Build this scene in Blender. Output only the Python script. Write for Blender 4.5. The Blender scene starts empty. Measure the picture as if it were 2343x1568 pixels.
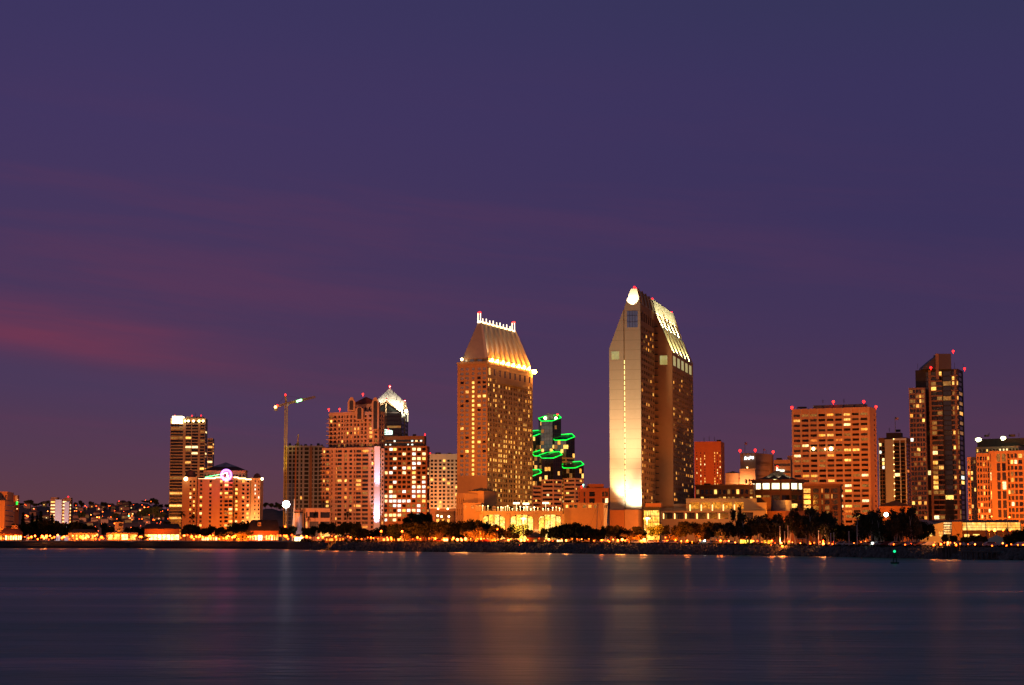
import bpy, math, random
from mathutils import Vector
rad = math.radians
SC = bpy.context.scene
COL = SC.collection

# ------------------------------------------------------------------ camera
F, U0, V0, VH, CAMZ = 4260.0, 1171.0, 784.0, 1236.0, 5.0   # the photograph at 2342 x 1568
PITCH = math.atan((VH - V0) / F)
CP, SP = math.cos(PITCH), math.sin(PITCH)
cam = bpy.data.cameras.new("camera")
cam.sensor_width = 36.0
cam.lens = F / 2342.0 * 36.0
cam.clip_start, cam.clip_end = 1.0, 30000.0
camo = bpy.data.objects.new("camera", cam)
COL.objects.link(camo)
camo.location = (0, 0, CAMZ)
camo.rotation_euler = (math.pi / 2 + PITCH, 0, 0)
SC.camera = camo

# ------------------------------------------------------------------ exposure
SC.view_settings.view_transform = 'Standard'
SC.view_settings.look = 'None'
SC.view_settings.exposure = 0.0
SC.view_settings.gamma = 1.0
try:
    SC.cycles.use_denoising = True
    SC.cycles.sample_clamp_indirect = 4.0
    SC.cycles.max_bounces = 5
    SC.cycles.diffuse_bounces = 2
    SC.cycles.glossy_bounces = 3
except Exception:
    pass

def lin(r, g, b):
    f = lambda c: (c / 255 / 12.92) if c / 255 <= .04045 else ((c / 255 + .055) / 1.055) ** 2.4
    return (f(r), f(g), f(b), 1.0)

# ------------------------------------------------------------------ sky (world)
W = bpy.data.worlds.new("World")
SC.world = W
W.use_nodes = True
class NT:
    """small node-graph helper"""
    def __init__(s, nt): s.nt = nt
    def new(s, t, **k):
        n = s.nt.nodes.new(t)
        for a, b in k.items(): setattr(n, a, b)
        return n
    def link(s, a, b): s.nt.links.new(a, b)
    def put(s, sock, v):
        if isinstance(v, bpy.types.NodeSocket): s.link(v, sock)
        else: sock.default_value = v
    def m(s, op, a, b=0.0, c=None, clamp=False):
        n = s.new('ShaderNodeMath', operation=op, use_clamp=clamp)
        s.put(n.inputs[0], a); s.put(n.inputs[1], b)
        if c is not None: s.put(n.inputs[2], c)
        return n.outputs[0]
    def ss(s, x, lo, hi):
        n = s.new('ShaderNodeMapRange', interpolation_type='SMOOTHSTEP')
        s.put(n.inputs['Value'], x); n.inputs['From Min'].default_value = lo; n.inputs['From Max'].default_value = hi
        return n.outputs['Result']
    def mix(s, f, a, b, mode='MIX'):
        n = s.new('ShaderNodeMix', data_type='RGBA', blend_type=mode)
        s.put(n.inputs[0], f); s.put(n.inputs[6], a); s.put(n.inputs[7], b)
        return n.outputs[2]
    def comb(s, x, y, z):
        n = s.new('ShaderNodeCombineXYZ')
        s.put(n.inputs[0], x); s.put(n.inputs[1], y); s.put(n.inputs[2], z)
        return n.outputs[0]
    def noise(s, vec, scale, detail=3.0, rough=.5, dist=0.0):
        n = s.new('ShaderNodeTexNoise')
        s.put(n.inputs['Vector'], vec); n.inputs['Scale'].default_value = scale
        n.inputs['Detail'].default_value = detail; n.inputs['Roughness'].default_value = rough
        n.inputs['Distortion'].default_value = dist
        return n.outputs[0]
    def ramp(s, f, stops):
        n = s.new('ShaderNodeValToRGB')
        e = n.color_ramp.elements
        while len(e) < len(stops): e.new(.5)
        for k, (p, c) in enumerate(stops): e[k].position = p; e[k].color = c
        s.put(n.inputs[0], f)
        return n.outputs[0]

SUN_EL, SUN_AZ = rad(-4.0), rad(200.0)      # the sun has set behind the camera
t = NT(W.node_tree)
W.node_tree.nodes.clear()
out = t.new('ShaderNodeOutputWorld')
geo = t.new('ShaderNodeTexCoord')
sep = t.new('ShaderNodeSeparateXYZ'); t.link(geo.outputs['Generated'], sep.inputs[0])
dx, dy, dz = sep.outputs
az = t.m('ARCTAN2', dx, dy)
grad = t.ramp(t.m('MULTIPLY', dz, 2.5, clamp=True), [
    (0.0, lin(104, 62, 64)), (.05, lin(94, 60, 72)), (.13, lin(84, 58, 82)), (.26, lin(76, 55, 88)), (.42, lin(69, 54, 93)),
    (.55, lin(65, 53, 96)), (.72, lin(59, 52, 95)), (1.0, lin(40, 57, 78))])
# right side is bluer, left side pinker
side = t.ss(az, -.25, .28)
grad = t.mix(t.m('MULTIPLY', side, .80), grad, t.ramp(t.m('MULTIPLY', dz, 2.5, clamp=True), [
    (0.0, lin(98, 58, 66)), (.1, lin(82, 55, 78)), (.28, lin(64, 51, 88)), (.42, lin(56, 49, 90)), (.6, lin(55, 50, 91)), (1.0, lin(38, 56, 76))]))
# long thin pink cirrus, stretched along the horizon and sloping gently
ey = t.m('ADD', t.m('MULTIPLY', dz, 1.0), t.m('MULTIPLY', az, .10))
n1 = t.noise(t.comb(t.m('MULTIPLY', az, 3.2), t.m('MULTIPLY', ey, 26.0), 2.7), 1.0, 5.0, .52, .35)
n2 = t.noise(t.comb(t.m('MULTIPLY', az, 7.0), t.m('MULTIPLY', ey, 95.0), 9.1), 1.0, 4.0, .55, .2)
n3 = t.noise(t.comb(t.m('MULTIPLY', az, 16.0), t.m('MULTIPLY', ey, 210.0), 4.4), 1.0, 3.0, .6, .6)
cl = t.m('ADD', t.m('MULTIPLY', n1, .66), t.m('ADD', t.m('MULTIPLY', n2, .24), t.m('MULTIPLY', n3, .10)))
cmask = t.m('MULTIPLY', t.ss(cl, .46, .66), t.m('SUBTRACT', 1.0, t.m('MULTIPLY', side, .62)))
cmask = t.m('MULTIPLY', cmask, t.m('SUBTRACT', 1.0, t.ss(dz, .10, .27)))
sky = t.mix(t.m('MULTIPLY', cmask, .50), grad, lin(98, 55, 86))
# the brightest bank, low on the left
line = t.m('SUBTRACT', t.m('SUBTRACT', .0735, t.m('MULTIPLY', az, .118)), dz)
d1 = t.m('ADD', line, t.m('MULTIPLY', t.m('SUBTRACT', n2, .5), .010))
band = t.m('MULTIPLY', t.ss(d1, -.030, .0), t.m('SUBTRACT', 1.0, t.ss(d1, .0, .010)))
band = t.m('MULTIPLY', band, t.m('SUBTRACT', 1.0, t.ss(az, -.24, -.10)))
band = t.m('MULTIPLY', band, t.m('ADD', .15, t.m('ADD', t.m('MULTIPLY', n1, .7), t.m('MULTIPLY', n3, .7))))
sky = t.mix(t.m('MULTIPLY', band, .56, clamp=True), sky, lin(124, 55, 78))
gap = t.m('MULTIPLY', t.ss(d1, .006, .016), t.m('SUBTRACT', 1.0, t.ss(d1, .020, .045)))
gap = t.m('MULTIPLY', gap, t.m('SUBTRACT', 1.0, t.ss(az, -.2, .1)))
sky = t.mix(t.m('MULTIPLY', gap, .5), sky, lin(70, 58, 92))
# afterglow in the west, behind the camera
west = t.m('MULTIPLY', t.ss(t.m('MULTIPLY', dy, -1.0), -.1, .9), t.m('SUBTRACT', 1.0, t.ss(dz, .0, .5)))
sky = t.mix(t.m('MULTIPLY', west, .55), sky, lin(120, 84, 96))
bg = t.new('ShaderNodeBackground'); t.put(bg.inputs[0], sky); bg.inputs[1].default_value = 1.0
nish = t.new('ShaderNodeTexSky', sky_type='NISHITA')
nish.sun_disc = False; nish.sun_elevation = SUN_EL; nish.sun_rotation = SUN_AZ
bg2 = t.new('ShaderNodeBackground'); t.link(nish.outputs[0], bg2.inputs[0]); bg2.inputs[1].default_value = .05
add = t.new('ShaderNodeAddShader')
t.link(bg.outputs[0], add.inputs[0]); t.link(bg2.outputs[0], add.inputs[1]); t.link(add.outputs[0], out.inputs[0])

# last warm light of the afterglow, low in the west behind the camera
sl = bpy.data.lights.new("afterglow_sun", 'SUN')
sl.energy = .035; sl.angle = rad(20); sl.color = (1.0, .45, .25)
so = bpy.data.objects.new("afterglow_sun", sl); COL.objects.link(so)
so.rotation_euler = (rad(86), 0, rad(-28))

# ------------------------------------------------------------------ geometry helpers
RNG = random.Random(7)
def xs(u, v=1050.0):
    yu = (V0 - v) / F
    return (u - U0) / F / (CP - yu * SP)
def zs(v, Y):
    yu = (V0 - v) / F
    return CAMZ + Y * (SP + yu * CP) / (CP - yu * SP)
def PT(u, v, Y): return Vector((xs(u, v) * Y, Y, zs(v, Y)))
def G(u, Y, v=1050.0): return Vector((xs(u, v) * Y, Y))
def px(p):
    """picture column and row of a world point"""
    d = Vector((p[0], p[1], p[2] - CAMZ)); fw = d.y * CP + d.z * SP
    return U0 + F * d.x / fw, V0 - F * (-d.y * SP + d.z * CP) / fw
def interp(x, X, Yv):
    if x <= X[0]: return Yv[0]
    for i in range(1, len(X)):
        if x <= X[i]:
            k = (x - X[i - 1]) / (X[i] - X[i - 1]); return Yv[i - 1] * (1 - k) + Yv[i] * k
    return Yv[-1]
def gz(u): return interp(u, [0, 700, 1160, 1850, 2342], [4.3, 4.2, 4.0, 3.2, 3.1])
SHU = [-500, 0, 300, 600, 690, 760, 920, 1160, 1390, 1620, 1850, 2080, 2342, 2800]
SHV = [1253.7, 1254.3, 1254.6, 1256, 1257, 1259.2, 1262.0, 1264, 1267.4, 1269.3, 1272.6, 1277.5, 1281.5, 1289]
def shoreY(u): return 21300.0 / (interp(u, SHU, SHV) - VH)

class MB:
    """collects faces of ONE mesh, in world coordinates"""
    def __init__(s): s.v = []; s.f = []; s.mi = []
    def face(s, pts, mi=0):
        b = len(s.v); s.v += [tuple(p) for p in pts]; s.f.append(tuple(range(b, b + len(pts)))); s.mi.append(mi)
    def box(s, c, sx, sy, sz, rz=0.0, mi=0):
        """c = centre of the base"""
        ca, sa = math.cos(rz), math.sin(rz); b = len(s.v)
        for z in (0, sz):
            for (x, y) in ((-sx / 2, -sy / 2), (sx / 2, -sy / 2), (sx / 2, sy / 2), (-sx / 2, sy / 2)):
                s.v.append((c[0] + x * ca - y * sa, c[1] + x * sa + y * ca, c[2] + z))
        for q in ((0, 3, 2, 1), (4, 5, 6, 7), (0, 1, 5, 4), (1, 2, 6, 5), (2, 3, 7, 6), (3, 0, 4, 7)):
            s.f.append(tuple(b + k for k in q)); s.mi.append(mi)
    def hull(s, low, high, mi=0, cap=True, floor=False):
        """walls between two rings of equal length, with a lid"""
        n = len(low); b = len(s.v); s.v += [tuple(p) for p in low] + [tuple(p) for p in high]
        for i in range(n):
            j = (i + 1) % n; s.f.append((b + i, b + j, b + n + j, b + n + i)); s.mi.append(mi)
        if cap: s.f.append(tuple(b + n + i for i in range(n))); s.mi.append(mi)
        if floor: s.f.append(tuple(b + n - 1 - i for i in range(n))); s.mi.append(mi)
    def prism(s, pts, z0, z1, mi=0):
        s.hull([(p[0], p[1], z0) for p in pts], [(p[0], p[1], z1) for p in pts], mi, True, True)
    def tube(s, a, b, r, n=6, r2=None, mi=0):
        a, b = Vector(a), Vector(b); d = (b - a).normalized()
        e = d.orthogonal().normalized(); g = d.cross(e); r2 = r if r2 is None else r2
        ring = lambda c, q: [c + e * math.cos(k * 2 * math.pi / n) * q + g * math.sin(k * 2 * math.pi / n) * q for k in range(n)]
        s.hull(ring(a, r), ring(b, r2), mi, True, True)
    def path(s, pts, r, n=6, mi=0):
        for p, q in zip(pts, pts[1:]): s.tube(p, q, r, n, mi=mi)
    def ball(s, c, r, seg=8, rings=5, mi=0, sz=1.0):
        b = len(s.v); c = Vector(c)
        for i in range(1, rings):
            th = math.pi * i / rings
            for k in range(seg):
                ph = 2 * math.pi * k / seg
                s.v.append((c.x + r * math.sin(th) * math.cos(ph), c.y + r * math.sin(th) * math.sin(ph), c.z + sz * r * math.cos(th)))
        top = len(s.v); s.v.append((c.x, c.y, c.z + sz * r)); bot = len(s.v); s.v.append((c.x, c.y, c.z - sz * r))
        for k in range(seg):
            s.f.append((top, b + k, b + (k + 1) % seg)); s.mi.append(mi)
            for i in range(rings - 2):
                p, q = b + i * seg + k, b + i * seg + (k + 1) % seg
                s.f.append((p, p + seg, q + seg, q)); s.mi.append(mi)
            l = b + (rings - 2) * seg
            s.f.append((bot, l + (k + 1) % seg, l + k)); s.mi.append(mi)
    def build(s, name, mats, parent=None, loc=None, smooth=False):
        o0 = Vector(parent_loc(parent)) if parent is not None else Vector(loc if loc is not None else (0, 0, 0))
        me = bpy.data.meshes.new(name)
        me.from_pydata([(v[0] - o0.x, v[1] - o0.y, v[2] - o0.z) for v in s.v], [], s.f)
        for m in (mats if isinstance(mats, (list, tuple)) else [mats]): me.materials.append(m)
        if any(s.mi): me.polygons.foreach_set('material_index', s.mi)
        if smooth: me.polygons.foreach_set('use_smooth', [True] * len(s.f))
        me.update()
        o = bpy.data.objects.new(name, me); COL.objects.link(o)
        if parent is not None: o.parent = parent
        elif loc is not None: o.location = loc
        return o
WLOC = {}
def parent_loc(p):
    v = Vector(p.location)
    while p.parent is not None: p = p.parent; v += Vector(p.location)
    return v
TOP = []
def thing(name, label, cat, loc, group=None):
    o = bpy.data.objects.new(name, None); COL.objects.link(o); o.location = loc
    o.empty_display_size = 2.0
    return tag(o, label, cat, group)
def tag(o, label, cat, group=None, kind=None):
    if label: o['label'] = label
    if cat: o['category'] = cat
    if group: o['group'] = group
    if kind: o['kind'] = kind
    TOP.append(o)
    return o
def structure(o, kind='structure'): o['kind'] = kind; return o
def copy_tree(o, loc, scale=None, rz=None):
    c = o.copy(); COL.objects.link(c); c.location = loc
    if scale is not None: c.scale = scale
    if rz is not None: c.rotation_euler = (0, 0, rz)
    for ch in list(o.children):
        d = ch.copy(); COL.objects.link(d); d.parent = c
        for g in list(ch.children):
            e = g.copy(); COL.objects.link(e); e.parent = d
    TOP.append(c)
    return c

# ------------------------------------------------------------------ materials
MATS = {}
def mat(name, col, rough=.8, var=.18, scale=.12, metal=0.0, spec=.3, streak=False, emit=None, estr=0.0, bump=0.0, seams=None):
    if name in MATS: return MATS[name]
    m = bpy.data.materials.new(name); m.use_nodes = True; MATS[name] = m
    t = NT(m.node_tree); b = m.node_tree.nodes['Principled BSDF']
    b.inputs['Roughness'].default_value = rough; b.inputs['Metallic'].default_value = metal
    b.inputs['Specular IOR Level'].default_value = spec
    g = t.new('ShaderNodeNewGeometry'); pos = g.outputs['Position']
    c = (col[0], col[1], col[2], 1)
    if var > 0:
        mp = t.new('ShaderNodeMapping'); t.link(pos, mp.inputs[0])
        mp.inputs['Scale'].default_value = (1, 1, .18 if streak else 1.0)
        n = t.noise(mp.outputs[0], scale, 4.0, .6)
        n2 = t.noise(pos, scale * 9, 2.0, .6)
        f = t.m('ADD', t.m('MULTIPLY', n, .7), t.m('MULTIPLY', n2, .3))
        f = t.ss(f, .32, .68)
        colr = t.mix(f, tuple(x * (1 - var) for x in c[:3]) + (1,), tuple(min(1, x * (1 + var)) for x in c[:3]) + (1,))
        if seams:                                   # joints between the panels of the cladding
            sp = t.new('ShaderNodeSeparateXYZ'); t.link(pos, sp.inputs[0])
            fr = t.m('FRACT', t.m('DIVIDE', sp.outputs[2], seams))
            colr = t.mix(t.m('MULTIPLY', t.m('LESS_THAN', fr, .05), t.m('MULTIPLY', n2, .75)), colr, (c[0] * .35, c[1] * .3, c[2] * .28, 1))
        t.link(colr, b.inputs['Base Color'])
        if bump:
            bn = t.new('ShaderNodeBump'); bn.inputs['Strength'].default_value = bump; t.link(n2, bn.inputs['Height']); t.link(bn.outputs[0], b.inputs['Normal'])
    else: b.inputs['Base Color'].default_value = c
    if emit is not None:
        b.inputs['Emission Color'].default_value = (*emit, 1); b.inputs['Emission Strength'].default_value = estr
    return m
def lamp_mat(name, col, s, sample=True):
    """a surface that gives off light"""
    if name in MATS: return MATS[name]
    m = mat(name, (.5, .5, .5), var=0, emit=col, estr=s)
    try: m.cycles.emission_sampling = 'FRONT' if sample else 'NONE'
    except Exception: pass
    return m
def window_mat(name, c1, c2, s, lo=.25, hi=1.6, scale=.55):
    """a lit room behind glass: blinds, walls and lamps make it uneven"""
    if name in MATS: return MATS[name]
    m = bpy.data.materials.new(name); m.use_nodes = True; MATS[name] = m
    t = NT(m.node_tree); b = m.node_tree.nodes['Principled BSDF']
    b.inputs['Base Color'].default_value = (.02, .02, .02, 1); b.inputs['Roughness'].default_value = .15
    g = t.new('ShaderNodeNewGeometry')
    sn = t.new('ShaderNodeVectorMath', operation='SNAP'); t.link(g.outputs['Position'], sn.inputs[0]); sn.inputs[1].default_value = (.62 / scale * .55, .62 / scale * .55, .5 / scale * .55)
    n = t.m('ADD', t.m('MULTIPLY', t.noise(sn.outputs[0], scale * 1.7, 2.0, .7), .75), t.m('MULTIPLY', t.noise(g.outputs['Position'], scale, 2.0, .6), .25))
    n2 = t.noise(g.outputs['Position'], .21, 1.0, .5)
    mr = t.new('ShaderNodeMapRange'); t.put(mr.inputs[0], n); mr.inputs[1].default_value = .33; mr.inputs[2].default_value = .67
    mr.inputs[3].default_value = lo * s; mr.inputs[4].default_value = hi * s
    t.link(t.mix(t.ss(n2, .35, .65), (*c1, 1), (*c2, 1)), b.inputs['Emission Color'])
    t.link(mr.outputs[0], b.inputs['Emission Strength'])
    try: m.cycles.emission_sampling = 'NONE'
    except Exception: pass
    return m
def glass_mat(name, col, rough=.12, glow=0.0, gcol=(1, .5, .2)):
    m = mat(name, col, rough, .35, .25, spec=.6)
    if glow:
        b = m.node_tree.nodes['Principled BSDF']
        b.inputs['Emission Color'].default_value = (*gcol, 1); b.inputs['Emission Strength'].default_value = glow
        try: m.cycles.emission_sampling = 'NONE'
        except Exception: pass
    return m
# lit rooms
L_AMB = window_mat('lit_amber', (1, .36, .045), (1, .46, .10), 1.5)
L_YEL = window_mat('lit_yellow', (1, .56, .12), (1, .46, .08), 2.0)
L_WHT = window_mat('lit_warm_white', (1, .74, .34), (1, .60, .20), 2.2)
L_COOL = window_mat('lit_cool_white', (.82, 1, .86), (1, .95, .72), 1.7)
L_DIM = window_mat('lit_dim', (1, .34, .06), (1, .45, .1), .32)
L_RED = window_mat('lit_orange_red', (1, .20, .02), (1, .30, .05), .95)
WARM = [(L_AMB, 3), (L_YEL, 3), (L_WHT, 2), (L_DIM, 3), (L_RED, 1)]
COOL = [(L_WHT, 3), (L_COOL, 4), (L_YEL, 2), (L_DIM, 2)]
G_DARK = glass_mat('dark_glass', (.014, .011, .010))
G_BRN = glass_mat('brown_glass', (.030, .017, .010), .2, .012)
G_BLUE = glass_mat('blue_glass', (.030, .040, .060), .08)
G_GREY = glass_mat('grey_glass', (.16, .17, .20), .25)
G_GRN = glass_mat('green_black_glass', (.010, .016, .015), .1)
def pick(pal):
    k = RNG.random() * sum(w for _, w in pal)
    for m, w in pal:
        k -= w
        if k <= 0: return m
    return pal[-1][0]

RED = lamp_mat('red_beacon_light', (1, .006, .006), 7.0)
def beacon(root, p, r=.75, m=None):
    mb = MB(); p = Vector(p); r *= .8; p.z -= .5; mb.tube(p - Vector((0, 0, 1.4)), p, .12, 5); mb.ball(p + Vector((0, 0, r * .6)), r, 8, 5)
    return mb.build('beacon', m or RED, root)

# ------------------------------------------------------------------ spots: seen uplights, and unseen floods added for the city's sodium glow
SODIUM, AMBER, TUNG, WHITE, COOLW = (1, .26, .030), (1, .34, .055), (1, .58, .22), (1, .84, .58), (.80, .82, 1.0)
def flood(name, loc, target, L, col=SODIUM, spread=1.0, blend=.8, size=None, soft=2.0, parent=None, half=None):
    """a spot that gives a surface of albedo .5 at the target the radiance L"""
    loc, target = Vector(loc), Vector(target); d = (target - loc).length
    l = bpy.data.lights.new(name, 'SPOT'); warm = col[2] < .13 and col[1] < .5; l.color = (col[0], col[1] * .76, col[2] * .25) if warm else col
    if warm: L *= 1.25
    l.energy = L * math.pi / .5 * 4 * math.pi * d * d
    l.spot_size = size if size else min(rad(150), 2 * math.atan((half or d * .5) / d) * spread)
    l.spot_blend = blend; l.shadow_soft_size = soft
    o = bpy.data.objects.new(name, l); COL.objects.link(o)
    o.location = loc; o.rotation_euler = (target - loc).to_track_quat('-Z', 'Y').to_euler()
    if parent is not None: o.parent = parent; o.location = loc - Vector(parent_loc(parent))
    return o

# ------------------------------------------------------------------ facades
def facade(mb, A, B, z0, z1, cols, rows, depth=.35, skip=None, mi=0):
    """wall from A to B (left to right from outside) with an opening for every (col, row); returns the openings"""
    A, B = Vector(A), Vector(B); d = B - A; Ln = d.length; d = d / Ln; n = Vector((d.y, -d.x)); ang = math.atan2(d.y, d.x)
    sx = [0.0]; isw = []
    for a, b in cols:
        sx += [a, b]; isw += [None, True]
    sx.append(Ln); zz = [z0]
    for a, b in rows: zz += [a, b]
    zz.append(z1)
    W3 = lambda s, z, dp=0.0: (A.x + d.x * s - n.x * dp, A.y + d.y * s - n.y * dp, z)
    nx, nz = len(sx), len(zz); base = len(mb.v)
    for z in zz:
        for s in sx: mb.v.append(W3(s, z))
    cells = []
    for j in range(nz - 1):
        for i in range(nx - 1):
            p = base + j * nx + i
            if i % 2 == 1 and j % 2 == 1 and not (skip and skip(i // 2, j // 2)):
                s0, s1, a0, a1 = sx[i], sx[i + 1], zz[j], zz[j + 1]
                b = len(mb.v); mb.v += [W3(s0, a0, depth), W3(s1, a0, depth), W3(s1, a1, depth), W3(s0, a1, depth)]
                q = (p, p + 1, p + 1 + nx, p + nx)
                for k in range(4):
                    k2 = (k + 1) % 4
                    mb.f.append((q[k], q[k2], b + k2, b + k)); mb.mi.append(mi)
                cells.append((Vector(W3((s0 + s1) / 2, (a0 + a1) / 2, depth - .02)), s1 - s0 + .02, a1 - a0 + .02, ang, i // 2, j // 2))
            else:
                if sx[i + 1] - sx[i] < 1e-4 or zz[j + 1] - zz[j] < 1e-4: continue
                mb.f.append((p, p + 1, p + 1 + nx, p + nx)); mb.mi.append(mi)
    return cells
def even(L, n, frac, m0=0.0, m1=0.0):
    """n equal bays over a length, the opening filling frac of each bay"""
    w = (L - m0 - m1) / n
    return [(m0 + w * (k + .5 - frac / 2), m0 + w * (k + .5 + frac / 2)) for k in range(n)]
PANE = {}
def pane_mesh(w, h, m, name='window'):
    key = (round(w, 2), round(h, 2), m.name, name)
    if key not in PANE:
        me = bpy.data.meshes.new(name); a, b = w / 2, h / 2
        me.from_pydata([(-a, 0, -b), (a, 0, -b), (a, 0, b), (-a, 0, b), (-a, .1, -b), (a, .1, -b), (a, .1, b), (-a, .1, b)], [],
                       [(0, 1, 2, 3), (5, 4, 7, 6), (4, 5, 1, 0), (3, 2, 6, 7), (4, 0, 3, 7), (1, 5, 6, 2)])
        me.materials.append(m); PANE[key] = me
    return PANE[key]
NWIN = {}
def panes(root, cells, choose, most=90, name='window', parent=None):
    """every opening gets its own window, the ones that show largest as parts, the rest as one part"""
    have = NWIN.get((root.name, name), 0)
    r0 = parent_loc(root)
    lit = [(c, choose(c)) for c in cells]
    bright = (L_AMB, L_YEL, L_WHT, L_COOL, L_RED)
    def show(x):
        c, m = x; n = Vector((math.sin(c[3]), -math.cos(c[3]))); v = Vector((-c[0].x, -c[0].y)).normalized()
        return round(c[1] * c[2] * max(0, n.dot(v)) * (1.6 if m in bright else 1), 2)
    lit.sort(key=lambda x: -show(x))
    left = max(0, most - have)
    for c, m in lit[:left]:
        o = bpy.data.objects.new(name, pane_mesh(c[1], c[2], m, name)); COL.objects.link(o); o.parent = root
        o.location = c[0] - r0; o.rotation_euler = (0, 0, c[3])
    NWIN[(root.name, name)] = have + min(left, len(lit))
    rest = lit[left:]
    if rest:
        mb = MB(); ms = []
        for c, m in rest:
            if m not in ms: ms.append(m)
            dv = Vector((math.cos(c[3]), math.sin(c[3]), 0)) * (c[1] / 2); up = Vector((0, 0, c[2] / 2))
            mb.face([c[0] - dv - up, c[0] + dv - up, c[0] + dv + up, c[0] - dv + up], ms.index(m))
        o = mb.build('windows', ms, root); o['kind'] = 'stuff'
def chooser(p=.15, pal=WARM, dark=G_DARK, special=None):
    def f(c):
        if special:
            r = special(c[4], c[5])
            if r is not None: return r
        return pick(pal) if RNG.random() < p else (dark if not isinstance(dark, list) else RNG.choice(dark))
    return f
def quad(uL, uC, uR, YC, YR=None, YL=None):
    """ground corners left, near, right, back of a rectangular building from what the picture shows"""
    C = G(uC, YC)
    def hit(dv, u):
        x = xs(u); return C + dv * ((x * C.y - C.x) / (dv.x - x * dv.y))
    if YR is not None:
        R = G(uR, YR); q = R - C; Lp = hit(Vector((-q.y, q.x)), uL)
    else:
        Lp = G(uL, YL); l = Lp - C; R = hit(Vector((l.y, -l.x)), uR)
    return Lp, C, R, Lp + R - C
def block(root, Q, z0, z1, m, left=None, right=None, name='wall', cap=True, most=90, extra=None, roofm=None):
    """four walls and a flat roof; left / right = facade recipe of the two walls one can see"""
    Lp, C, R, Bk = Q; mb = MB(); todo = []
    for A, B, s in ((Lp, C, left), (C, R, right)):
        Ln = (B - A).length
        if s is None:
            mb.face([(A.x, A.y, z0), (B.x, B.y, z0), (B.x, B.y, z1), (A.x, A.y, z1)])
        else:
            cols = [(a * Ln, b * Ln) for a, b in s['cols']] if 'cols' in s else even(Ln, s['n'], s.get('fw', .6), s.get('ml', 0) * Ln, s.get('mr', 0) * Ln)
            zb, zt = s.get('zb', z0 + 4), s.get('zt', z1 - 1.5)
            nr = s['rows']
            rows = [(zb + a, zb + b) for a, b in even(zt - zb, nr, s.get('fh', .55))]
            todo.append((facade(mb, A, B, z0, z1, cols, rows, s.get('depth', .4), s.get('skip')), s))
    for A, B in ((R, Bk), (Bk, Lp)):
        mb.face([(A.x, A.y, z0), (B.x, B.y, z0), (B.x, B.y, z1), (A.x, A.y, z1)])
    if cap:
        c = (Lp + C + R + Bk) / 4
        mb.face([(p.x, p.y, z1) for p in (Lp, C, R, Bk)])
    w = mb.build(name, m, root)
    for cells, s in todo: panes(root, cells, s['lit'], most)
    return w
def parapet(root, Q, z, h, m, out=.5, name='cornice'):
    mb = MB(); c = sum(Q, Vector((0, 0))) / 4
    P2 = [p + (p - c).normalized() * out for p in Q]
    mb.prism(P2, z, z + h)
    return mb.build(name, m, root)
def slab_parts(root, A, B, zlist, s0, s1, dep, h, m, name='balcony'):
    """balconies: one part for every storey"""
    A, B = Vector(A), Vector(B); d = B - A; Ln = d.length; d /= Ln; n = Vector((d.y, -d.x)); ang = math.atan2(d.y, d.x); r0 = parent_loc(root)
    w = (s1 - s0) * Ln; c = A + d * ((s0 + s1) / 2 * Ln) + n * (dep / 2 + .01)
    mb = MB(); mb.box((0, 0, 0), w, dep, h); proto = mb.build(name, m); proto.parent = root
    for k, z in enumerate(zlist):
        o = proto if k == 0 else proto.copy()
        if k: COL.objects.link(o)
        o.location = Vector((c.x, c.y, z)) - r0; o.rotation_euler = (0, 0, ang)
def base(u, Y): p = G(u, Y); return (p.x, p.y, gz(u) - .05)
# ------------------------------------------------------------------ setting: water, land, hills
def water_mat():
    m = bpy.data.materials.new('bay_water'); m.use_nodes = True
    t = NT(m.node_tree); b = m.node_tree.nodes['Principled BSDF']
    b.inputs['Base Color'].default_value = (.02, .17, .11, 1); b.inputs['IOR'].default_value = 1.333; b.inputs['Specular IOR Level'].default_value = .5
    g = t.new('ShaderNodeNewGeometry'); pos = g.outputs['Position']
    sp = t.new('ShaderNodeSeparateXYZ'); t.link(pos, sp.inputs[0])
    # wind lanes: wide bands of smoother and rougher water lying across the bay
    lane = t.noise(t.comb(t.m('MULTIPLY', sp.outputs[0], .004), t.m('MULTIPLY', sp.outputs[1], .030), 0.0), 1.0, 5.0, .65, .5)
    lane2 = t.noise(t.comb(t.m('MULTIPLY', sp.outputs[0], .012), t.m('MULTIPLY', sp.outputs[1], .13), 3.0), 1.0, 3.0, .6, .2)
    mixl = t.m('ADD', t.m('MULTIPLY', lane, .65), t.m('MULTIPLY', lane2, .35))
    mr = t.new('ShaderNodeMapRange'); t.put(mr.inputs[0], mixl); mr.inputs[1].default_value = .35; mr.inputs[2].default_value = .65
    mr.inputs[3].default_value = WATER_R[0]; mr.inputs[4].default_value = WATER_R[1]
    t.link(mr.outputs[0], b.inputs['Roughness'])
    rip = t.noise(t.comb(t.m('MULTIPLY', sp.outputs[0], .05), t.m('MULTIPLY', sp.outputs[1], .16), 0.0), 1.0, 3.0, .6)
    rip2 = t.noise(t.comb(t.m('MULTIPLY', sp.outputs[0], .35), t.m('MULTIPLY', sp.outputs[1], .9), 0.0), 1.0, 2.0, .6)
    bn = t.new('ShaderNodeBump'); bn.inputs['Strength'].default_value = .38; bn.inputs['Distance'].default_value = .5
    t.link(t.m('ADD', rip, t.m('MULTIPLY', rip2, .5)), bn.inputs['Height']); t.link(bn.outputs[0], b.inputs['Normal'])
    return m
WATER_R = (.27, .43)
mb = MB()
mb.face([(-900, -60, 0), (900, -60, 0), (1300, 1700, 0), (-1300, 1700, 0)])
water = structure(mb.build('water', water_mat()))

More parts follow.
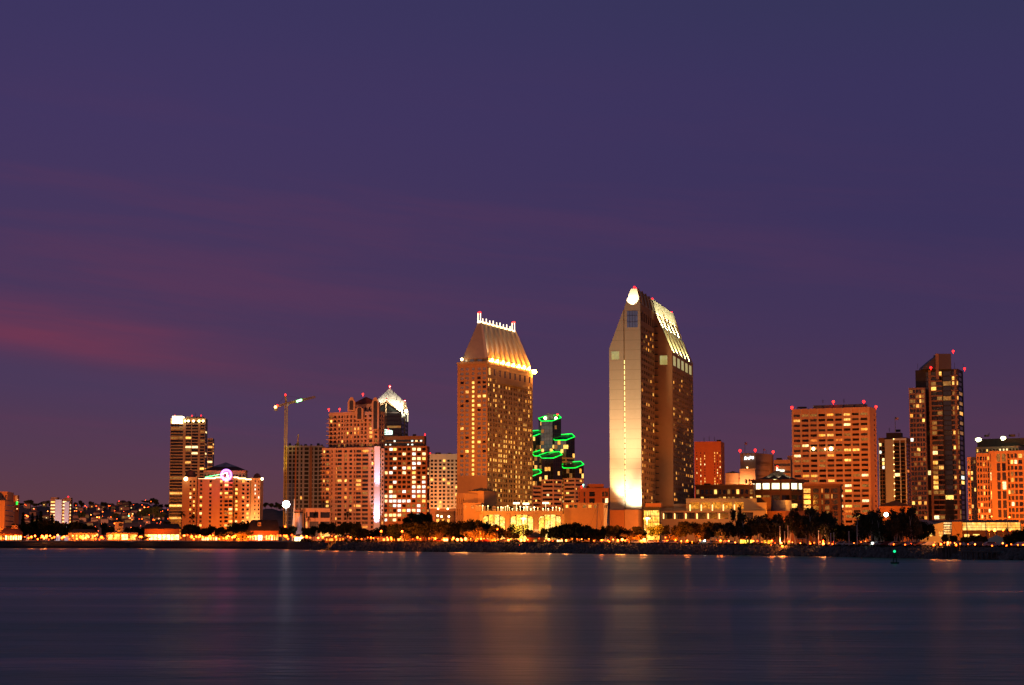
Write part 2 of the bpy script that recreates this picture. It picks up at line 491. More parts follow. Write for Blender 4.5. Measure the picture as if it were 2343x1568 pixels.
M_LAND = mat('land_asphalt_and_lawn', (.045, .040, .030), .95, .35, .03)
M_ROCK = mat('grey_riprap_rock', (.12, .115, .11), .9, .45, .6, bump=.3)
M_BANK = mat('dark_wet_bank', (.020, .019, .018), .85, .3, .3)
us = [-900 + 60 * k for k in range(0, 72)]
mb = MB(); rows = []
for u in us:
    y0 = shoreY(u)
    ys = [y0 + 9, y0 + 60, y0 + 300, 2600, 12000]
    rows.append([(xs(u) * y, y, gz(u)) for y in ys])
for a, b in zip(rows, rows[1:]):
    for k in range(4): mb.face([a[k], b[k], b[k + 1], a[k + 1]])
land = structure(mb.build('ground', M_LAND))
mb = MB()
for u, v in zip(us, us[1:]):
    A0, A1 = shoreY(u), shoreY(v)
    for (d0, z0f, d1, z1f) in ((-1.5, -1.0, 2.5, .35), (2.5, .35, 9.02, 1.0)):
        za = lambda w, k: -1.0 if k < 0 else (gz(w) - .12) * k
        mb.face([(xs(u) * (A0 + d0), A0 + d0, za(u, z0f)), (xs(v) * (A1 + d0), A1 + d0, za(v, z0f)),
                 (xs(v) * (A1 + d1), A1 + d1, za(v, z1f)), (xs(u) * (A0 + d1), A0 + d1, za(u, z1f))])
bank = structure(mb.build('shore_bank', M_BANK))
# boulders of the revetment: nobody could count them
mb = MB(); r = random.Random(3)
def boulder(mb, c, q):
    n = 5; z0 = -.5 * q
    ring = lambda rr, z, o: [(c[0] + rr * (1 + r.uniform(-.3, .3)) * math.cos(o + k * 2 * math.pi / n), c[1] + rr * (1 + r.uniform(-.3, .3)) * math.sin(o + k * 2 * math.pi / n), c[2] + z * (1 + r.uniform(-.35, .35))) for k in range(n)]
    o = r.random() * 6
    mb.hull(ring(q * .9, -.5 * q, o), ring(q * .55, .55 * q, o), cap=True)
u = 700.0
while u < 2420:
    y0 = shoreY(u)
    for lvl in range(6):
        if 2150 < u < 2195 and lvl > 2: continue
        k = (lvl + r.uniform(.1, .9)) / 6
        y = y0 + k * 8.6
        z = (gz(u) - .2) * min(1, .35 * (k * 8.6 / 2.5) if k * 8.6 < 2.5 else .35 + .65 * (k * 8.6 - 2.5) / 6.5)
        boulder(mb, (xs(u + r.uniform(-2, 2)) * y, y, z + .1), r.uniform(.45, .95))
    u += 3.0 * 620 / y0
rocks = mb.build('riprap_rocks', M_ROCK); rocks['kind'] = 'stuff'
tag(rocks, 'loose grey boulders of the revetment along the dark waterline', 'rocks', kind='stuff'); TOP.pop()
# mown grass strip on the crest of the revetment
M_GRASS = mat('dark_park_grass', (.020, .028, .010), .95, .4, .2)
mb = MB(); r = random.Random(5)
u = 690.0
while u < 2430:
    y0 = shoreY(u) + 9.5; p = (xs(u) * y0, y0)
    for k in range(3):
        a = r.uniform(0, 6.28); w = r.uniform(.25, .6); h = r.uniform(.25, .7); x = p[0] + r.uniform(-1, 1); y = y0 + r.uniform(-.5, 1.5); z = gz(u) - .05
        mb.face([(x - w * math.cos(a), y - w * math.sin(a), z), (x + w * math.cos(a), y + w * math.sin(a), z), (x + .3 * w, y, z + h)])
    u += 1.3
gr = mb.build('grass', M_GRASS); gr['kind'] = 'stuff'

# hills behind the city on the left
M_HILL = mat('hillside_scrub', (.085, .042, .034), .95, .5, .006)
HU = [-260, -60, 20, 60, 110, 180, 240, 300, 335, 365, 400, 520, 600, 660, 760, 900, 1050]
HV = [1190, 1170, 1165, 1158, 1160, 1163, 1160, 1155, 1153, 1162, 1172, 1176, 1166, 1166, 1185, 1210, 1232]
def hillz(u, Y):
    top = zs(interp(u, HU, HV), 4000.0) - 4
    k = min(1, max(0, (Y - 2400) / 1600)); k = k * k * (3 - 2 * k)
    return 3 + top * (k if Y <= 4000 else max(.2, 1 - (Y - 4000) / 3000)) + 3 * math.sin(u * .11 + Y * .004) * k
mb = MB(); hu = [-260 + 15 * k for k in range(88)]; hy = [2400 + 160 * k for k in range(11)] + [4400, 5200, 6500]
b0 = 0
for y in hy:
    for u in hu: mb.v.append((xs(u) * y, y, hillz(u, y)))
for j in range(len(hy) - 1):
    for i in range(len(hu) - 1):
        p = j * len(hu) + i; mb.f.append((p, p + 1, p + 1 + len(hu), p + len(hu))); mb.mi.append(0)
hills = structure(mb.build('hills', M_HILL, smooth=True))

# ------------------------------------------------------------------ common cladding
M_BEIGE = mat('beige_cladding', (.50, .36, .23), .85, .10, .05, streak=True)
M_PINK = mat('pinkish_stucco', (.50, .29, .16), .85, .10, .05, streak=True)
M_TAN = mat('tan_precast', (.46, .32, .19), .85, .10, .05, streak=True, seams=9.6)
M_BROWN = mat('brown_brick_wall', (.26, .115, .05), .9, .2, .08)
M_RUST = mat('rust_red_wall', (.42, .165, .06), .9, .12, .05, streak=True)
M_CREAM = mat('cream_wall', (.60, .49, .35), .85, .08, .05, streak=True)
M_WHITE = mat('white_wall', (.75, .73, .70), .8, .06, .05, streak=True)
M_CONC = mat('raw_concrete', (.30, .27, .23), .9, .2, .06, streak=True)
M_DROOF = mat('dark_roof', (.035, .026, .026), .8, .3, .3)
M_RROOF = mat('dark_red_tile_roof', (.12, .040, .032), .8, .25, .3)
M_METAL = mat('pale_metal_roof', (.55, .50, .44), .5, .10, .1, metal=.0)
M_STEEL = mat('dark_steel', (.05, .045, .04), .6, .2, .3)
M_POLE = mat('grey_pole', (.25, .24, .23), .6, .1, .3)
E_STRIP = lamp_mat('warm_strip_light', (1, .58, .18), 8.0)
E_HOT = lamp_mat('white_hot_lamp', (1, .66, .28), 13.0)
E_GREEN = window_mat('green_neon', (.0, 1, .04), (.0, 1, .09), 1.9, .35, 1.6, .10)
try: E_GREEN.cycles.emission_sampling = 'FRONT'
except Exception: pass
E_GLAMP = lamp_mat('green_lamp', (.25, 1, .35), 8.0)
E_COOL = lamp_mat('cool_white_lamp', (.78, .90, 1), 9.0)
E_SIGN = lamp_mat('blue_white_sign_light', (.62, .78, 1), 4.5)
def hiproof(root, Q, z, h, m, over=.8, ridge=0.0, name='roof'):
    c = sum(Q, Vector((0, 0))) / 4
    P2 = [p + (p - c).normalized() * over for p in Q]
    mb = MB()
    if ridge <= 0:
        b = [(p.x, p.y, z) for p in P2]; mb.face(b[::-1])
        for i in range(4): mb.face([b[i], b[(i + 1) % 4], (c.x, c.y, z + h)])
    else:                                   # ridge along the longer side
        e1, e2 = (P2[1] - P2[0]).length, (P2[2] - P2[1]).length
        b = [(p.x, p.y, z) for p in P2]; mb.face(b[::-1])
        if e1 >= e2:
            d = (P2[1] - P2[0]) * (ridge / 2); A = (c.x - d.x, c.y - d.y, z + h); B = (c.x + d.x, c.y + d.y, z + h)
            mb.face([b[0], b[1], B, A]); mb.face([b[1], b[2], B]); mb.face([b[2], b[3], A, B]); mb.face([b[3], b[0], A])
        else:
            d = (P2[2] - P2[1]) * (ridge / 2); A = (c.x - d.x, c.y - d.y, z + h); B = (c.x + d.x, c.y + d.y, z + h)
            mb.face([b[1], b[2], B, A]); mb.face([b[2], b[3], B]); mb.face([b[3], b[0], A, B]); mb.face([b[0], b[1], A])
    return mb.build(name, m, root)

# ================================================================== BUILDINGS, from left to right
def new(name, label, cat, Q, group=None):
    return thing(name, label, cat, (Q[1].x, Q[1].y, 3.0), group)
Z0 = 2.9
# --- office block at the left edge
Y = 1500; Q = quad(-34, 14, 37, Y, YR=1560)
ob = new('office_block', 'orange lit office block with narrow window strips cut by the left edge', 'building', Q)
z1 = zs(1145, Y)
block(ob, Q, Z0, z1, M_PINK, dict(cols=[(.25, .45), (.55, .78)], rows=5, fh=.18, zb=14, lit=chooser(.03)),
      dict(cols=[(.1, .95)], rows=5, fh=.20, zb=14, lit=chooser(.0)))
Q2 = quad(-20, 19, 34, Y + 15, YR=1560)
block(ob, Q2, z1, zs(1123.5, Y), M_PINK, dict(cols=[(.70, .78), (.88, .96)], rows=1, fh=.4, lit=chooser(0), zb=z1 + 1), None, 'penthouse')
flood('office_flood', (Q[1].x + 30, Y - 60, 8), (Q[1].x + 8, Y + 20, 22), .46, SODIUM, size=rad(75), parent=ob)
Y = 1640; Q = quad(30, 37, 46.5, Y, YR=1652)
ob = new('apartment_block', 'narrow red block with lit white landings behind the orange office block', 'building', Q)
block(ob, Q, Z0, zs(1133, Y), M_RUST, None, dict(cols=[(.45, .95)], rows=6, fh=.5, zb=zs(1172, Y), zt=zs(1140, Y), lit=chooser(.9, [(L_WHT, 1)]), depth=1.2))
mb = MB(); p = quad(33, 37, 46, Y - 3, YR=Y + 9)
mb.box((*(p[1] * .5 + p[2] * .5 - Vector((1, 2))), zs(1147, Y)), 3.6, .5, 5); mb.build('white_panel', M_WHITE, ob)
sg = MB()
for k, (a, b, zv) in enumerate(((36.6, 41.5, 1151), (36.6, 40.5, 1155))):
    q0, q1 = PT(a, zv, Y - 7), PT(b, zv, Y - 7); sg.box(((q0.x + q1.x) / 2, q0.y, q0.z), q1.x - q0.x, .4, 1.2)
tag(sg.build('neon_sign', E_GREEN, loc=(Q[1].x, Y - 7, zs(1156, Y))), 'two green neon bars glowing on the narrow red block', 'sign')
flood('apartment_flood', (Q[1].x + 5, Y - 70, 8), (Q[1].x + 1, Y + 4, 25), .3, SODIUM, size=rad(40), parent=ob)

# --- slab apartment block with lit landings
Y = 1950; Q = quad(118, 165, 168.5, Y, YR=1975)
ob = new('slab_apartments', 'white slab apartment block with two columns of glowing yellow landings', 'building', Q)
zt = zs(1142, Y); A, C = Q[0], Q[1]; ln = (C - A).length
block(ob, Q, Z0, zt, M_RUST, dict(cols=[(.02, .22), (.60, .78), (.94, .999)], rows=8, fh=.42, zb=zs(1205, Y), zt=zs(1145, Y), lit=chooser(.97, [(L_YEL, 2), (L_WHT, 3)], ), depth=.8), None)
for (a, b, v0) in ((.25, .57, 1143.5), (.70, .93, 1148.5)):
    mb = MB(); m0 = A + (C - A) * ((a + b) / 2); mb.box((m0.x, m0.y - 1.0, Z0), (b - a) * ln, 1.9, zs(v0, Y) - Z0); mb.build('stair_panel', M_WHITE, ob)
for (a, b, v0, v1) in ((.0, .32, 1142, 1138), (.66, .97, 1142, 1139)):
    mb = MB(); m0 = A + (C - A) * ((a + b) / 2); mb.box((m0.x, m0.y + 5, zt), (b - a) * ln, 9, zs(v1, Y) - zt); mb.build('roof_house', M_RUST, ob)
beacon(ob, (C.x - 4, C.y + 4, zs(1136, Y)))
flood('slab_flood', (Q[1].x - 12, Y - 70, 6), (Q[1].x - 10, Y, 26), .20, COOLW, size=rad(60), parent=ob)
flood('slab_flood_warm', (Q[1].x + 5, Y - 60, 6), (Q[1].x - 8, Y, 38), .16, SODIUM, size=rad(70), parent=ob)

# --- stepped balcony tower at left
Y = 2000
Q = quad(388.5, 468, 473.5, Y, YR=2025)
ob = new('balcony_tower', 'slim stepped tower with thin balcony lines and a white hot glowing top corner', 'building', Q)
zt = zs(957, Y); n = int((zt - 8) / 3.3)
colsA = [(.01, .37), (.44, .60), (.62, .80), (.86, .985)]
bt = chooser(.24, [(L_AMB, 3), (L_YEL, 4), (L_WHT, 2), (L_DIM, 3)], [G_DARK, G_BRN])
block(ob, Q, Z0, zt, M_BEIGE, dict(cols=colsA, rows=n, fh=.66, lit=bt, depth=1.3, zb=7, zt=zt - 3), dict(cols=[(.2, .8)], rows=n, fh=.6, lit=bt, zb=7, zt=zt - 3))
slab_parts(ob, Q[0], Q[1], [7 + k * (zt - 10) / n for k in range(1, n)], .0, .26, 1.4, .45, M_BEIGE)
Q3 = quad(474, 486, 489.5, Y + 3, YR=2020); z3 = zs(1002.5, Y)
block(ob, Q3, Z0, z3, M_BEIGE, dict(cols=[(.06, .94)], rows=int(z3 / 3.4), fh=.62, lit=chooser(.3, WARM, [G_DARK, G_BRN]), zb=7), dict(cols=[(.15, .85)], rows=int(z3 / 3.4), fh=.62, lit=chooser(.3), zb=7), 'lower_wing')
Qm = quad(424, 458, 466, Y + 6, YR=2020)
block(ob, Qm, zt, zs(952.5, Y), M_BEIGE, None, None, 'penthouse')
mb = MB(); a, b = G(394, Y), G(416.5, Y)
mb.box(((a.x + b.x) / 2, Y + 2.2, zt - 6), b.x - a.x, 14, zs(953, Y) - zt + 6); mb.build('glowing_crown', lamp_mat('crown_light', (1, .85, .48), 5.0), ob)
mb = MB(); a = G(390.5, Y)
for k in range(5): mb.box((a.x + .6, Y - .7 + 1.5, zs(968 + 7 * k, Y)), 2.6, 2.2, 2.4)
mb.build('corner_lights', lamp_mat('corner_light', (1, .80, .40), 3.2), ob)
for u in (423.5, 431, 442.5, 455, 464.5):
    mb = MB(); p = PT(u, 963.5, Y - 1.2); mb.ball(p, 1.15); mb.box((p.x, p.y + .9, p.z - .3), .4, 1.6, .4); mb.build('terrace_lamp', E_HOT, ob)
for u, v in ((400, 951), (439, 951), (460, 950.5)): beacon(ob, PT(u, v, Y + 8))
flood('tower_flood', (Q[1].x - 25, Y - 160, 8), (Q[1].x - 18, Y, 75), .17, AMBER, size=rad(70), parent=ob)

# --- hotel with the ring sign
Y = 1400; zt = zs(1096, Y)
Q = quad(453.5, 573, 577, Y, YR=1416, )
ob = new('domed_hotel', 'orange lit hotel with a tent roof, domed corner turrets and stepped parapet lights', 'building', Q)
rows = 12
def hot(c, r): return None
hp = chooser(.24, [(L_YEL, 5), (L_WHT, 1)], [G_DARK, G_DARK, G_BRN])
zb, ztt = zs(1207, Y), zs(1097, Y)
A, C = Q[0], Q[1]; L0 = (C - A).length
cu = [458, 480.5, 505, 0, 0, 571 - 4]
def fr(u): return (u - 453.5) / 119.5
cols = [(fr(u) - .022, fr(u) + .022) for u in (461, 482.5, 507)] + [(fr(u) - .022, fr(u) + .022) for u in (542, 553.5 + 4, 568)]
block(ob, Q, Z0, zt, M_PINK, dict(cols=cols, rows=rows, fh=.55, zb=zb, zt=ztt, lit=hp), None)
# projecting centre bay with open loggias
Qb = quad(508, 537, 538, Y - 5, YR=1402)
Qb = quad(513, 534.5, 535.5, Y - 5, YR=1398)
block(ob, Qb, Z0, zs(1092, Y), M_PINK, dict(cols=[(.08, .46), (.54, .92)], rows=rows, fh=.62, zb=zb, zt=ztt, lit=chooser(.35, WARM, [G_DARK, G_BRN]), depth=1.4), None, 'centre_bay')
slab_parts(ob, Qb[0], Qb[1], [zb + k * (ztt - zb) / rows - .1 for k in range(rows)], .0, 1.0, 1.0, .8, M_PINK)
# corner turrets
def turret(uL, uC, uR, YC, YR, vt, vdome, cols, lit):
    q = quad(uL, uC, uR, YC, YR=YR)
    block(ob, q, Z0, zs(vt, YC), M_PINK, dict(cols=cols, rows=rows, fh=.5, zb=zb, zt=ztt, lit=lit), None, 'turret')
    c = sum(q, Vector((0, 0))) / 4; rx = (q[1] - q[0]).length * .40; mb = MB(); prev = None
    zz = zs(vt, YC); hgt = zs(vdome, YC) - zz
    for k in range(6):
        a = k / 5 * math.pi / 2; rr = rx * math.cos(a) + .05; z = zz + .4 + hgt * math.sin(a)
        ring = [(c.x + rr * math.cos(j * math.pi / 8), c.y + rr * math.sin(j * math.pi / 8), z) for j in range(16)]
        if prev: mb.hull(prev, ring, cap=(k == 5))
        prev = ring
    mb.build('dome', M_RROOF, ob)
    parapet(ob, q, zz - .3, .7, M_PINK, .6)
turret(418, 452, 454.5, Y + 4, 1420, 1093, 1076, [(.50, .62), (.74, .86)], hp)
turret(574, 596, 603, Y + 2, 1424, 1095, 1083, [(.42, .54), (.80, .92)], chooser(.3, [(L_COOL, 1), (L_YEL, 1)], [G_BRN, G_DARK]))
Qu = quad(466, 562, 566.5, Y + 8, YR=1426)
block(ob, Qu, zt, zs(1076, Y), M_PINK, dict(cols=even(1, 12, .5), rows=1, fh=.35, zb=zt + .5, lit=chooser(.0, dark=[G_DARK, G_BRN])), None, 'upper_storey')
zr = zs(1076, Y); zr2 = zs(1067, Y); c = sum(Qu, Vector((0, 0))) / 4
P1 = [p + (p - c).normalized() * 1.2 for p in Qu]; P2 = [c + (p - c) * .62 for p in Qu]
mb = MB(); mb.hull([(p.x, p.y, zr) for p in P1], [(p.x, p.y, zr2) for p in P2]); mb.build('roof', M_DROOF, ob)
mb = MB(); zz = zs(1056, Y)
for i in range(4):
    p, q = P2[i], P2[(i + 1) % 4]; mb.face([(p.x, p.y, zr2), (q.x, q.y, zr2), (c.x, c.y, zz)])
mb.build('skylight', G_GREY, ob)
# light line along the stepped parapet
pts = [(453.5, 1096.5), (469, 1096.5), (469, 1094.5), (492, 1094.5), (492, 1092.5), (510, 1092.5)]
pts2 = [(525, 1092.5), (545, 1092.5), (545, 1094.8), (562, 1094.8), (562, 1097), (575, 1097)]
for pl in (pts, pts2):
    mb = MB(); mb.path([PT(u, v, Y - 1.2) for u, v in pl], .42, 5); mb.build('parapet_light', lamp_mat('parapet_light', (1, .70, .32), 5.5), ob)
mb = MB(); p = PT(425, 1096, Y - 2); mb.ball(p, 1.5); mb.build('corner_lamp', E_HOT, ob)
mb = MB(); p = PT(599.5, 1096, Y - 2); mb.ball(p, 1.0); mb.build('corner_lamp', E_HOT, ob)
flood('hotel_flood', (C.x - 18, Y - 75, 5), (C.x - 18, Y, 28), .50, (1, .25, .01), size=rad(95), parent=ob)
flood('hotel_flood_low', (C.x - 12, Y - 40, 4.5), (C.x - 10, Y, 9), .40, (1, .36, .05), size=rad(80), parent=ob)
flood('turret_uplight', (xs(581) * Y, Y - 6, 5), (xs(584) * Y, Y + 2, 20), 2.6, TUNG, size=rad(70), parent=ob, soft=.6)
flood('turret_uplight', (xs(598) * Y, Y - 5, 5), (xs(598) * Y, Y + 2, 20), 2.0, TUNG, size=rad(70), parent=ob, soft=.6)
# ring sign standing on the parapet
sp = PT(517.3, 1086.9, Y - 7.2)
sign = thing('ring_sign', 'round white violet neon ring sign with a green zigzag tail above the hotel entrance bay', 'sign', (sp.x, sp.y, zs(1100, Y)))
def ring_mb(r, tr, w=28, sx=1.0, half=None):
    mb = MB(); pts = [sp + Vector((r * sx * math.cos(k * 2 * math.pi / w), 0, r * math.sin(k * 2 * math.pi / w))) for k in range(w + 1)]
    mb.path(pts, tr, 6); return mb
ring_mb(3.85, .72).build('neon_ring', lamp_mat('violet_neon', (.55, .22, 1), 2.2), sign)
ring_mb(2.55, .20).build('inner_ring', lamp_mat('magenta_neon', (1, .05, .35), 3.0), sign)
mb = MB(); mb.path([sp + Vector((.6, -.3, 1.7)), sp + Vector((1.1, -.3, -.9)), sp + Vector((1.3, -.3, -1.7))], .5, 6); mb.build('bar', lamp_mat('white_neon', (1, .95, 1), 5.0), sign)
mb = MB(); zig = [PT(470 + k * 4.7, 1091.6 - k * .86 + (.45 if k % 2 else -.3), Y - 7.4) for k in range(10)]
mb.path(zig, .26, 5); mb.build('zigzag_tube', lamp_mat('green_tube', (.0, 1, .30), 3.2), sign)
mb = MB(); mb.path([PT(512, 1083.6, Y - 7.5), PT(519, 1081.5, Y - 7.5)], .25, 5); mb.build('pointer', lamp_mat('green_white_tube', (.5, 1, .7), 3.0), sign)
mb = MB(); mb.box((sp.x - 1.8, sp.y + .8, zs(1101, Y)), .3, .3, 8); mb.box((sp.x + 1.8, sp.y + .8, zs(1101, Y)), .3, .3, 8); mb.build('bracket', M_STEEL, sign)
pl = bpy.data.lights.new('sign_glow', 'POINT'); pl.energy = 9000; pl.color = (1, .10, .25); pl.shadow_soft_size = 1.5
po = bpy.data.objects.new('sign_glow', pl); COL.objects.link(po); po.parent = sign; po.location = (0, -2.2, 2.2)

# --- tower crane and the unfinished tower
Y = 1745
cr = thing('tower_crane', 'yellow lattice tower crane with green lamps on its raised jib', 'crane', base(654.5, Y))
M_CR = mat('yellow_crane_paint', (.62, .40, .08), .6, .15, .3)
def lattice(a, b, w, seg, name, par):
    a, b = Vector(a), Vector(b); d = (b - a).normalized(); e = Vector((0, 1, 0)) if abs(d.z) < .9 else Vector((1, 0, 0))
    e = (e - d * e.dot(d)).normalized(); g = d.cross(e); mb = MB(); L = (b - a).length
    cor = [(w / 2, w / 2), (w / 2, -w / 2), (-w / 2, -w / 2), (-w / 2, w / 2)]
    at = lambda k, s: a + d * s + e * cor[k % 4][0] + g * cor[k % 4][1]
    for k in range(4): mb.tube(at(k, 0), at(k, L), .32, 4)
    for j in range(seg):
        s0, s1 = L * j / seg, L * (j + 1) / seg
        for k in range(4):
            mb.tube(at(k, s0), at(k + 1, s1), .20, 4); mb.tube(at(k, s1), at(k + 1, s1), .20, 4)
    return mb.build(name, M_CR, par)
top = PT(654.5, 926, Y); lattice((top.x, Y, 3.5), top, 2.3, 46, 'mast', cr)
j0, j1, cj, ap = PT(654.5, 924, Y), PT(720.6, 908.5, Y - 6), PT(629, 931.5, Y + 3), PT(652.8, 906, Y)
lattice(j0, j1, 1.5, 14, 'jib', cr); lattice(j0, cj, 1.5, 5, 'counter_jib', cr); lattice(j0, ap, 1.2, 5, 'tower_head', cr)
mb = MB(); mb.tube(ap, j0.lerp(j1, .72), .10, 4); mb.tube(ap, cj, .10, 4); mb.build('tie_bar', M_STEEL, cr)
mb = MB(); mb.box(cj + Vector((1, 0, -3.6)), 3.0, 2.0, 3.6); mb.build('counterweight', M_CONC, cr)
mb = MB(); mb.box(j0 + Vector((1.6, -1.6, -2.0)), 1.6, 1.6, 2.2); mb.build('cab', M_WHITE, cr)
for u, v, m in ((682, 917.5, E_GLAMP), (688.3, 915.5, E_GLAMP), (680, 918.5, E_GLAMP), (686, 916.5, E_GLAMP)):
    mb = MB(); mb.ball(PT(u, v, Y - 4.5), .95, 7, 5); mb.build('work_lamp', m, cr)
beacon(cr, PT(652.8, 903.5, Y), 1.1); beacon(cr, PT(634.5, 928, Y + 2), 1.1)
mb = MB(); mb.ball(PT(630, 931.5, Y + 1.5), 1.3); mb.build('tail_lamp', lamp_mat('orange_lamp', (1, .45, .12), 9), cr)
flood('crane_light', PT(662, 1160, Y - 30), PT(654.5, 1010, Y), .42, (1, .74, .20), size=rad(34), parent=cr, soft=.5)
Y = 1760; Q = quad(649, 738, 744, Y, YR=1790); zt = zs(1020, Y)
ob = new('unfinished_tower', 'dark concrete tower under construction with open floors beside the crane', 'building', Q)
G_OPEN = mat('painted_floor_gloom', (.030, .025, .020), .9, .4, .2)  # dark panels paint the shade inside the open floors
G_BLUEW = mat('blue_grey_wrapping', (.09, .09, .12), .7, .2, .1)
n = 22
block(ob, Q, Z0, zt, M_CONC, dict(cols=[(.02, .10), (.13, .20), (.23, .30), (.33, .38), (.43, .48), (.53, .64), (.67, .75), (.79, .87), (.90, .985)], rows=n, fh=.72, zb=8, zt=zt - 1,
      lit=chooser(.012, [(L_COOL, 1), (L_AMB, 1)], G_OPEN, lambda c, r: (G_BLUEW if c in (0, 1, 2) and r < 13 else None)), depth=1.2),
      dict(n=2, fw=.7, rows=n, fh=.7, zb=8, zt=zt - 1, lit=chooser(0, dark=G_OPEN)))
mb = MB()
for k in (6, 7): pass
for u0, u1, m in ((708, 714, M_BROWN), (675, 678, M_RUST)):
    mb = MB(); a, b = G(u0, Y), G(u1, Y); tt = (Q[1] - Q[0]); k0 = (a.x - Q[0].x) / tt.x; p = Q[0] + tt * k0
    mb.box((p.x + (b.x - a.x) / 2, p.y - .15, Z0), b.x - a.x, .8, zt - Z0 - 1); mb.build('formwork_panel', m, ob)
for u, w, v in ((663, 5, 1014), (676, 3, 1016), (689, 4, 1017), (699, 6, 1016), (712, 4, 1016), (728, 6, 1014), (736, 5, 1017)):
    mb = MB(); p = PT(u, 1020, Y + 10); mb.box((p.x, p.y, zt - .05), w * .41, 2.5, zs(v, Y) - zt + .3); mb.build('formwork_crate', M_STEEL, ob)
p = PT(681, 1018, Y + 6); mb = MB(); mb.tube(p, PT(682.3, 994, Y + 6), .75, 4); mb.tube(p - Vector((0, 0, 1)), p + Vector((0, 0, 2)), 1.6, 6)
tag(mb.build('loading_boom', M_CR, loc=(p.x, p.y, zt)), 'short yellow boom standing on the unfinished tower roof', 'crane')
flood('site_flood', (Q[1].x - 10, Y - 120, 8), (Q[1].x - 18, Y, 55), .11, (1, .36, .10), size=rad(75), parent=ob)
# dazzling site lamp and a tall lit white edge below the crane
p = PT(654.5, 1154, 1660); sl_ = thing('site_floodlight', 'dazzling white work floodlight on a pole below the crane', 'floodlight', base(654.5, 1660))
mb = MB(); mb.ball(p, 3.2, 14, 9); mb.build('lamp', lamp_mat('dazzling_lamp', (.95, .95, 1), 30), sl_)
mb = MB(); mb.tube((p.x, p.y + .6, 3.6), (p.x, p.y + .6, p.z - 1), .25, 6); mb.build('pole', M_POLE, sl_)
mb = MB(); q = PT(671.5, 1176, 1700); mb.hull([(q.x - 1.6, q.y - 1, 3), (q.x + 1.6, q.y - 1, 3), (q.x + 1.6, q.y + 1, 3), (q.x - 1.6, q.y + 1, 3)],
    [(q.x + .4, q.y - 1, zs(1142, 1700)), (q.x + .9, q.y - 1, zs(1142, 1700)), (q.x + .9, q.y + 1, zs(1142, 1700)), (q.x + .4, q.y + 1, zs(1142, 1700))])
tag(mb.build('white_edge', M_WHITE, loc=(q.x, q.y, 3)), 'tall narrow white edge lit by the dazzling site lamp', 'lit_edge')
# --- gabled condominium
Y = 1450
M_COND = mat('warm_beige_stucco', (.50, .30, .17), .85, .10, .05, streak=True)
ob = None
Qlow = quad(736.5, 868, 880, Y, YR=1462)
ob = new('gabled_condominium', 'stepped beige condominium with arched gables, dark red pyramid roof and a white lit shaft', 'building', Qlow)
zl, zu = zs(1023.5, Y), zs(940, Y)
fl = 3.3; nl = int((zl - 7) / fl)
pal = [(L_AMB, 3), (L_YEL, 2), (L_RED, 3), (L_DIM, 5)]
lc = chooser(.24, pal, [G_DARK, G_DARK, G_BRN])
def fx(x): return (x - 395) / (1530 - 395) * 1.0
colsL = [(.015, .05), (.068, .125), (.165, .185), (.235, .26), (.268, .345), (.388, .436), (.474, .525), (.555, .58), (.592, .682), (.70, .805), (.855, .895)]
block(ob, Qlow, Z0, zl, M_COND, dict(cols=colsL, rows=nl, fh=.58, zb=7, zt=zl - 1.2, lit=lc, depth=1.3), dict(cols=[(.2, .5)], rows=nl, fh=.55, zb=7, zt=zl - 1.2, lit=lc))
slab_parts(ob, Qlow[0], Qlow[1], [7 + k * (zl - 8.2) / nl - .35 for k in range(1, nl)], -.01, .155, 1.5, .75, M_COND)
slab_parts(ob, Qlow[0], Qlow[1], [7 + k * (zl - 8.2) / nl - .3 for k in range(0, nl)], .55, .81, .5, .55, M_COND)
Qup = quad(751, 866, 879, Y + 5, YR=1464)
nu = int((zu - zl) / fl)
block(ob, Qup, zl, zu, M_COND, dict(cols=[(.02, .07), (.10, .15), (.185, .225), (.25, .285), (.31, .33), (.355, .395), (.425, .465), (.50, .545), (.565, .61), (.645, .685), (.715, .755), (.80, .87), (.91, .97)],
      rows=nu, fh=.60, zb=zl + .6, zt=zu - 2, lit=lc, depth=1.2), dict(cols=[(.15, .45), (.55, .85)], rows=nu, fh=.55, zb=zl + .6, zt=zu - 2, lit=lc), 'upper_tower')
slab_parts(ob, Qup[0], Qup[1], [zl + .5 + k * (zu - zl - 2.5) / nu - .2 for k in range(0, nu)], -.03, .175, 1.6, .6, M_COND)
def gable(uL, uR, Yg, vb, vs, vt, name='gable'):
    """an arched gable wall with its own little pitched top"""
    a, b = G(uL, Yg), G(uR, Yg); mb = MB(); zb, zsd, zt = zs(vb, Yg), zs(vs, Yg), zs(vt, Yg); w = b.x - a.x; d = 6
    front = [(a.x, Yg, zb), (b.x, Yg, zb), (b.x, Yg, zsd), ((a.x + b.x) / 2 + w * .16, Yg, zt), ((a.x + b.x) / 2 - w * .16, Yg, zt), (a.x, Yg, zsd)]
    back = [(x, y + d, z) for x, y, z in front]; mb.face(front); mb.face(back[::-1])
    for k in range(6): mb.face([front[k], back[k], back[(k + 1) % 6], front[(k + 1) % 6]])
    g = mb.build(name, M_COND, ob)
    mb = MB(); c0 = (a.x + b.x) / 2; r_ = w * .26; zc = zsd - .2; y0 = Yg - .12
    arch = [(c0 - r_, y0, zb + 1), (c0 + r_, y0, zb + 1)] + [(c0 + r_ * math.cos(k * math.pi / 8), y0, zc + r_ * math.sin(k * math.pi / 8)) for k in range(9)]
    mb.face(arch); o = mb.build('arched_window', G_BRN, ob); o.parent = g
    return g
gable(794, 811, Y + 2, 941, 920, 909); gable(849, 866, Y + 1, 985, 921, 909.5)
gable(812, 830, Y + 0, 962, 936, 931)
Qp = quad(803, 858, 869, Y + 8, YR=1462)
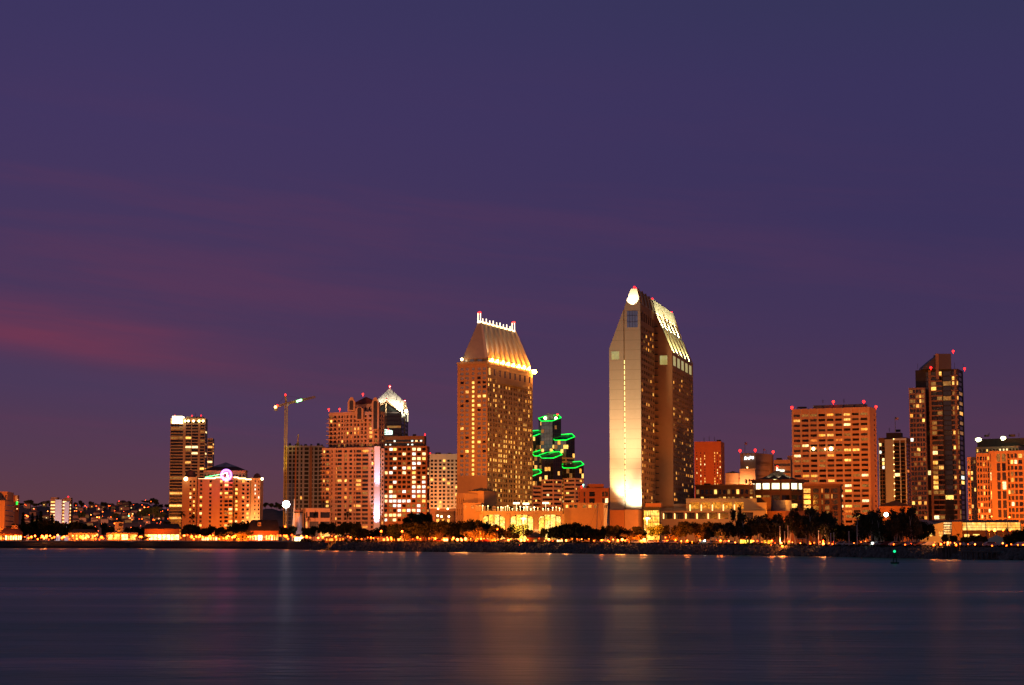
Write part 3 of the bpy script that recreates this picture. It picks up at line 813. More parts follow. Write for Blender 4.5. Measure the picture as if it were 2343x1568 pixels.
block(ob, Qp, zu, zs(921, Y), M_BEIGE, dict(n=6, fw=.5, rows=1, fh=.6, zb=zu + .5, lit=chooser(.0)), None, 'penthouse')
hiproof(ob, Qp, zs(921, Y) - .1, zs(903.5, Y) - zs(921, Y), M_RROOF, 1.5)
for u, v in ((830, 901.5), (752, 936.5), (777, 936)): beacon(ob, PT(u, v, Y + 9), .9)
# white shaft
a = G(856, Y - 2); b = G(869.5, Y - 2); mb = MB(); mb.box(((a.x + b.x) / 2, Y - .6, Z0), b.x - a.x, 3.2, zs(1021.5, Y) - Z0); mb.build('shaft', M_WHITE, ob)
flood('shaft_light', ((a.x + b.x) / 2 - .5, Y - 11, 5), ((a.x + b.x) / 2, Y - 2, 28), 3.2, (.62, .66, 1), size=rad(26), blend=.9, soft=.4, parent=ob)
flood('shaft_light_high', ((a.x + b.x) / 2 + 1, Y - 14, 24), ((a.x + b.x) / 2, Y - 2, 60), 1.5, (.60, .64, 1), size=rad(20), blend=.9, soft=.4, parent=ob)
Qs = quad(871.5, 879, 880.5, Y - 1, YR=1458)
block(ob, Qs, Z0, zl - 1, M_COND, dict(cols=[(.32, .72)], rows=nl, fh=.5, zb=7, zt=zl - 2, lit=lc), None, 'side_wing')
# low terrace in front
Ql = quad(700, 757, 759, Y - 22, YR=1470)
block(ob, Ql, Z0, zs(1163, Y - 22), M_COND, dict(cols=[(.02, .08), (.16, .52), (.60, .98)], rows=3, fh=.62, zb=6, lit=chooser(.25, pal, [G_DARK, G_BRN]), depth=2), None, 'terrace_wing')
for u in (794, 800, 806, 790): pass
flood('condo_flood', (xs(805) * Y, Y - 120, 6), (xs(805) * Y, Y, 60), .30, (1, .30, .131), size=rad(84), parent=ob)
flood('condo_flood_high', (xs(800) * Y, Y - 130, 40), (xs(815) * Y, Y, 92), .20, (1, .31, .131), size=rad(38), blend=1.0, parent=ob)  # second unseen spot, added to brighten the upper storeys
flood('condo_flood_right', (xs(880) * Y, Y - 60, 6), (xs(866) * Y, Y, 70), .07, SODIUM, size=rad(80), parent=ob)

# --- glass tower with the lit helm roof
Y = 1815
Q = quad(847, 917.5, 933, Y, YR=1850)
ob = new('helm_roof_tower', 'dark glass tower under a white lit faceted helm roof behind the gabled condominium', 'building', Q)
zc = zs(943, Y); zg = zs(917.5, Y); za = zs(886.5, Y + 12)
n = 30
SPND = mat('grey_spandrel', (.10, .085, .085), .5, .15, .1)
block(ob, Q, Z0, zc, SPND, dict(cols=[(.02, .47), (.53, .98)], rows=n, fh=.52, zb=6, zt=zc, lit=chooser(.03, COOL, [G_GRN, G_DARK]), depth=.2),
      dict(cols=[(.06, .48), (.54, .94)], rows=n, fh=.52, zb=6, zt=zc, lit=chooser(.1, COOL, [G_GRN, G_DARK]), depth=.2), cap=False)
c = sum(Q, Vector((0, 0))) / 4; M_LOUV = mat('white_roof_louvres', (.70, .68, .62), .6, .05, .2, seams=5.5)
mids = [(Q[i] + Q[(i + 1) % 4]) / 2 for i in range(4)]
mb = MB()
for i in range(4):
    p, q, m0 = Q[i], Q[(i + 1) % 4], mids[i]
    mb.face([(p.x, p.y, zc), (q.x, q.y, zc), (m0.x, m0.y, zg)])
mb.build('gable_wall', G_GRN, ob)
mb = MB()
for i in range(4):
    p, q, m0 = Q[i], Q[(i + 1) % 4], mids[i]
    mb.face([(p.x, p.y, zc), (m0.x, m0.y, zg), (c.x, c.y, za)]); mb.face([(m0.x, m0.y, zg), (q.x, q.y, zc), (c.x, c.y, za)])
mb.build('roof', M_LOUV, ob)
for f_ in (.22, .47, .72):
    ln = [Q[0], mids[0], Q[1], mids[1], Q[2]]; zz_ = [zc, zg, zc, zg, zc]; mb = MB()
    mb.path([Vector((*(p.lerp(c, f_)), z_ + (za - z_) * f_ + .1)) for p, z_ in zip(ln, zz_)], .14, 4); mb.build('louvre_line', M_STEEL, ob)
for i in (0, 1):
    mb = MB(); p, q, m0 = Q[i], Q[(i + 1) % 4], mids[i]
    for e in (p, q): mb.tube((e.x, e.y - .6, zc), (m0.x, m0.y - .6, zg), .65, 5)
    mb.tube((m0.x, m0.y - .35, 30), (m0.x, m0.y - .35, zg - 1), .5, 5); mb.build('gable_frame', M_TAN, ob)
mb = MB(); mb.ball(PT(929, 940, Y + 10), 1.5); mb.build('corner_lamp', E_HOT, ob)
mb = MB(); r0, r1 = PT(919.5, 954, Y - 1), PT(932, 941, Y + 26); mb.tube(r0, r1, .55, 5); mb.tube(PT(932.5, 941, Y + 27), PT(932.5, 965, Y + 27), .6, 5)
mb.build('brace', lamp_mat('glow_painted_brace', (1, .88, .55), .9), ob)  # brace glows by itself to paint in the lamp light
beacon(ob, (c.x, c.y, za + 1.5), 1.3); beacon(ob, (mids[0].x, mids[0].y, zg + 1.5), .9); beacon(ob, (mids[1].x, mids[1].y, zg + 1.5), .9)
for i_, L in ((0, 4.6), (1, 5.5), (2, 4.6)):
    p = Q[i_]; od = (p - c).normalized(); s0 = Vector((p.x + od.x * 5, p.y + od.y * 5, zc + 2.5)); k_ = p.lerp(c, .42)
    flood('roof_uplight', s0, (k_.x, k_.y, zc + (za - zc) * .40), L, WHITE, size=rad(120), parent=ob, soft=.5)

# --- brown office building with cool white windows
Y = 1640
Q = quad(878, 977, 982.5, Y, YR=1655)
ob = new('brown_office_building', 'brown office building with many cool white lit windows and a glass top', 'building', Q)
zt = zs(1020.5, Y); cols = []
xsn = [.03, .14, .215, .31, .42, .53, .645, .77, .89]
def offl(c, r):
    if 2 <= c <= 5 and 7 <= r <= 13: return pick(COOL) if RNG.random() < .30 else G_DARK
    if c == 0: return pick(COOL) if RNG.random() < .3 else G_GRN
    return pick(COOL) if RNG.random() < (.85 if r < 8 else .50) else G_DARK
block(ob, Q, Z0, zt, M_RUST, dict(cols=[(.005, .085)] + [(x, x + .078) for x in (.125, .215, .325, .43, .54, .655, .77, .885)], rows=16, fh=.58, zb=zs(1195, Y), zt=zt - .8, lit=chooser(0, special=offl), depth=.6),
      dict(n=1, fw=.5, rows=16, fh=.5, zb=zs(1195, Y), lit=chooser(.2)))
Q2 = quad(879, 970, 975, Y + 3, YR=1652); z2 = zs(997, Y)
block(ob, Q2, zt, z2, M_BROWN, dict(cols=[(.02, .98)], rows=2, fh=.62, zb=zt + .3, zt=z2 - 2.6, lit=chooser(0, dark=G_GRN), depth=.3), None, 'glass_top')
r0 = random.Random(4)
cl = []
for zz in (zt + 1.3, zt + 4.6):
    for k in range(9):
        if r0.random() < .62:
            uu = 882 + k * 10 + r0.random() * 3; w = r0.uniform(1.2, 3.6); p = G(uu, Y + 2.6)
            cl.append((Vector((p.x, Q2[0].y * (1 - k / 9) + Q2[1].y * k / 9 - .05, zz)), w, 1.5, 0.0, k, 0))
panes(ob, cl, chooser(1, [(L_COOL, 3), (L_WHT, 1)]), 30, 'lit_window')
beacon(ob, PT(972, 994, Y + 8)); beacon(ob, PT(984, 1037, Y + 4), .7)
for u, w, v in ((930, 5, 991), (948, 8, 993), (915, 10, 992)):
    mb = MB(); p = PT(u, 997, Y + 14); mb.box((p.x, p.y, z2 - .05), w * .38, 3, zs(v, Y) - z2 + .5); mb.build('plant_box', M_STEEL, ob)
sp0 = PT(887.5, 994.5, Y - 2); sg = thing('glowing_screen_frame', 'small mint white glowing lattice screen on the brown office roof edge', 'sign', (sp0.x, sp0.y, sp0.z))
mb = MB(); p0, p1 = PT(878, 994, Y - 2), PT(897, 994, Y - 2); q0, q1 = PT(878, 982.5, Y - 2), PT(897, 986, Y - 2)
for k in range(4): mb.tube(p0.lerp(q0, k / 3), p1.lerp(q1, k / 3), .38, 4)
for k in range(4): mb.tube(p0.lerp(p1, k / 3), q0.lerp(q1, k / 3), .34, 4)
mb.build('lattice', lamp_mat('mint_screen_glow', (.62, 1, .78), 2.4), sg); beacon(sg, PT(888, 983, Y - 2), .8)  # light on the louvre screen is put in as its own glow
flood('office_flood', (xs(950) * Y, Y - 110, 6), (xs(940) * Y, Y, 32), .30, (1, .26, .05), size=rad(80), parent=ob)
flood('office_flood_right', (xs(975) * Y, Y - 50, 6), (xs(965) * Y, Y, 30), .12, (1, .22, .04), size=rad(80), parent=ob)

# --- cream hotel with a window grid
Y = 1600
Q = quad(982.5, 1052, 1054, Y, YR=1612); zt = zs(1039.5, Y); zb = zs(1163.5, Y)
ob = new('cream_hotel', 'cream hotel with a tight grid of paired dark windows beside the brown office', 'building', Q)
block(ob, Q, zb, zt, M_CREAM, dict(cols=[(a + d, a + d + .085) for a in (.035, .31, .58, .85) for d in (0, .125)][:8], rows=13, fh=.60, zb=zb + .5, zt=zs(1050, Y), lit=chooser(.11, [(L_YEL, 3), (L_WHT, 1)], [G_DARK, G_BRN, G_GRN]), depth=.7), None)
mb = MB(); mb.prism([(Q[0].x + .3, Q[0].y + 2), (Q[1].x - .3, Q[1].y + 2), (Q[2].x - .3, Q[2].y), (Q[3].x + .3, Q[3].y)], Z0, zb); mb.build('base_wall', M_BROWN, ob)
parapet(ob, Q, zt - .6, .9, M_CREAM, .5)
for u in (1002, 1024): 
    mb = MB(); mb.ball(PT(u, 1164.5, Y - 1.5), .7, 6, 4); mb.build('wall_lamp', E_HOT, ob)
flood('cream_flood', (xs(1015) * Y, Y - 90, 6), (xs(1013) * Y, Y, 45), .26, (1, .68, .36), size=rad(78), parent=ob)
# small pavilion below it
Q = quad(996, 1040, 1042, 1480, YR=1495)
ob = new('lamp_lit_pavilion', 'low brown pavilion with glowing wall lamps below the cream hotel', 'building', Q)
block(ob, Q, Z0, zs(1170, 1480), M_BROWN, dict(cols=[(.06, .2), (.34, .46), (.62, .74)], rows=1, fh=.5, zb=8, lit=chooser(1, [(L_AMB, 1)])), None)
for u, v in ((1001, 1180), (1010, 1182), (1026.5, 1182)):
    mb = MB(); mb.ball(PT(u, v, 1477), .8, 6, 4); mb.build('wall_lamp', E_HOT, ob)
flood('pavilion_flood', (xs(1015) * 1480, 1462, 6), (xs(1015) * 1480, 1480, 14), .25, AMBER, size=rad(90), parent=ob)

# --- emerald neon hexagon towers
Y = 1900
ob = thing('hexagon_towers', 'cluster of dark hexagonal glass towers with slanted tops outlined in green neon', 'building', base(1262, Y))
SC_ = Y / F
M_BAND = mat('beige_banded_wall', (.46, .34, .26), .85, .1, .05)
hexes = [(1257.5, 956.7, 0, True), (1288.4, 1000.2, -6, True), (1213, 992, 4, False), (1242, 1036, -16, False), (1259, 1041, -32, False), (1308.5, 1063.5, -22, False), (1212, 1082, -36, False)]
for hi, (u, v, dy, pale) in enumerate(hexes):
    Yh = Y + dy; c = G(u, Yh, 1000); R_ = 27.0 * SC_; zc = zs(v, Yh)
    ang = [162 + 60 * k for k in range(6)]
    pts = [Vector((c.x + R_ * math.cos(rad(a)), c.y + R_ * math.sin(rad(a)))) for a in ang]
    off = [(-168, 2), (-130, -52), (35, -52), (165, 3), (120, 53), (-70, 45)]
    tops = [zc + o[1] / 168 * R_ * .97 for o in off]
    zb = {0: zs(1090, Yh), 1: zs(1048, Yh), 2: zs(1110, Yh), 3: zs(1085, Yh), 4: zs(1098, Yh), 5: zs(1095, Yh), 6: zs(1112, Yh)}[hi]
    mb = MB(); cells = []; cells2 = []
    for k in range(6):
        A, B = pts[k], pts[(k + 1) % 6]; z1 = min(tops[k], tops[(k + 1) % 6]); Ln = (B - A).length
        if k in (0, 1, 2):
            nb = max(3, int((zb - Z0 - 8) / 3.9))
            cells += facade(mb, A, B, Z0, zb, [(.07 * Ln, .93 * Ln)] if k != 0 else [(.1 * Ln, .9 * Ln)], [(9 + a, 9 + b) for a, b in even(zb - 9.5, nb, .5)], .4)
            nb2 = max(2, int((z1 - zb) / 3.9))
            cells2 += facade(mb, A, B, zb, z1 - .3, [(a * Ln, b * Ln) for a, b in even(1, 4, .93)], [(zb + a, zb + b) for a, b in even(z1 - zb - .5, nb2, .93)], .08, mi=1)
        else: mb.face([(A.x, A.y, Z0), (B.x, B.y, Z0), (B.x, B.y, z1 - .3), (A.x, A.y, z1 - .3)])
        mb.face([(A.x, A.y, z1 - .3), (B.x, B.y, z1 - .3), (B.x, B.y, tops[(k + 1) % 6]), (A.x, A.y, tops[k])], 1)
    mb.face([(p.x, p.y, tz - .8) for p, tz in zip(pts, tops)], 1)
    tw = mb.build('hexagon_tower', [M_BAND, mat('curtain_wall_rail', (.03, .03, .032), .4, .2, .2)], ob)
    dk = [G_GRN, G_DARK, G_GRN]
    front_pale = (lambda c, r: None)
    def gl(cc, pale=pale):
        if RNG.random() < .10: return pick([(L_YEL, 2), (L_AMB, 3), (L_DIM, 2)])
        return G_GREY if (pale and cc[3] < .1) else RNG.choice(dk)
    NWIN.pop((tw.name, 'window'), None)
    panes(tw, cells2, gl, 10); 
    # lower storeys: strips with odd lit rooms
    NWIN[(tw.name, 'strip_window')] = 0
    panes(tw, cells, chooser(0, dark=[G_DARK, G_BRN]), 10, 'strip_window')
    lits = []
    for cc in cells:
        if RNG.random() < .55:
            s = RNG.uniform(-.40, .40) * cc[1]; d = Vector((math.cos(cc[3]), math.sin(cc[3]), 0)); nn = Vector((math.sin(cc[3]), -math.cos(cc[3]), 0))
            lits.append((cc[0] + d * s + nn * .1, RNG.choice([1.6, 2.2, 3.0]), cc[2] * .95, cc[3], 0, 0))
    panes(tw, lits, chooser(1, [(L_YEL, 3), (L_AMB, 3), (L_WHT, 1)]), 6, 'lit_window')
    mb = MB(); ring = [Vector((p.x, p.y, tz)) for p, tz in zip(pts, tops)]
    mb.path(ring + [ring[0]], .46, 5); nn_ = mb.build('neon_rim', E_GREEN, tw)
p = PT(1257, 951, Y); q = Q
mb = MB(); a = PT(1257.5, 963, Y + 1); mb.box((a.x, a.y, a.z - 4), 7, 7, zs(947, Y) - a.z + 4); mb.build('lift_house', G_GREY, ob)
for u, v in ((1247, 957), (1271.5, 957)):
    mb = MB(); mb.ball(PT(u, v, Y - 4), 1.5, 8, 5); mb.build('rim_lamp', lamp_mat('pale_green_lamp', (.85, 1, .40), 9), ob)
for u, v in ((1275, 948), (1277, 1034), (1280, 1038)): beacon(ob, PT(u, v, Y - 12), 1.0)
flood('hexagon_flood', (xs(1290) * Y, Y - 170, 20), (xs(1275) * Y, Y - 20, 36), .24, SODIUM, size=rad(62), parent=ob)
flood('pale_glass_flood', (xs(1240) * Y, Y - 160, 70), (xs(1257) * Y, Y - 12, 108), .15, (.70, .95, .70), size=rad(19), parent=ob)

# --- rust brown block right of the neon towers
Y = 1620
Q = quad(1322, 1392, 1396, Y, YR=1632); zt = zs(1116.5, Y)
ob = new('rust_block', 'low rust brown block with stacked window bays below the green neon towers', 'building', Q)
block(ob, Q, Z0, zt, M_RUST, dict(cols=[(.03, .05), (.18, .23), (.36, .54), (.78, .86), (.88, .975)], rows=7, fh=.72, zb=8, zt=zt - 2.5, lit=chooser(.32, [(L_YEL, 2), (L_WHT, 2), (L_AMB, 2)], [G_DARK, G_BRN])), None)
mb = MB(); p = PT(1362, 1116.5, Y + 8); mb.box((p.x, p.y, zt - .05), 14, 8, zs(1107, Y) - zt); mb.build('roof_house', M_RUST, ob)
for u, v, m in ((1330, 1113.5, RED), (1334, 1109.5, lamp_mat('teal_lamp', (.2, 1, .6), 6))): beacon(ob, PT(u, v, Y + 3), .9, m)
flood('rust_flood', (xs(1358) * Y, Y - 60, 25), (xs(1358) * Y, Y, 30), .32, SODIUM, size=rad(80), parent=ob)

# ================================================================== hotel tower with the lit mansard
Y = 1300
Q = quad(1045.5, 1114.5, 1218.5, Y, YR=1380); Lp, C, R, Bk = Q
ob = new('mansard_hotel_tower', 'tall tan hotel tower with a steep floodlit mansard roof and lamps along its ridge', 'building', Q)
zt = zs(829, Y); q = (R - C); QL = q.length; q = q / QL; pd = (Lp - C); PL = pd.length; pd = pd / PL
hw = [G_BRN, G_DARK, G_BRN]
G_SKYW = glass_mat('painted_sky_window', (.20, .19, .22), .2, .05, (.8, .5, .42))  # pale colour and faint glow paint in the sky's reflection
zrow0, zrow1 = zs(1090, Y), zs(838, Y); nr = 24
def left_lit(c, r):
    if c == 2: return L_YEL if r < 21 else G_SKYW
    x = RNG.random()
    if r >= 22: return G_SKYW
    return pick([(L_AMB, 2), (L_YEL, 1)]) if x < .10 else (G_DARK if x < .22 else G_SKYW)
wl = block(ob, Q, Z0, zt, M_PINK,
      dict(cols=[(.10, .21), (.27, .38), (.485, .565), (.67, .78), (.84, .95)], rows=nr, fh=.56, zb=zrow0, zt=zrow1, lit=chooser(0, special=left_lit), depth=.45), None, most=95, cap=True)
# right wall of the same tower
mb = MB(); cols = []
for k in range(9):
    s = QL * (.012 + k * .1105); cols += [(s + QL * .006, s + QL * .033), (s + QL * .050, s + QL * .077)]
rows = [(zrow0 - 18 + a, zrow0 - 18 + b) for a, b in even(zs(862, Y) - zrow0 + 18, nr + 1, .58)]
sel = []
RC = facade(mb, C, R, Z0, zt - .02, cols, rows, .5)
RC2 = None
mb.build('long_wall', M_TAN, ob)
# it replaces the plain right wall of the block
def right_lit(c, r):
    x = RNG.random()
    return pick([(L_AMB, 4), (L_YEL, 4), (L_DIM, 4)]) if x < (.52 if r < 16 else .30) else RNG.choice(hw)
NWIN[(ob.name, 'narrow_window')] = 0
panes(ob, RC, chooser(0, special=right_lit), 95, 'narrow_window')
# remove the plain right face of the first mesh so that the openings are real
me = wl.data; bmv = [p.index for p in me.polygons]
def drop_face(o, A, B):
    me = o.data; off = Vector(o.parent.location if o.parent else o.location)
    vs = [tuple(v.co) for v in me.vertices]; fs = []; mi = []
    for p in me.polygons:
        pts = [Vector(vs[i]) + off for i in p.vertices]
        if len(pts) == 4 and all(min((Vector((w.x, w.y)) - A).length, (Vector((w.x, w.y)) - B).length) < .05 for w in pts) and len({(round(w.x, 1), round(w.y, 1)) for w in pts}) == 2: continue
        fs.append(tuple(p.vertices)); mi.append(p.material_index)
    ms = list(me.materials); me.clear_geometry(); me.from_pydata(vs, [], fs)
    if any(mi): me.polygons.foreach_set('material_index', mi)
    me.update()
drop_face(wl, C, R)
# tall top storey and the curved belt
cr_ = MB(); cr_.prism([p + (p - sum(Q, Vector((0, 0))) / 4).normalized() * .9 for p in Q], zt - 1.0, zt + .6); cr_.build('cornice', M_TAN, ob)
mb = MB(); nrm = Vector((q.y, -q.x)); zb_ = zs(868, Y)
arc = [C + q * (QL * (.20 + .66 * k / 10)) + nrm * (.1 + 2.2 * math.sin(math.pi * k / 10)) for k in range(11)]
mb.prism(arc + [arc[-1] - nrm * .3, arc[0] - nrm * .3], zb_ - 1.5, zb_ + 2.0); mb.build('curved_belt', M_TAN, ob)
tall = []
for k in range(9):
    s = QL * (.045 + k * .1105); ctr = C + q * s + nrm * .02
    tall.append((Vector((ctr.x, ctr.y, zs(849, Y))), 2.9, 4.6, math.atan2(q.y, q.x), k, 0))
panes(ob, tall, chooser(.1, [(L_AMB, 1)], [G_BRN]), 12, 'loggia_window')
# two glass bands under the eave on the left
zv = zt + .6
Qa = [p + (sum(Q, Vector((0, 0))) / 4 - p).normalized() * 3.2 for p in Q]
mb = MB(); mb.prism(Qa, zv, zs(818, Y)); mb.build('attic_wall', M_PINK, ob)
cellsA = []
dA = (Qa[1] - Qa[0]); lA = dA.length; dA /= lA; nA = Vector((dA.y, -dA.x))
for s in (.18, .42, .70): p = Qa[0] + dA * lA * s + nA * .05; cellsA.append((Vector((p.x, p.y, zv + 1.4)), 3.2, 1.6, math.atan2(dA.y, dA.x), 0, 0))
panes(ob, cellsA, chooser(0, dark=[G_SKYW, G_GREY]), 3, 'attic_window')
# mansard: steep roof up to a narrow ridge, with standing ribs on the long side
za = zs(818, Y)
def W2(a, b): return C + q * a + pd * b          # a along the long wall, b along the short one
def find_a(b, u, v):
    lo, hi = -20.0, QL + 20
    for _ in range(50):
        m_ = (lo + hi) / 2; w = W2(m_, b); z = zs(v, w.y)
        if px((w.x, w.y, z))[0] < u: lo = m_
        else: hi = m_
    return (lo + hi) / 2
bm_ = PL * .5; a0 = find_a(bm_, 1096, 739); a1 = find_a(bm_, 1174, 759)
zr = zs(739, W2(a0, bm_).y)
e = 2.6; base_ = [W2(e, PL - e), W2(e, e), W2(QL - e, e), W2(QL - e, PL - e)]
top_ = [W2(a0, bm_ + 1.2), W2(a0, bm_ - 1.2), W2(a1, bm_ - 1.2), W2(a1, bm_ + 1.2)]
M_MANS = mat('ribbed_metal_roof', (.50, .42, .34), .55, .06, .3)
M_RIDG = mat('pale_roof_ridge', (.70, .62, .50), .6, .05, .3)
mb = MB(); mb.hull([(p.x, p.y, za) for p in base_], [(p.x, p.y, zr) for p in top_]); roof = mb.build('roof', M_MANS, ob)
B0, B1, T0, T1 = base_[1], base_[2], top_[1], top_[2]
rn = Vector((nrm.x, nrm.y, .5)).normalized()
for k in range(9):
    f = k / 8
    lo_ = Vector((*(B0.lerp(B1, f)), za)); hi_ = Vector((*(T0.lerp(T1, f)), zr)); mb = MB()
    tdir = (Vector((*B1, za)) - Vector((*B0, za))).normalized() * .28
    mb.hull([lo_ - tdir, lo_ + tdir, lo_ + tdir + rn * 2.4, lo_ - tdir + rn * 2.4], [hi_ - tdir, hi_ + tdir, hi_ + tdir + rn * 1.2, hi_ - tdir + rn * 1.2], floor=True)
    mb.build('roof_rib', M_RIDG, roof)
for k in range(14):                                      # fine seams on the short hip
    f = (k + .5) / 14; lo_ = Vector((*(base_[0].lerp(base_[1], f)), za)); hi_ = Vector((*(top_[0].lerp(top_[1], f)), zr)); mb = MB()
    mb.tube(lo_, hi_, .12, 4); mb.build('roof_seam', M_MANS, roof)
# ridge lights and finials
mb = MB(); r0_, r1_ = Vector((*W2(a0, bm_), zr + .6)), Vector((*W2(a1, bm_), zr + .6)); mb.tube(r0_, r1_, 1.0, 6); mb.build('ridge_light', E_STRIP, ob)
for k in range(9):
    p = r0_.lerp(r1_, (k + 1) / 10.0); mb = MB(); mb.box(p + Vector((0, 0, .5)), .7, .7, 2.6 + .6 * (k % 2)); mb.build('ridge_finial', lamp_mat('finial_light', (1, .85, .62), 2.2), ob)
for p in (r0_, r1_):
    mb = MB()
    for dxx in (-.9, .9): mb.box(p + Vector((dxx, 0, .2)), .55, .55, 6.0)
    mb.box(p + Vector((0, 0, -.6)), 2.6, 1.2, 1.4); mb.build('end_mast', lamp_mat('mast_light', (1, .80, .50), 3.4), ob)
    beacon(ob, p + Vector((.6, 0, 6.9)), .9); beacon(ob, p + Vector((-.6, 0, 6.9)), .6)
# lamps at the foot of the roof, each washing one bay
ex = 1.2
for k in range(8):
    f = (k + .5) / 8; lo_ = Vector((*(B0.lerp(B1, f)), za)); hi_ = Vector((*(T0.lerp(T1, f)), zr))
    pos_ = lo_ + Vector((nrm.x, nrm.y, 0)) * 3.0 + Vector((0, 0, -.6))
    mb = MB(); mb.ball(pos_, .58, 7, 5); mb.box(pos_ - Vector((0, 0, 1.3)), 1.5, 1.2, .6); mb.build('eave_lamp', lamp_mat('eave_lamp_light', (1, .30, .035), 330), ob)
    flood('roof_wash', pos_ + Vector((0, 0, .9)), lo_.lerp(hi_, .34), 3.6, (1, .72, .38), size=rad(34), blend=.9, soft=.3, parent=ob)
for k in range(17):
    f = (k + .3) / 17; p = C + q * (QL * f) + nrm * 1.0; mb = MB(); mb.ball((p.x, p.y, zt + 1.1), .45, 6, 4); mb.build('cornice_lamp', E_HOT, ob)
for (pp, r_) in ((R + nrm * 1.5, 1.5), (Lp * .85 + C * .15 + Vector((0, -1.2)), 1.0)):
    mb = MB(); mb.ball((pp.x, pp.y, zt + .4 if r_ > 1.2 else zv + 2.0), r_, 8, 6); mb.build('corner_lamp', lamp_mat('corner_flood_light', (1, .32, .04), 330) if r_ > 1.2 else E_HOT, ob)
flood('mansard_left_flood', (C.x - 70, C.y - 150, 30), Vector((*(Lp.lerp(C, .5)), 80)), .22, AMBER, size=rad(62), parent=ob)
flood('mansard_right_flood', (C.x + 95, C.y + 20, 22), Vector((*(C.lerp(R, .55)), 70)), .165, (1, .44, .08), size=rad(88), parent=ob)

# --- podium of that tower: blocks, arcade and terrace
Y = 1262
Q = quad(1044, 1062, 1100, Y, YR=1268)
pod = new('hotel_podium', 'stepped orange podium block with square windows at the foot of the mansard tower', 'building', Q)
block(pod, Q, Z0, zs(1129, Y), M_PINK, dict(cols=even(1, 4, .4), rows=4, fh=.6, zb=6, lit=chooser(.2, [(L_DIM, 1)], G_DARK)), dict(cols=[(.10, .14), (.26, .32)], rows=1, fh=.3, zb=20, lit=chooser(0)))
Q = quad(1070, 1107, 1135, Y + 3, YR=1282)
block(pod, Q, Z0, zs(1123, Y), M_PINK, None, None, 'raised_block'); hiproof(pod, Q, zs(1123, Y), 2.4, M_STEEL, 1.0)
Q = quad(1060, 1101, 1103, Y - 8, YR=1262)
block(pod, Q, Z0, zs(1150.5, Y - 8), M_PINK, dict(cols=[(.08, .15), (.44, .58), (.67, .81), (.86, .99)], rows=1, fh=.36, zb=zs(1170, Y - 8), zt=zs(1150, Y - 8), lit=chooser(.75, [(L_RED, 1), (L_AMB, 1)])), None, 'front_block')
flood('podium_flood', (xs(1085) * Y, Y - 70, 14), (xs(1085) * Y, Y, 20), .30, (1, .34, .07), size=rad(100), parent=pod)
Y = 1235
Q = quad(1100, 1287, 1288.5, Y, YR=1262); zt = zs(1169, Y)
arc = new('arcade_terrace', 'glowing arcade of three wide arched windows under a lamp lit terrace', 'building', Q)
A, C2 = Q[0], Q[1]
bays = [(1104.5, 1155.5), (1167.5, 1220), (1231.5, 1284.5)]
mb = MB(); zA, zB = 5.0, zs(1177, Y); pts_prev = A.x
edges = []
for (ua, ub) in bays:
    xa, xb = xs(ua) * Y, xs(ub) * Y
    mb.face([(pts_prev, Y, Z0), (xa, Y, Z0), (xa, Y, zt), (pts_prev, Y, zt)])
    w = xb - xa; rise = 3.0; sp_ = zB - rise; N = 10
    ar = [(xa + w * k / N, Y, sp_ + rise * math.sqrt(max(0, 1 - (2 * k / N - 1) ** 2))) for k in range(N + 1)]
    for k in range(N): mb.face([ar[k], ar[k + 1], (ar[k + 1][0], Y, zt), (ar[k][0], Y, zt)])
    for k in range(N): mb.face([ar[k], (ar[k][0], Y + 2.5, ar[k][2]), (ar[k + 1][0], Y + 2.5, ar[k + 1][2]), ar[k + 1]])
    for xx, zz in ((xa, sp_), (xb, sp_)): mb.face([(xx, Y, Z0), (xx, Y + 2.5, Z0), (xx, Y + 2.5, zz), (xx, Y, zz)])
    edges.append((xa, xb, sp_, rise)); pts_prev = xb
mb.face([(pts_prev, Y, Z0), (C2.x, Y, Z0), (C2.x, Y, zt), (pts_prev, Y, zt)])
mb.face([(A.x, Y, zt), (C2.x, Y, zt), (C2.x, Y + 25, zt), (A.x, Y + 25, zt)]); mb.build('wall', M_BEIGE, arc)
L_HALL = window_mat('lit_hall', (1, .44, .05), (1, .60, .15), 1.5, .10, 2.2, .7)
cells = []
for (xa, xb, sp_, rise) in edges:
    for k in range(4):
        w = (xb - xa) / 4; x0 = xa + w * (k + .5)
        for (z0_, z1_) in ((5.5, sp_ * .52), (sp_ * .56, sp_ + rise * (.55 if k in (0, 3) else .93))):
            cells.append((Vector((x0, Y + 1.5, (z0_ + z1_) / 2)), w - .55, z1_ - z0_, 0.0, k, 0))
panes(arc, cells, chooser(1, [(L_HALL, 1)]), 40, 'arched_window')
for ux in (1161.5, 1225.8, 1101.5, 1286):
    mb = MB(); x0 = xs(ux) * Y; mb.box((x0, Y - .55, Z0), 2.4, 1.1, zt - Z0 - 2); mb.build('pier', M_BEIGE, arc)
    flood('pier_light', (x0, Y - 2.6, 6.5), (x0, Y - 1, 11), 1.3, (1, .72, .32), size=rad(60), soft=.3, parent=arc)
mb = MB(); mb.box((0, 0, 0), .12, .12, 1.2); mb.box((0, 0, 1.2), .5, .5, .5)
k = 0
rl = MB(); L_ = C2.x - A.x
for z_ in (.55, 1.15): rl.tube((A.x, Y - .3, zt + z_), (C2.x, Y - .3, zt + z_), .09, 4)
for i in range(36): x0 = A.x + L_ * i / 35; rl.tube((x0, Y - .3, zt - .02), (x0, Y - .3, zt + 1.2), .08, 4)
rl.build('railing', M_POLE, arc)
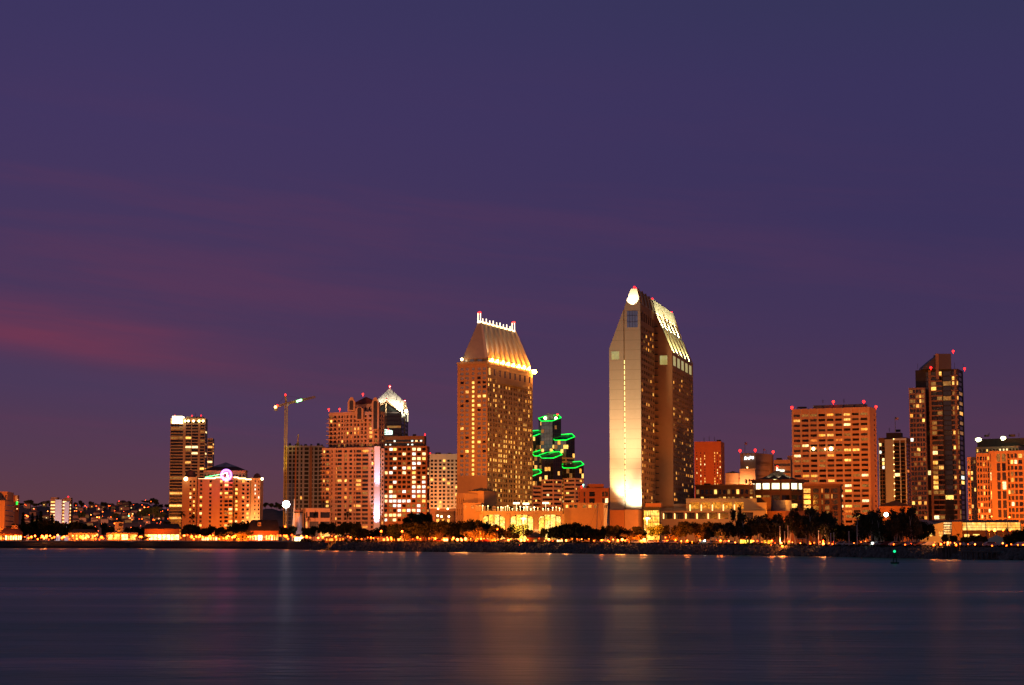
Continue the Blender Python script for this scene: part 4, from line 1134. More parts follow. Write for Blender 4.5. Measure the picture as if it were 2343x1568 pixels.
for ux, vv in ((1104, 1157), (1116, 1158), (1139, 1158.5), (1146, 1158), (1150, 1158), (1156, 1158), (1161, 1155), (1165, 1159), (1172, 1160), (1182, 1160), (1190, 1158), (1198, 1160), (1206, 1159), (1214, 1160), (1222, 1158), (1230, 1160), (1242, 1160), (1254, 1160), (1264, 1160), (1272, 1157), (1280, 1159)):
    mb = MB(); p = PT(ux, vv + RNG.uniform(0, 5), Y + RNG.uniform(2, 10)); mb.tube((p.x, p.y, zt), p, .08, 4); mb.ball(p, RNG.uniform(.22, .45), 6, 4); mb.build('terrace_lamp', RNG.choice([E_HOT, E_STRIP, E_STRIP]), arc)
for ux, vv in ((1181, 1153.5), (1203, 1154.5), (1248, 1153)):
    mb = MB(); p = PT(ux, vv, Y + 6); mb.box(p, 4.2, 2.4, 1.1); mb.tube((p.x, p.y, zt), p, .1, 4); mb.build('lit_canopy', lamp_mat('canopy_light', (1, .78, .40), 4.5), arc)
mb = MB()
for i in range(5):
    x0 = A.x + L_ * (.03 + .13 * i); mb.box((x0, Y + 14, zt), 11, 5, 3.2)
mb.build('terrace_room', M_BEIGE, arc)
flood('arcade_flood', (xs(1200) * Y, Y - 45, 6), (xs(1200) * Y, Y, 18), .30, AMBER, size=rad(125), parent=arc)
# plain wing to its right
Y = 1240
Q = quad(1288.5, 1392, 1393, Y, YR=1262); zt = zs(1150.5, Y)
ob = new('blank_wing', 'blank orange wall with one row of small square windows above the sailboat masts', 'building', Q)
block(ob, Q, Z0, zt, M_PINK, dict(cols=[(.05, .10), (.125, .205), (.23, .305), (.43, .505), (.545, .615), (.67, .73)], rows=1, fh=.42, zb=zs(1172, Y) + 1.6, zt=zt, lit=chooser(.85, [(L_AMB, 1), (L_DIM, 2), (L_YEL, 1)])), None)
Q = quad(1380, 1389, 1392, Y - 5, YR=1243)
block(ob, Q, Z0, zs(1151, Y - 5), M_WHITE, dict(cols=[(.2, .45), (.6, .85)], rows=1, fh=.5, zb=zs(1166, Y), zt=zs(1153, Y), lit=chooser(0)), None, 'white_bay')
flood('wing_flood', (xs(1340) * Y, Y - 55, 8), (xs(1340) * Y, Y, 18), .36, (1, .33, .07), size=rad(105), parent=ob)
# ================================================================== tall slab tower with sloped shoulders
Y = 1050
O = G(1430, Y); qd = Vector((11, 43)).normalized(); pdv = Vector((qd.y, -qd.x))
def S(p, q): return O + pdv * p + qd * q
def solve(fn, u, lo, hi):
    for _ in range(60):
        m_ = (lo + hi) / 2; w = fn(m_)
        if w.x / w.y < xs(u): lo = m_
        else: hi = m_
    return (lo + hi) / 2
pL = solve(lambda p: S(p, 0), 1394.5, -30, 0); pC = solve(lambda p: S(p, 0), 1466.8, 0, 30)
qB = solve(lambda q: S(pC, q), 1500, 0, 80)
pR = solve(lambda p: S(p, qB), 1539.5, pC, 60); qE = solve(lambda q: S(pR, q), 1587, qB, 150)
ob = thing('sloped_shoulder_tower', 'tallest pale slab tower with sloping lit shoulders and a floodlit white front', 'building', (O.x, O.y, 3.0))
M_SLAB = mat('pale_tan_precast', (.52, .42, .28), .85, .06, .05, streak=True, seams=5.6)
M_DRK = mat('orange_brown_wall', (.40, .22, .10), .85, .10, .05, streak=True)
zv = lambda v, p, q: zs(v, S(p, q).y)
zLs, zLt = zv(797, pL, 0), zv(703, 0, 0)             # left shoulder, low and high end
zCs, zCt = zv(694, pC, 0), zv(661, pC * .6, 0)
def extr(profile, q0, q1, m, name, skip=()):
    """profile (p, z) extruded along the depth of the tower"""
    mb = MB(); f0 = [(*S(p, q0), z) for p, z in profile]; f1 = [(*S(p, q1), z) for p, z in profile]; n = len(profile)
    mb.face(f0); mb.face(f1[::-1])
    for k in range(n):
        if k in skip: continue
        mb.face([f0[k], f1[k], f1[(k + 1) % n], f0[(k + 1) % n]])
    return mb.build(name, m, ob)
Dp = qE
extr([(pL, Z0), (-.55, Z0), (-.55, zLt - 1.2), (pL, zLs)], .2, Dp, M_SLAB, 'left_wing')
extr([(-.55, Z0), (.05, Z0), (.05, zLt), (-.55, zLt - 1.2)], 1.6, Dp, M_DRK, 'light_slot_wall')
extr([(0.05, Z0), (pC, Z0), (pC, zCs), (pC * .80, zCt), (pC * .42, zCt), (0.05, zLt)], 0, Dp, M_SLAB, 'front_slab', skip=(1,))
# lit slot between the wings: one small window for each storey
zz = zs(828, Y); nfl = 27; slot = []
for k in range(nfl):
    z = 28 + (zz - 28) * k / (nfl - 1); w = S(-.26, 1.5); slot.append((Vector((w.x, w.y, z)), .62, 2.1, math.atan2(pdv.y, pdv.x), 0, k))
panes(ob, slot, chooser(1, [(lamp_mat('slot_light', (1, .72, .22), 2.6), 1)]), 40, 'slot_window')
# windowed wall of the front slab, facing right
A, B = S(pC, 0), S(pC, qB); Ln = (B - A).length; zt = zCs - 7.2; zb = 24
ncol = 6; cols = [(Ln * (.07 + .152 * k), Ln * (.07 + .152 * k + .088)) for k in range(6)]
nrw = 29
mb = MB()
rows = [(zb + a, zb + b) for a, b in even(zs(742, Y) - zb, nrw, .52)] + [(zs(733, Y), zs(713, Y))]
CW = facade(mb, A, B, Z0, zCs, cols, rows, .5); mb.build('window_wall', M_DRK, ob)
wl2 = lambda c, r: (G_DARK if r == nrw else None)
panes(ob, CW, chooser(.28, [(L_AMB, 4), (L_YEL, 2), (L_DIM, 5)], [G_BRN, G_DARK], wl2), 95, 'narrow_window')
# rear wing: blank end wall, windowed wall, sloped lit roof
zRs = zv(806, pR, qB); slope = (zCs - zRs) / (pR - pC); zRt = zCs
extr([(pC, Z0), (pR, Z0), (pR, zRs), (pC, zRt)], qB, qB + .6, M_DRK, 'end_wall')
A, B = S(pR, qB), S(pR, qE); Ln = (B - A).length
cols = [(Ln * (.045 + .19 * k + d), Ln * (.045 + .19 * k + d + .055)) for k in range(5) for d in (0, .085)]
mb = MB(); zt2 = zRs - 9.5
rows = [(zb + a, zb + b) for a, b in even(zt2 - zb, 26, .52)]
CW = facade(mb, A, B, Z0, zRs, cols, rows, .5); mb.build('rear_window_wall', M_DRK, ob)
panes(ob, CW, chooser(.28, [(L_AMB, 4), (L_YEL, 2), (L_DIM, 5)], [G_BRN, G_DARK]), 130, 'narrow_window')
E_BAY = window_mat('loggia_glow', (.80, .62, .18), (.75, .66, .26), .55, .65, 1.15, .3)
lg = []
for k in range(5):
    w = A.lerp(B, .10 + .19 * k); lg.append((Vector((w.x, w.y, zRs - 4.6)) + Vector((qd.y, -qd.x, 0)) * .03, Ln * .115, 5.6, math.atan2(qd.y, qd.x), k, 0))
panes(ob, lg, chooser(1, [(E_BAY, 1)]), 8, 'loggia')
w = S(pC + (pR - pC) * .50, qB); panes(ob, [(Vector((w.x, w.y, zRs - 4.6)) - Vector((qd.x, qd.y, 0)) * .05, 4.4, 5.4, math.atan2(pdv.y, pdv.x), 0, 0)], chooser(1, [(E_BAY, 1)]), 1, 'end_loggia')
w = S(pL * .60, .2); panes(ob, [(Vector((w.x, w.y, zs(813, Y))) - Vector((qd.x, qd.y, 0)) * .05, 4.4, 4.6, math.atan2(pdv.y, pdv.x), 0, 0)], chooser(1, [(E_BAY, 1)]), 1, 'wing_loggia')
w = S(pC * .5, 0); panes(ob, [(Vector((w.x, w.y, zs(731, Y))) - Vector((qd.x, qd.y, 0)) * .04, 6.2, 9.4, math.atan2(pdv.y, pdv.x), 0, 0)], chooser(1, [(glass_mat('big_blue_window', (.08, .10, .17), .12, .06, (.25, .35, .7)), 1)]), 1, 'big_window')
mb = MB()
for k in (-1, 0, 1): w = S(pC * .5 + k * 1.55, -.12); mb.tube((w.x, w.y, zs(731, Y) - 4.7), (w.x, w.y, zs(731, Y) + 4.7), .12, 4)
for z in (-1.6, 2.0): w0, w1 = S(pC * .5 - 3.1, -.12), S(pC * .5 + 3.1, -.12); mb.tube((w0.x, w0.y, zs(731, Y) + z), (w1.x, w1.y, zs(731, Y) + z), .12, 4)
mb.build('window_bars', M_STEEL, ob)
# little balconies in the corner between the two wings
mb0 = None
for k in range(26):
    w = S(pC + .9, qB - 1.0); mb = MB(); mb.box((w.x, w.y, zb + 3 + k * (zs(725, Y) - zb) / 26), 1.7, 1.9, .5, math.atan2(qd.y, qd.x)); mb.build('corner_balcony', M_STEEL, ob)
# sloped roof with ribs: two tiers, the lower one over the rear wing
M_SLP = mat('pale_sloped_roof', (.60, .56, .40), .7, .06, .2)
rnn = Vector((pdv.x * math.sin(math.atan(slope)), pdv.y * math.sin(math.atan(slope)), math.cos(math.atan(slope))))
zRidge = zCt; pT = pC * .80
def onslope(p): return (zCt + (zCs - zCt) * (p - pT) / (pC - pT)) if p < pC else zCs + (zRs - zCs) * (p - pC) / (pR - pC)
mb = MB()
mb.face([(*S(pC, qB + .6), zCs), (*S(pR, qB + .6), zRs), (*S(pR, qE), zRs), (*S(pC, qE), zCs)])
mb.face([(*S(pR, qE), Z0), (*S(pC, qE), Z0), (*S(pC, qE), zCs), (*S(pR, qE), zRs)])
mb.build('sloped_roof', M_SLP, ob)
pM = pC + (pR - pC) * .30
for k in range(6):
    qq = qB + .5 + (qE - qB - 1.2) * k / 5
    for (p0, p1, h) in ((pT + .2, pM, .34), (pM + .8, pR, .34)):
        mb = MB(); w = .28
        bot = [Vector((*S(p0, qq - w), onslope(p0))), Vector((*S(p0, qq + w), onslope(p0))), Vector((*S(p1, qq + w), onslope(p1))), Vector((*S(p1, qq - w), onslope(p1)))]
        if p0 < pC < p1:
            bot = bot[:2] + [Vector((*S(pC, qq + w), zCs))] + bot[2:] + [Vector((*S(pC, qq - w), zCs))]
        mb.hull([tuple(x - rnn * .02) for x in bot], [tuple(x + rnn * h) for x in bot], floor=True); mb.build('roof_rib', M_DRK, ob)  # dark rib colour paints in the shaded rib lines
for q0 in [qB * f for f in (.03, .28, .52, .76)]:
    mb = MB(); bot = [Vector((*S(pT, q0), zCt)), Vector((*S(pT, q0 + .6), zCt)), Vector((*S(pC, q0 + .6), zCs)), Vector((*S(pC, q0), zCs))]
    mb.hull([tuple(x) for x in bot], [tuple(x + rnn * .9) for x in bot]); mb.build('dark_roof_rib', M_DRK, ob)
mb = MB(); mb.hull([(*S(pT + .15, qB + .6), zCt - .2), (*S(pT + .15, qE), zCt - .2), (*S(pC, qE), zCs + .05), (*S(pC, qB + .6), zCs + .05)], [(*S(pT + .4, qB + .6), zCt + .25), (*S(pT + .4, qE), zCt + .25), (*S(pC + .25, qE), zCs + .5), (*S(pC + .25, qB + .6), zCs + .5)])
mb.build('upper_slope', M_SLP, ob)
for (p, q, dz_) in ((pC * .6, 1.5, 1.2), (pC * .6, 6.5, 1.0), (pC * .7, qB + 8, 1.2), (pC * .72, qE - 3, 1.2)): beacon(ob, (*S(p, q), zCt + dz_), .75)
# floodlights: front slab from below, head of the slab, roof tiers, left wing
fr_ = Vector((-qd.x, -qd.y))
for f_ in (.45, .65, .9):
    w = S(pC * f_, 0); flood('front_wash', (*(w + fr_ * 7.0), 25.0), (w.x, w.y, 31), 2.2, (1, .90, .68), size=rad(120), blend=1.0, soft=.8, parent=ob)
w = S(pC * .5, 0)
flood('front_wash_high', (*(w + fr_ * 30), 26), (w.x, w.y, 92), .66, (1, .68, .40), size=rad(66), blend=.9, soft=1, parent=ob)
w = S(pL * .35, 0); flood('wing_wash', (*(S(pL * .2, 0) + fr_ * 6), 24), (w.x, w.y, 39), 3.2, (1, .80, .45), size=rad(60), blend=.95, soft=.5, parent=ob)
w = S(pL * .5, 0); flood('wing_wash_high', (*(w + fr_ * 40 - pdv * 20), 22), (w.x, w.y, 76), .38, (1, .60, .30), size=rad(80), blend=.9, soft=1, parent=ob)
w = S(pC * .52, 0); flood('head_light', (*(w + fr_ * 5.0), zs(702, Y)), (w.x, w.y, zs(683, Y)), 6, (1, .86, .62), size=rad(64), blend=.45, soft=.3, parent=ob)
mb = MB(); ww = w + fr_ * 5.0
for k in range(5):
    qq = qB + .9 + (qE - qB - 1.2) * (k + .5) / 5.2
    s0 = S(pR + 2.6, qq); t0 = S(pM + (pR - pM) * .62, qq)
    flood('slope_wash', (*s0, zRs + .2), (*t0, onslope(pM + (pR - pM) * .62)), 5.0, (1, .86, .34), size=rad(85), blend=.8, soft=.3, parent=ob)
    s0 = S(pM + 3.2, qq); t0 = S(pC - .2, qq)
    flood('slope_wash', (*s0, onslope(pM + 3.2) + 6.2), (*t0, zCs), 3.8, (1, .92, .58), size=rad(95), blend=.8, soft=.3, parent=ob)
flood('right_flood', (*(S(pR, qB) + Vector((70, -30))), 8), (*S(pC + 6, qB), 62), .115, (1, .42, .06), size=rad(95), parent=ob)
# foot of the tower: orange blocks and the glass entrance
Y = 1040
Q = quad(1393.8, 1427, 1427.6, Y, YR=1047)
ft = new('tower_plinth', 'plain orange plinth blocks under the floodlit white tower front', 'building', Q)
block(ft, Q, Z0, zs(1167, Y), M_RUST, None, None)
Q = quad(1427.6, 1459, 1470, Y - 2, YR=1047)
block(ft, Q, Z0, zs(1166.5, Y), M_PINK, None, None, 'front_block')
flood('plinth_flood', (xs(1440) * Y, Y - 40, 6), (xs(1435) * Y, Y, 12), .40, (1, .36, .10), size=rad(110), parent=ft)
Q = quad(1471.5, 1507, 1510, Y, YR=1050)
en = new('glass_entrance', 'tall glowing glass entrance hall with dark mullions beside the white tower foot', 'building', Q)
block(en, Q, Z0, zs(1161, Y), M_STEEL, dict(cols=even(1, 7, .86), rows=5, fh=.88, zb=5, lit=chooser(1, [(window_mat('lit_foyer', (1, .38, .03), (1, .54, .10), 1.3, .10, 2.4, .5), 1)]), depth=.2), None)
Q = quad(1475.5, 1511, 1514, Y - 3, YR=1050)
block(en, Q, zs(1161, Y) + .02, zs(1151.5, Y), M_RUST, dict(cols=even(1, 8, .86), rows=1, fh=.85, zb=zs(1161, Y), lit=chooser(0, dark=mat('orange_panel', (.40, .20, .09), .7, .1, .2))), None, 'canopy')
flood('entrance_flood', (xs(1492) * Y, Y - 30, 8), (xs(1492) * Y, Y, 20), .24, SODIUM, size=rad(80), parent=en)

# --- portico building right of the tower
Y = 1075
Q = quad(1568, 1729, 1731, Y, YR=1100); zt = zs(1140, Y); zm = zs(1168.8, Y); 
pb = new('portico_building', 'long low building with two rows of lit open porticoes', 'building', Q)
L_PORT = window_mat('lit_portico', (1, .26, .012), (1, .38, .03), .80, .10, 1.5, .8)
uc = lambda u: (u - 1568) / 161.0
block(pb, Q, zm, zt, M_TAN, dict(cols=[(uc(a), uc(a + 21)) for a in (1577, 1602.5, 1628, 1653, 1678.5)], rows=1, fh=.80, zb=zm + .4, zt=zt - 1.8, lit=chooser(1, [(L_PORT, 1)]), depth=2.4), None, 'upper_wall')
Q2 = quad(1507, 1751, 1753, Y - 6, YR=1100)
u2 = lambda u: (u - 1507) / 244.0
block(pb, Q2, Z0, zm, M_PINK, dict(cols=[(u2(a), u2(a + 21)) for a in (1516.5, 1542, 1567.5, 1593, 1618.5, 1644, 1669.5, 1700)], rows=1, fh=.75, zb=zs(1190, Y), zt=zm - .3, lit=chooser(.25, [(L_DIM, 1)], G_DARK), depth=1.6), None, 'lower_wall')
Q3 = quad(1540, 1580, 1582, Y + 14, YR=1098); block(pb, Q3, zm, zs(1152, Y), M_TAN, None, None, 'side_block')
Q3 = quad(1729, 1751, 1752, Y - 1, YR=1095); block(pb, Q3, zm, zs(1150, Y), M_PINK, None, None, 'side_block')
mb = MB(); p0, p1 = PT(1507, 1170, Y - 6.4), PT(1751, 1170, Y - 6.4)
for z in (.5, 1.1): mb.tube((p0.x, p0.y, zm + z), (p1.x, p1.y, zm + z), .09, 4)
for k in range(40): x0 = p0.x + (p1.x - p0.x) * k / 39; mb.tube((x0, p0.y, zm - .03), (x0, p0.y, zm + 1.1), .08, 4)
mb.build('railing', M_POLE, pb)
E_JAMB = lamp_mat('jamb_light', (1, .50, .14), 4)
for a in (1577, 1602.5, 1628, 1653, 1678.5):
    p = PT(a + 1.4, 1166, Y + .6); mb = MB(); mb.box((p.x, p.y, p.z - .8), .5, .4, 3.6); mb.build('jamb_lamp', E_JAMB, pb)
    pl = bpy.data.lights.new('portico_light', 'POINT'); pl.energy = 260; pl.color = (1, .36, .05); pl.shadow_soft_size = .4
    po = bpy.data.objects.new('portico_light', pl); COL.objects.link(po); po.parent = pb; w = PT(a + 8, 1158, Y + 1.2); po.location = w - parent_loc(pb)
for a in (1516.5, 1542, 1567.5, 1593, 1618.5, 1644, 1700):
    p = PT(a + 1.2, 1184, Y - 5.4); mb = MB(); mb.box((p.x, p.y, p.z - .8), .5, .4, 3.0); mb.build('jamb_lamp', E_JAMB, pb)
flood('portico_flood', (xs(1630) * Y, Y - 75, 7), (xs(1630) * Y, Y, 18), .10, (1, .48, .20), size=rad(125), parent=pb)
# blocks behind it to the right
Y = 1092
Q = quad(1729, 1795, 1809, Y + 6, YR=1108)
ob = new('grey_violet_block', 'windowless grey violet block with an orange side behind the trees', 'building', Q)
block(ob, Q, Z0, zs(1144, Y), mat('grey_violet_wall', (.30, .28, .33), .85, .1, .1), None, None)
Q = quad(1727, 1762, 1766, Y - 1, YR=1104); block(ob, Q, Z0, zs(1138, Y), M_BROWN, None, None, 'brown_block')
Q = quad(1751, 1794, 1845, Y - 10, YR=1098); block(ob, Q, Z0, zs(1169.5, Y), M_RUST, None, None, 'low_wall')
flood('block_flood', (xs(1830) * Y, Y - 30, 8), (xs(1815) * Y, Y, 14), .20, (1, .30, .06), size=rad(110), parent=ob)

# --- tall rust slab with slit windows
Y = 1600
Q = quad(1588, 1649.5, 1657, Y, YR=1625); zt = zs(1010, Y)
ob = new('slit_window_block', 'windowless rust orange block with two groups of slit windows right of the tallest tower', 'building', Q)
block(ob, Q, Z0, zt, M_RUST, dict(cols=[(x, x + .030) for x in (.075, .22, .37, .66 + .10, .86 + .015, .965)][:3] + [(x, x + .03) for x in (.74, .84, .94)], rows=13, fh=.55, zb=zs(1118, Y), zt=zs(1033, Y), lit=chooser(.45, [(L_WHT, 2), (L_YEL, 2), (L_AMB, 2)], G_DARK), depth=.8), None)
for x in (.16, .40): pass
flood('slit_flood', (xs(1635) * Y, Y - 90, 30), (xs(1630) * Y, Y, 55), .36, (1, .20, .03), size=rad(78), parent=ob)

# --- beige plant building and the tower with the script sign
Y = 1680
Q = quad(1658, 1718, 1728, Y, YR=1700)
ob = new('beige_utility_block', 'windowless beige utility block in front of the script sign tower', 'building', Q)
block(ob, Q, Z0, zs(1082, Y), M_TAN, None, None)
Q = quad(1691, 1727, 1729, Y - 3, YR=1695)
block(ob, Q, Z0, zs(1073, Y), M_TAN, dict(cols=[(.36, .48), (.58, .70), (.80, .92)], rows=1, fh=.5, zb=zs(1112, Y), zt=zs(1092, Y), lit=chooser(0, dark=G_DARK)), None, 'raised_block')
mb = MB(); Q4 = quad(1661, 1690, 1691, Y + 4, YR=1690); hiproof(ob, Q4, zs(1082, Y), 1.8, M_DROOF, .3)
flood('utility_flood', (xs(1690) * Y, Y - 70, 24), (xs(1690) * Y, Y, 34), .26, (1, .40, .12), size=rad(75), parent=ob)
Y = 1740
Q = quad(1693, 1728, 1769, Y, YR=1772); zt = zs(1038.5, Y)
ob = new('sign_tower', 'square pinkish office tower carrying a glowing white script sign and red corner lamps', 'building', Q)
block(ob, Q, zs(1062, Y), zt, M_PINK, None, None, 'upper_block')
Qr = [p for p in Q]; block(ob, (Q[0], Q[1], Q[1] + (Q[2] - Q[1]) * .05, Q[0] + (Q[2] - Q[1]) * .05), Z0, zs(1062, Y), M_PINK, None, None, 'left_wall')
Qi = (Q[0] + (Q[2] - Q[1]) * .05, Q[1] + (Q[2] - Q[1]) * .05, Q[1] + (Q[2] - Q[1]) * .78, Q[0] + (Q[2] - Q[1]) * .78)
block(ob, Qi, Z0, zs(1055, Y), M_PINK, None, dict(cols=even(1, 12, .55), rows=11, fh=.32, zb=20, zt=zs(1056, Y), lit=chooser(.01, dark=G_BRN)), 'window_wall')
block(ob, (Q[0] + (Q[2] - Q[1]) * .78, Q[1] + (Q[2] - Q[1]) * .78, Q[2], Q[3]), Z0, zs(1062, Y), M_PINK, None, None, 'right_wall')
parapet(ob, Q, zt, .8, M_PINK, .5)
for p in (Q[0], Q[1], Q[2]): beacon(ob, (p.x, p.y + 1, zt + 3.2), 1.5)
A, B = Q[0], Q[1]; dd = (B - A).normalized(); nn = Vector((dd.y, -dd.x)); s0 = A.lerp(B, .30); zc_ = zs(1049, Y)
sg = thing('script_sign', 'glowing blue white handwritten script sign high on the square pinkish tower', 'sign', (s0.x, s0.y, zc_ - 2))
path = [(0, -1.6), (.7, 2.6), (1.0, 3.0), (1.3, 1.0), (1.5, -1.6), (1.9, -.6), (2.5, .9), (2.9, -.9), (3.5, 1.0), (3.9, -.9), (4.5, .9), (4.6, -2.4), (5.0, .9), (5.6, .6), (5.3, -.9), (6.0, -.2), (6.5, 2.2), (6.6, -.9), (7.3, .9), (7.9, -.7), (8.3, 1.0), (8.9, -.8), (9.2, 1.0), (9.0, -2.0), (8.2, -2.2)]
mb = MB(); mb.path([Vector((*(s0 + dd * (x * .98) + nn * .5), zc_ + z * .62 + x * .12)) for x, z in path], .30, 5); mb.build('script_tube', E_SIGN, sg)
mb = MB(); w = s0 + dd * 1.0 + nn * .5
mb.path([Vector((*(s0 + dd * (x * .98) + nn * .5), zc_ + z * .62 + x * .12)) for x, z in ((.3, .2), (1.5, .4))], .3, 5); mb.build('cross_stroke', E_SIGN, sg)
flood('sign_tower_flood', (Q[1].x - 20, Y - 80, 45), (Q[1].x - 5, Y, 74), .20, (1, .38, .16), size=rad(75), parent=ob)
mb = MB(); w = PT(1709, 1070, Y - 2); mb.ball(w, .7); mb.build('wall_lamp', E_STRIP, ob)
Q = quad(1769.5, 1808, 1813, Y + 20, YR=1785); Yb = Y + 20
ob = new('banded_annex', 'low banded annex between the sign tower and the ribbon window office', 'building', Q)
block(ob, Q, Z0, zs(1052, Yb), M_PINK, dict(cols=[(.02, .98)], rows=9, fh=.36, zb=20, lit=chooser(0, dark=G_BRN), depth=.5), None)
Q4 = quad(1801, 1812, 1813, Yb + 8, YR=1785); block(ob, Q4, zs(1052, Yb), zs(1042, Yb), M_PINK, None, None, 'lift_house')
flood('annex_flood', (Q[0].x + 5, Yb - 50, 45), (Q[0].x + 8, Yb, 60), .2, (1, .36, .12), size=rad(75), parent=ob)
cl = [(Vector((PT(1786, 1100, Yb).x, Yb - .05, zs(1077, Yb))), 7, 2.2, 0, 0, 0)]
panes(ob, cl, chooser(1, [(L_COOL, 1)]), 3, 'lit_window')
def flag(u0, v0, u1, v1, Yf, label, pole=None):
    p, q = PT(u0, v0, Yf), PT(u1, v1, Yf); pb_ = pole if pole else v1 + 26
    f = thing('flag', label, 'flag', (p.x, p.y, zs(pb_, Yf)))
    mb = MB(); mb.tube((p.x, p.y, zs(pb_, Yf)), (p.x, p.y, p.z + .3), .22, 6); mb.build('flagpole', M_POLE, f)
    n = 6; mb = MB(); st = 7
    for j in range(st):
        for k in range(n):
            x0, x1 = p.x + (q.x - p.x) * k / n, p.x + (q.x - p.x) * (k + 1) / n
            yo = lambda x: Yf + .5 * math.sin((x - p.x) * 1.4); dz_ = lambda x: -.18 * abs(x - p.x)
            z0_, z1_ = q.z + (p.z - q.z) * j / st, q.z + (p.z - q.z) * (j + 1) / st
            mb.face([(x0, yo(x0), z0_ + dz_(x0)), (x1, yo(x1), z0_ + dz_(x1)), (x1, yo(x1), z1_ + dz_(x1)), (x0, yo(x0), z1_ + dz_(x0))], 2 if (j >= 3 and k < 3) else j % 2)
    mb.build('cloth', [mat('flag_red', (.55, .05, .04), .8, .05), mat('flag_white', (.7, .66, .6), .8, .05), mat('flag_blue', (.03, .04, .12), .8, .05)], f)
    return f
flag(1703.5, 1012, 1709, 1017.5, 1770, 'small waving striped flag on a thin pole above the script sign tower', 1040)
flag(1746, 1027, 1750, 1031, 1765, 'tiny striped flag on the roof edge right of the script sign', 1039)

# --- round lit pavilion with a cone roof, and its brown wings
Y = 1150
ob = thing('round_pavilion', 'round brown hotel pavilion with bright upper windows under a dark cone roof', 'building', base(1778, Y))
c = G(1778, Y + 18); R1 = (xs(1837) - xs(1718)) * (Y + 8) / 2; zt = zs(1099, Y)
N = 16; pts = [Vector((c.x + R1 * math.cos(math.pi + k * 2 * math.pi / N), c.y + R1 * .8 * math.sin(math.pi + k * 2 * math.pi / N))) for k in range(N)]
mb = MB(); cells = []; cells2 = []
zb1, zb2 = zs(1118.5, Y), zs(1105, Y)
for k in range(N):
    A, B = pts[k], pts[(k + 1) % N]; Ln = (B - A).length
    if k < 8:
        cc = facade(mb, A, B, Z0, zt, [(.12 * Ln, .88 * Ln)] if Ln > 3 else [(.2 * Ln, .8 * Ln)], [(zb1 - 22, zb1 - 19), (zb1 - 17.5, zb1 - 14.5), (zb1 - 11.5, zb1 - 9), (zb1 - 6.6, zb1 - 3.8), (zb1, zb2)], .4)
        for x in cc: (cells2 if x[5] == 4 else cells).append(x)
    else: mb.face([(A.x, A.y, Z0), (B.x, B.y, Z0), (B.x, B.y, zt), (A.x, A.y, zt)])
mb.face([(p.x, p.y, zt) for p in pts]); mb.build('wall', M_BROWN, ob)
L_PAV = window_mat('lit_rotunda', (1, .88, .42), (1, .94, .60), 2.6, .5, 1.4)
panes(ob, cells2, lambda x: L_PAV, 16, 'tall_window')
panes(ob, cells, chooser(.30, WARM, [G_DARK, G_BRN]), 40)
mb = MB(); e = 1.03; mb.hull([(c.x + (p.x - c.x) * e, c.y + (p.y - c.y) * e, zt - .2) for p in pts], [(c.x + (p.x - c.x) * e, c.y + (p.y - c.y) * e, zt + .9) for p in pts], floor=True); mb.build('eave', M_BROWN, ob)
R2 = (xs(1825) - xs(1731)) * Y / 2; zc0 = zs(1096, Y); zc1 = zs(1074, Y)
c2 = G(1777.5, Y + 16)
ringp = lambda r_, z: [(c2.x + r_ * math.cos(k * 2 * math.pi / 24), c2.y + r_ * .8 * math.sin(k * 2 * math.pi / 24), z) for k in range(24)]
mb = MB(); prev = ringp(R2 * 1.14, zc0)
for f, zf in ((.72, .22), (.42, .52), (.16, .86), (.04, 1.0)):
    nx_ = ringp(R2 * f, zc0 + (zc1 - zc0) * zf); mb.hull(prev, nx_, cap=(zf == 1.0)); prev = nx_
mb.build('cone_roof', M_DROOF, ob)
mb = MB(); mb.hull(ringp(R2 * 1.06, zc0 - 1.0), ringp(R2 * 1.10, zc0 - .08)); mb.build('cornice_light', lamp_mat('olive_strip', (1, .88, .32), 3.2), ob)
mb = MB(); mb.hull(ringp(R2 * .9, zt), ringp(R2 * .9, zc0 - .9)); mb.build('drum', M_BROWN, ob)
for k in (-.62, -.02, .60, .95):
    s0 = (c2.x + R2 * 1.0 * math.sin(k * 1.35), c2.y - R2 * .84 * math.cos(k * 1.35), zc0 + 1.2)
    flood('cone_light', s0, (c2.x + R2 * .3 * math.sin(k * 1.35), c2.y - R2 * .25 * math.cos(k * 1.35), zc0 + (zc1 - zc0) * .55), 1.6, (1, .80, .40), size=rad(50), soft=.2, parent=ob)
mb = MB(); mb.tube((c2.x, c2.y, zc1 - .3), (c2.x, c2.y, zc1 + 1.2), .8, 6, .3); mb.build('finial', lamp_mat('white_finial', (1, .92, .75), 4), ob)
beacon(ob, (c2.x, c2.y, zc1 + 2.2), .9)
flood('pavilion_flood', (c.x, Y - 60, 30), (c.x, Y, 24), .085, (1, .42, .10), size=rad(95), parent=ob)
Y = 1135
Q = quad(1590, 1722, 1726, Y + 10, YR=1160)
ob = new('left_brick_wing', 'long low dark brick wing with a few lit rooms behind the portico building', 'building', Q)
block(ob, Q, Z0, zs(1110, Y), M_BROWN, dict(n=13, fw=.62, rows=6, fh=.62, zb=10, lit=chooser(.30, [(L_AMB, 3), (L_YEL, 2), (L_DIM, 5)], [G_DARK, G_DARK, G_BRN]), depth=.8), None, most=80)
parapet(ob, Q, zs(1110, Y), .8, M_RUST, .6)
Q = quad(1690, 1724, 1727, Y + 22, YR=1175); block(ob, Q, zs(1110, Y), zs(1106.5, Y), M_DROOF, None, None, 'roof_house')
flood('wing_flood', (xs(1655) * Y, Y - 40, 26), (xs(1655) * Y, Y, 28), .07, (1, .36, .08), size=rad(130), parent=ob)
Q = quad(1835, 1921, 1924, Y, YR=1150)
ob = new('right_brick_wing', 'dark red brick wing with tall bays in front of the ribbon window office', 'building', Q)
cols = [(.02, .20), (.27, .42), (.49, .53), (.58, .70), (.76, .78), (.80, .92)]
